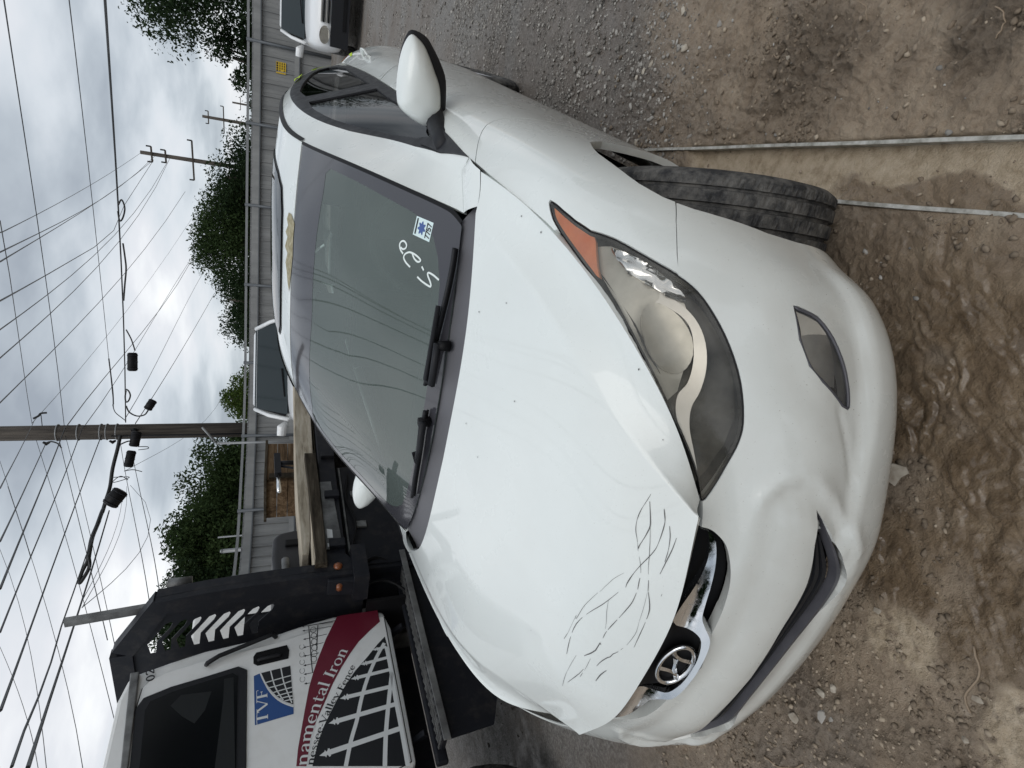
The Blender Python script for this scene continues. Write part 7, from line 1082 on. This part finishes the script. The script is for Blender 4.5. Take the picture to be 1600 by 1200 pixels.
TR = [((2.9, 28.6, 0), 7.4, blobs(150, 0, 3.0, 5.6, 4.6, 1.1, 1), 'leaf_dark', 'dense dark evergreen tree towering over the fence behind the silver-white car', 90000),
 ((-1.9, 28.4, 0), 4.2, blobs(26, 0, 2.0, 1.6, 1.9, .6, 2), 'leaf_dark', 'low dark bush at the foot of the tall evergreen, over the fence', 10000),
 ((-7.4, 30.7, 0), 4.9, blobs(60, 0, 2.4, 2.3, 2.2, .8, 3), 'leaf_dark', 'dark rounded tree right of the tall thin pole', 22000),
 ((-10.0, 30.4, 0), 5.2, blobs(70, 0, 2.7, 2.7, 2.5, .85, 4), 'leaf_mid', 'bushy mid green tree behind the tall thin pole', 34000),
 ((-13.0, 28.6, 0), 4.9, blobs(60, 0, 2.3, 2.6, 2.2, .8, 5), 'leaf_dark', 'dark tree beside the bushy mid green one, thinning towards the gap', 26000),
 ((-16.2, 24.3, 0), 3.9, blobs(36, 0, 2.2, 1.5, 1.6, .55, 6), 'leaf_light', 'small light yellow-green tree right of the big pole', 11000),
 ((-16.9, 19.4, 0), 4.8, blobs(70, 0, 2.7, 2.3, 2.2, .75, 7), 'leaf_mid', 'olive green tree just left of the big pole', 30000),
 ((-17.9, 16.4, 0), 4.9, blobs(50, 0, 2.9, 2.0, 2.3, .7, 8), 'leaf_mid', 'mid green tree between the olive tree and the truck rack', 28000),
 ((-18.6, 14.2, 0), 5.4, blobs(50, 0, 3.1, 2.0, 2.4, .7, 9), 'leaf_dark', 'dark tree rising over the truck headache rack', 26000)]
for i, (l_, h_, b_, lf, lab, n_) in enumerate(TR): tree(l_, h_, b_, lf, lab, int(n_*1.45), seed=20+i, size=.135)

# unseen trees and two cars, added to dim low sky and show in reflections
for i, (x, y, h_, lab) in enumerate(((-18, -13, 6, 'unseen tall tree added far behind the photographer, leftmost of the back row'), (-8, -18.5, 6.5, 'unseen tall tree added behind the photographer, second from the left'), (2.5, -19.5, 6, 'unseen tall tree added behind the photographer, middle of the back row'), (12, -16.5, 6.5, 'unseen tall tree added behind the photographer, right of the middle'), (19, -7, 6.5, 'unseen tall tree added to the right of the photographer, near the corner'), (20, 4, 6.5, 'unseen tall tree added on the open right side of the yard'), (19, 14, 6, 'unseen tall tree added on the right side of the yard by the fence end'))):
    tree((x, y, 0), h_, blobs(46, 0, h_*.5, 4.6, h_*.42, 1.3, 40+i, ry=3.4), 'leaf_dark', lab, 9000, .55, .3, 60+i)
vehicle('parked_car', (5.6, 3.9, 0), math.radians(-60), 4.5, 1.80, 1.50, .98, 2.65, 'unseen dark car added off to the right of the yard, for reflections', 'car', 'tank_plastic')
vehicle('parked_car', (-1.6, -6.6, 0), math.radians(178), 4.6, 1.85, 1.60, 1.02, 2.7, 'unseen dark car added behind the photographer, for reflections', 'car', 'tank_plastic')

# ---------------------------------------------------------------- things lying in the mud
def gz(x, y): return float(gheight(np.array([float(x)]), np.array([float(y)]))[0])
for P, lab in ((RAIL_A, 'outer pale metal rail of the pair half sunk in the mud'), (RAIL_B, 'inner pale metal rail running under the turned front tyre')):
    a, b = np.array(P[0]), np.array(P[-1]); d = (b-a)/np.linalg.norm(b-a); n_ = 14; pts = [a+(b-a)*i/n_ for i in range(n_+1)]; sx = np.array([-d[1], d[0]]); prof = [(-.004, -.035), (.004, -.035), (.004, .006), (.0055, .008), (.0045, .011), (-.0045, .011), (-.0055, .008), (-.004, .006)]
    V = []; wv = .0008
    for i, p_ in enumerate(pts): o_ = wv*math.sin(i*1.7); V += [(p_[0]+sx[0]*(x_+o_), p_[1]+sx[1]*(x_+o_), z_+.0012*math.sin(i*2.3)) for x_, z_ in prof]
    F = [(i*8+k, i*8+(k+1) % 8, (i+1)*8+(k+1) % 8, (i+1)*8+k) for i in range(n_) for k in range(8)]+[tuple(range(8))[::-1], tuple(n_*8+k for k in range(8))]
    mesh('metal_rail', V, F, 'rail_metal', None, label=lab, cat='rail')
m = Mat('stone_pale', (.36, .32, .26), .85); m.base(m.ramp(m.noise(40, 5), [(.3, (.24, .20, .155)), (.7, (.46, .42, .35))]))
m = Mat('stone_grey', (.20, .19, .175), .85); g = m.n('ShaderNodeNewGeometry'); m.base(m.mix(g.outputs['Random Per Island'], (.11, .10, .088), (.42, .40, .365)))
m = Mat('stone_brown', (.14, .11, .085), .85); g = m.n('ShaderNodeNewGeometry'); m.base(m.mix(g.outputs['Random Per Island'], (.17, .13, .092), (.42, .35, .265)))
m = Mat('mud_clod', (.10, .075, .055), .85); m.base(m.ramp(m.noise(60, 5), [(.3, (.10, .075, .053)), (.7, (.25, .20, .145))]))
m = Mat('twig', (.26, .20, .14), .8)
ico = np.array([(0, 0, -1), (.724, -.526, -.447), (-.276, -.851, -.447), (-.894, 0, -.447), (-.276, .851, -.447), (.724, .526, -.447), (.276, -.851, .447), (-.724, -.526, .447), (-.724, .526, .447), (.276, .851, .447), (.894, 0, .447), (0, 0, 1)])
icf = [(0, 2, 1), (1, 2, 6), (0, 3, 2), (0, 4, 3), (0, 5, 4), (0, 1, 5), (1, 6, 10), (2, 7, 6), (3, 8, 7), (4, 9, 8), (5, 10, 9), (6, 7, 11), (7, 8, 11), (8, 9, 11), (9, 10, 11), (10, 6, 11), (1, 10, 5), (2, 3, 7), (3, 4, 8), (4, 5, 9)]
def stone(x, y, r_, mat, label, fl=.5, seed=0, name='stone', cat='stone', tilt=0):
    rg = np.random.default_rng(seed); s_ = r_*(1+.28*rg.normal(size=12)).clip(.6, 1.5)[:, None]; V = ico*s_*[1.0+.35*rg.random(), .75+.2*rg.random(), fl]; a = rg.random()*6.28; R_ = np.array([[math.cos(a), -math.sin(a), 0], [math.sin(a), math.cos(a), 0], [0, 0, 1]]); V = V@R_.T; V[:, 2] += V[:, 0]*tilt
    V += [x, y, gz(x, y)+r_*fl*.25]; o = mesh(name, V, icf, mat, None, label=label, cat=cat); return bevel(o, r_*.12, 2, 20)
RK = [(-.281, .025, .017, 'pale angular stone nearest the bumper, left one of a touching pair'), (-.235, .012, .013, 'pale angular stone, upright partner of the bumper pair'), (-.423, .027, .018, 'oval pale stone in the loose gravel left of the stone pair'), (-.329, -.015, .014, 'half-buried dull stone beside the oval pale stone'), (-.312, -.034, .009, 'small round grey pebble next to the half-buried stone'), (.069, -.193, .012, 'pale chip of stone at the edge of the dry patch near the camera'), (-.024, -.229, .010, 'small tan stone in the dark crack near the camera'), (.044, .052, .010, 'pale pebble between bumper and dry patch'),
 (1.30, 1.80, .017, 'largest pale stone at the top of the pebble cluster'), (1.183, 1.712, .020, 'long flat pale stone in the middle of the pebble cluster'), (1.078, 1.943, .016, 'squarish pale stone in the pebble cluster'), (1.111, 1.902, .013, 'small pale stone beside the squarish one'), (.978, 1.842, .012, 'pale pebble alone below the cluster'), (1.355, 1.85, .015, 'pale flat chip near the edge of the picture'), (.813, 1.851, .017, 'triangular pale stone by the end of the outer rail'), (.811, 2.06, .015, 'rounded grey stone by the fender, lower'), (.81, 2.115, .015, 'rounded grey stone by the fender, upper'), (1.034, 2.35, .014, 'pale round pebble out on the gravel'), (1.14, 1.125, .007, 'white pebble in the trodden mud'), (1.197, 1.156, .010, 'tan pebble beside the bent twig'), (1.05, 1.98, .012, 'flat pale pebble at the foot of the cluster'), (1.27, 1.55, .015, 'leaning grey shard on the trodden mud')]
for i, (x, y, r_, lab) in enumerate(RK): stone(x, y, r_, 'stone_pale' if i not in (3, 4, 15, 16, 21) else 'stone_grey', lab, .5, i+3)
for i, (x, y, r_, lab) in enumerate([(1.005, 1.16, .020, 'dark clod of mud stuck over the outer rail'), (.988, 1.02, .013, 'round dark clod lying on the sand between the rails'), (1.02, .985, .010, 'smaller dark clod between the rails'), (1.09, .60, .012, 'dark clod of mud by the outer rail nearest the camera'), (1.235, .78, .018, 'lumpy clod in the smooth mud above the outer rail')]): stone(x, y, r_, 'mud_clod', lab, .8, i+60, 'mud_clod', 'clod')
def scatter(name, n, rmin, rmax, dens, mat, xr, yr, seed, power=3.0):
    rg = np.random.default_rng(seed); X = rg.uniform(*xr, n*3); Y = rg.uniform(*yr, n*3); ok = rg.random(n*3) < dens(X, Y); X, Y = X[ok][:n], Y[ok][:n]; n = len(X); r_ = rmin+(rmax-rmin)*rg.random(n)**power
    Z = gheight(X, Y)+r_*.15; S = r_[:, None, None]*(1+.25*rg.normal(size=(n, 12, 1))).clip(.6, 1.5)*np.stack([1+.4*rg.random(n), .7+.3*rg.random(n), .45+.3*rg.random(n)], 1)[:, None]
    a = rg.random(n)*6.28; ca, sa = np.cos(a)[:, None], np.sin(a)[:, None]; V = ico[None]*S; V = np.stack([V[..., 0]*ca-V[..., 1]*sa, V[..., 0]*sa+V[..., 1]*ca, V[..., 2]], -1)+np.stack([X, Y, Z], 1)[:, None]
    F = (np.array(icf)[None]+12*np.arange(n)[:, None, None]).reshape(-1, 3); me = bpy.data.meshes.new(name); me.vertices.add(12*n); me.vertices.foreach_set('co', V.ravel()); me.loops.add(F.size); me.loops.foreach_set('vertex_index', F.ravel().astype(np.int32)); me.polygons.add(len(F)); me.polygons.foreach_set('loop_start', np.arange(0, F.size, 3, dtype=np.int32)); me.polygons.foreach_set('loop_total', np.full(len(F), 3, np.int32)); me.update(); me.materials.append(MATS[mat])
    o = bpy.data.objects.new(name, me); COL.objects.link(o); o['kind'] = 'stuff'; return o
Z_ = lambda X, Y: zones(X, Y)
incar = lambda X, Y: ((abs(X) < .72) & (Y > .5) & (Y < 4.2))
props(scatter('gravel', 16000, .0028, .0095, lambda X, Y: np.clip(Z_(X, Y)[0]*smooth(-.35, .35, fbm(X*2.2, Y*2.2, 3, 101))*1.3+.02, 0, 1)*(1-Z_(X, Y)[3])*~incar(X, Y), 'stone_grey', (.3, 3.2), (.4, 5.5), 5), kind='stuff')
props(scatter('gravel', 12000, .005, .016, lambda X, Y: Z_(X, Y)[0]*~incar(X, Y)*smooth(-.4, .3, fbm(X*1.3, Y*1.3, 3, 121)), 'stone_grey', (-3.2, 4.0), (1.0, 15), 6, 2.2), kind='stuff')
props(scatter('pebbles', 7000, .0022, .0085, lambda X, Y: np.clip(smooth(.1, -.25, X)+.15, 0, 1)*(1-Z_(X, Y)[1]), 'stone_brown', (-1.2, 1.5), (-.5, 1.6), 7, 2.5), kind='stuff')
props(scatter('mud_crumbs', 9000, .0022, .010, lambda X, Y: np.clip(smooth(.0, .3, fbm(X*4, Y*4, 3, 140))+.05, 0, 1)*(1-Z_(X, Y)[1])*(1-Z_(X, Y)[2]), 'mud_clod', (-.8, 1.6), (-.5, 2.2), 8, 2.5), kind='stuff')
for i, (P, r_, lab) in enumerate([([(1.235, 1.24), (1.21, 1.22), (1.185, 1.20)], .002, 'pale bent twig lying on the trodden mud'), ([(1.335, .60), (1.325, .575), (1.30, .565), (1.28, .570)], .0018, 'curled root at the edge of the mud shelf'), ([(1.345, .99), (1.33, .95), (1.30, .93)], .0014, 'short dry stalk near the picture edge'), ([(-.62, .02), (-.60, -.02), (-.55, -.05), (-.50, -.06)], .003, 'long pale root in the loose ground by the far front corner'), ([(.165, -.125), (.12, -.165), (.055, -.175), (.03, -.20)], .0025, 'dark buried root edging the dry patch')]):
    c = catmull(P, 5); o = MB().tube([(x, y, gz(x, y)+r_*.8) for x, y in c], r_, 6).build('twig', 'twig', None, True); props(o, lab, 'twig')
o = MB().prism([(.395, .215, .035), (.405, .190, .028), (.395, .178, .026), (.375, .185, .030), (.352, .182, .034), (.355, .215, .042)], (0, 0, .004)).build('plastic_shard', 'stone_pale'); props(o, 'torn white plastic shard sticking out from under the bumper', 'shard')
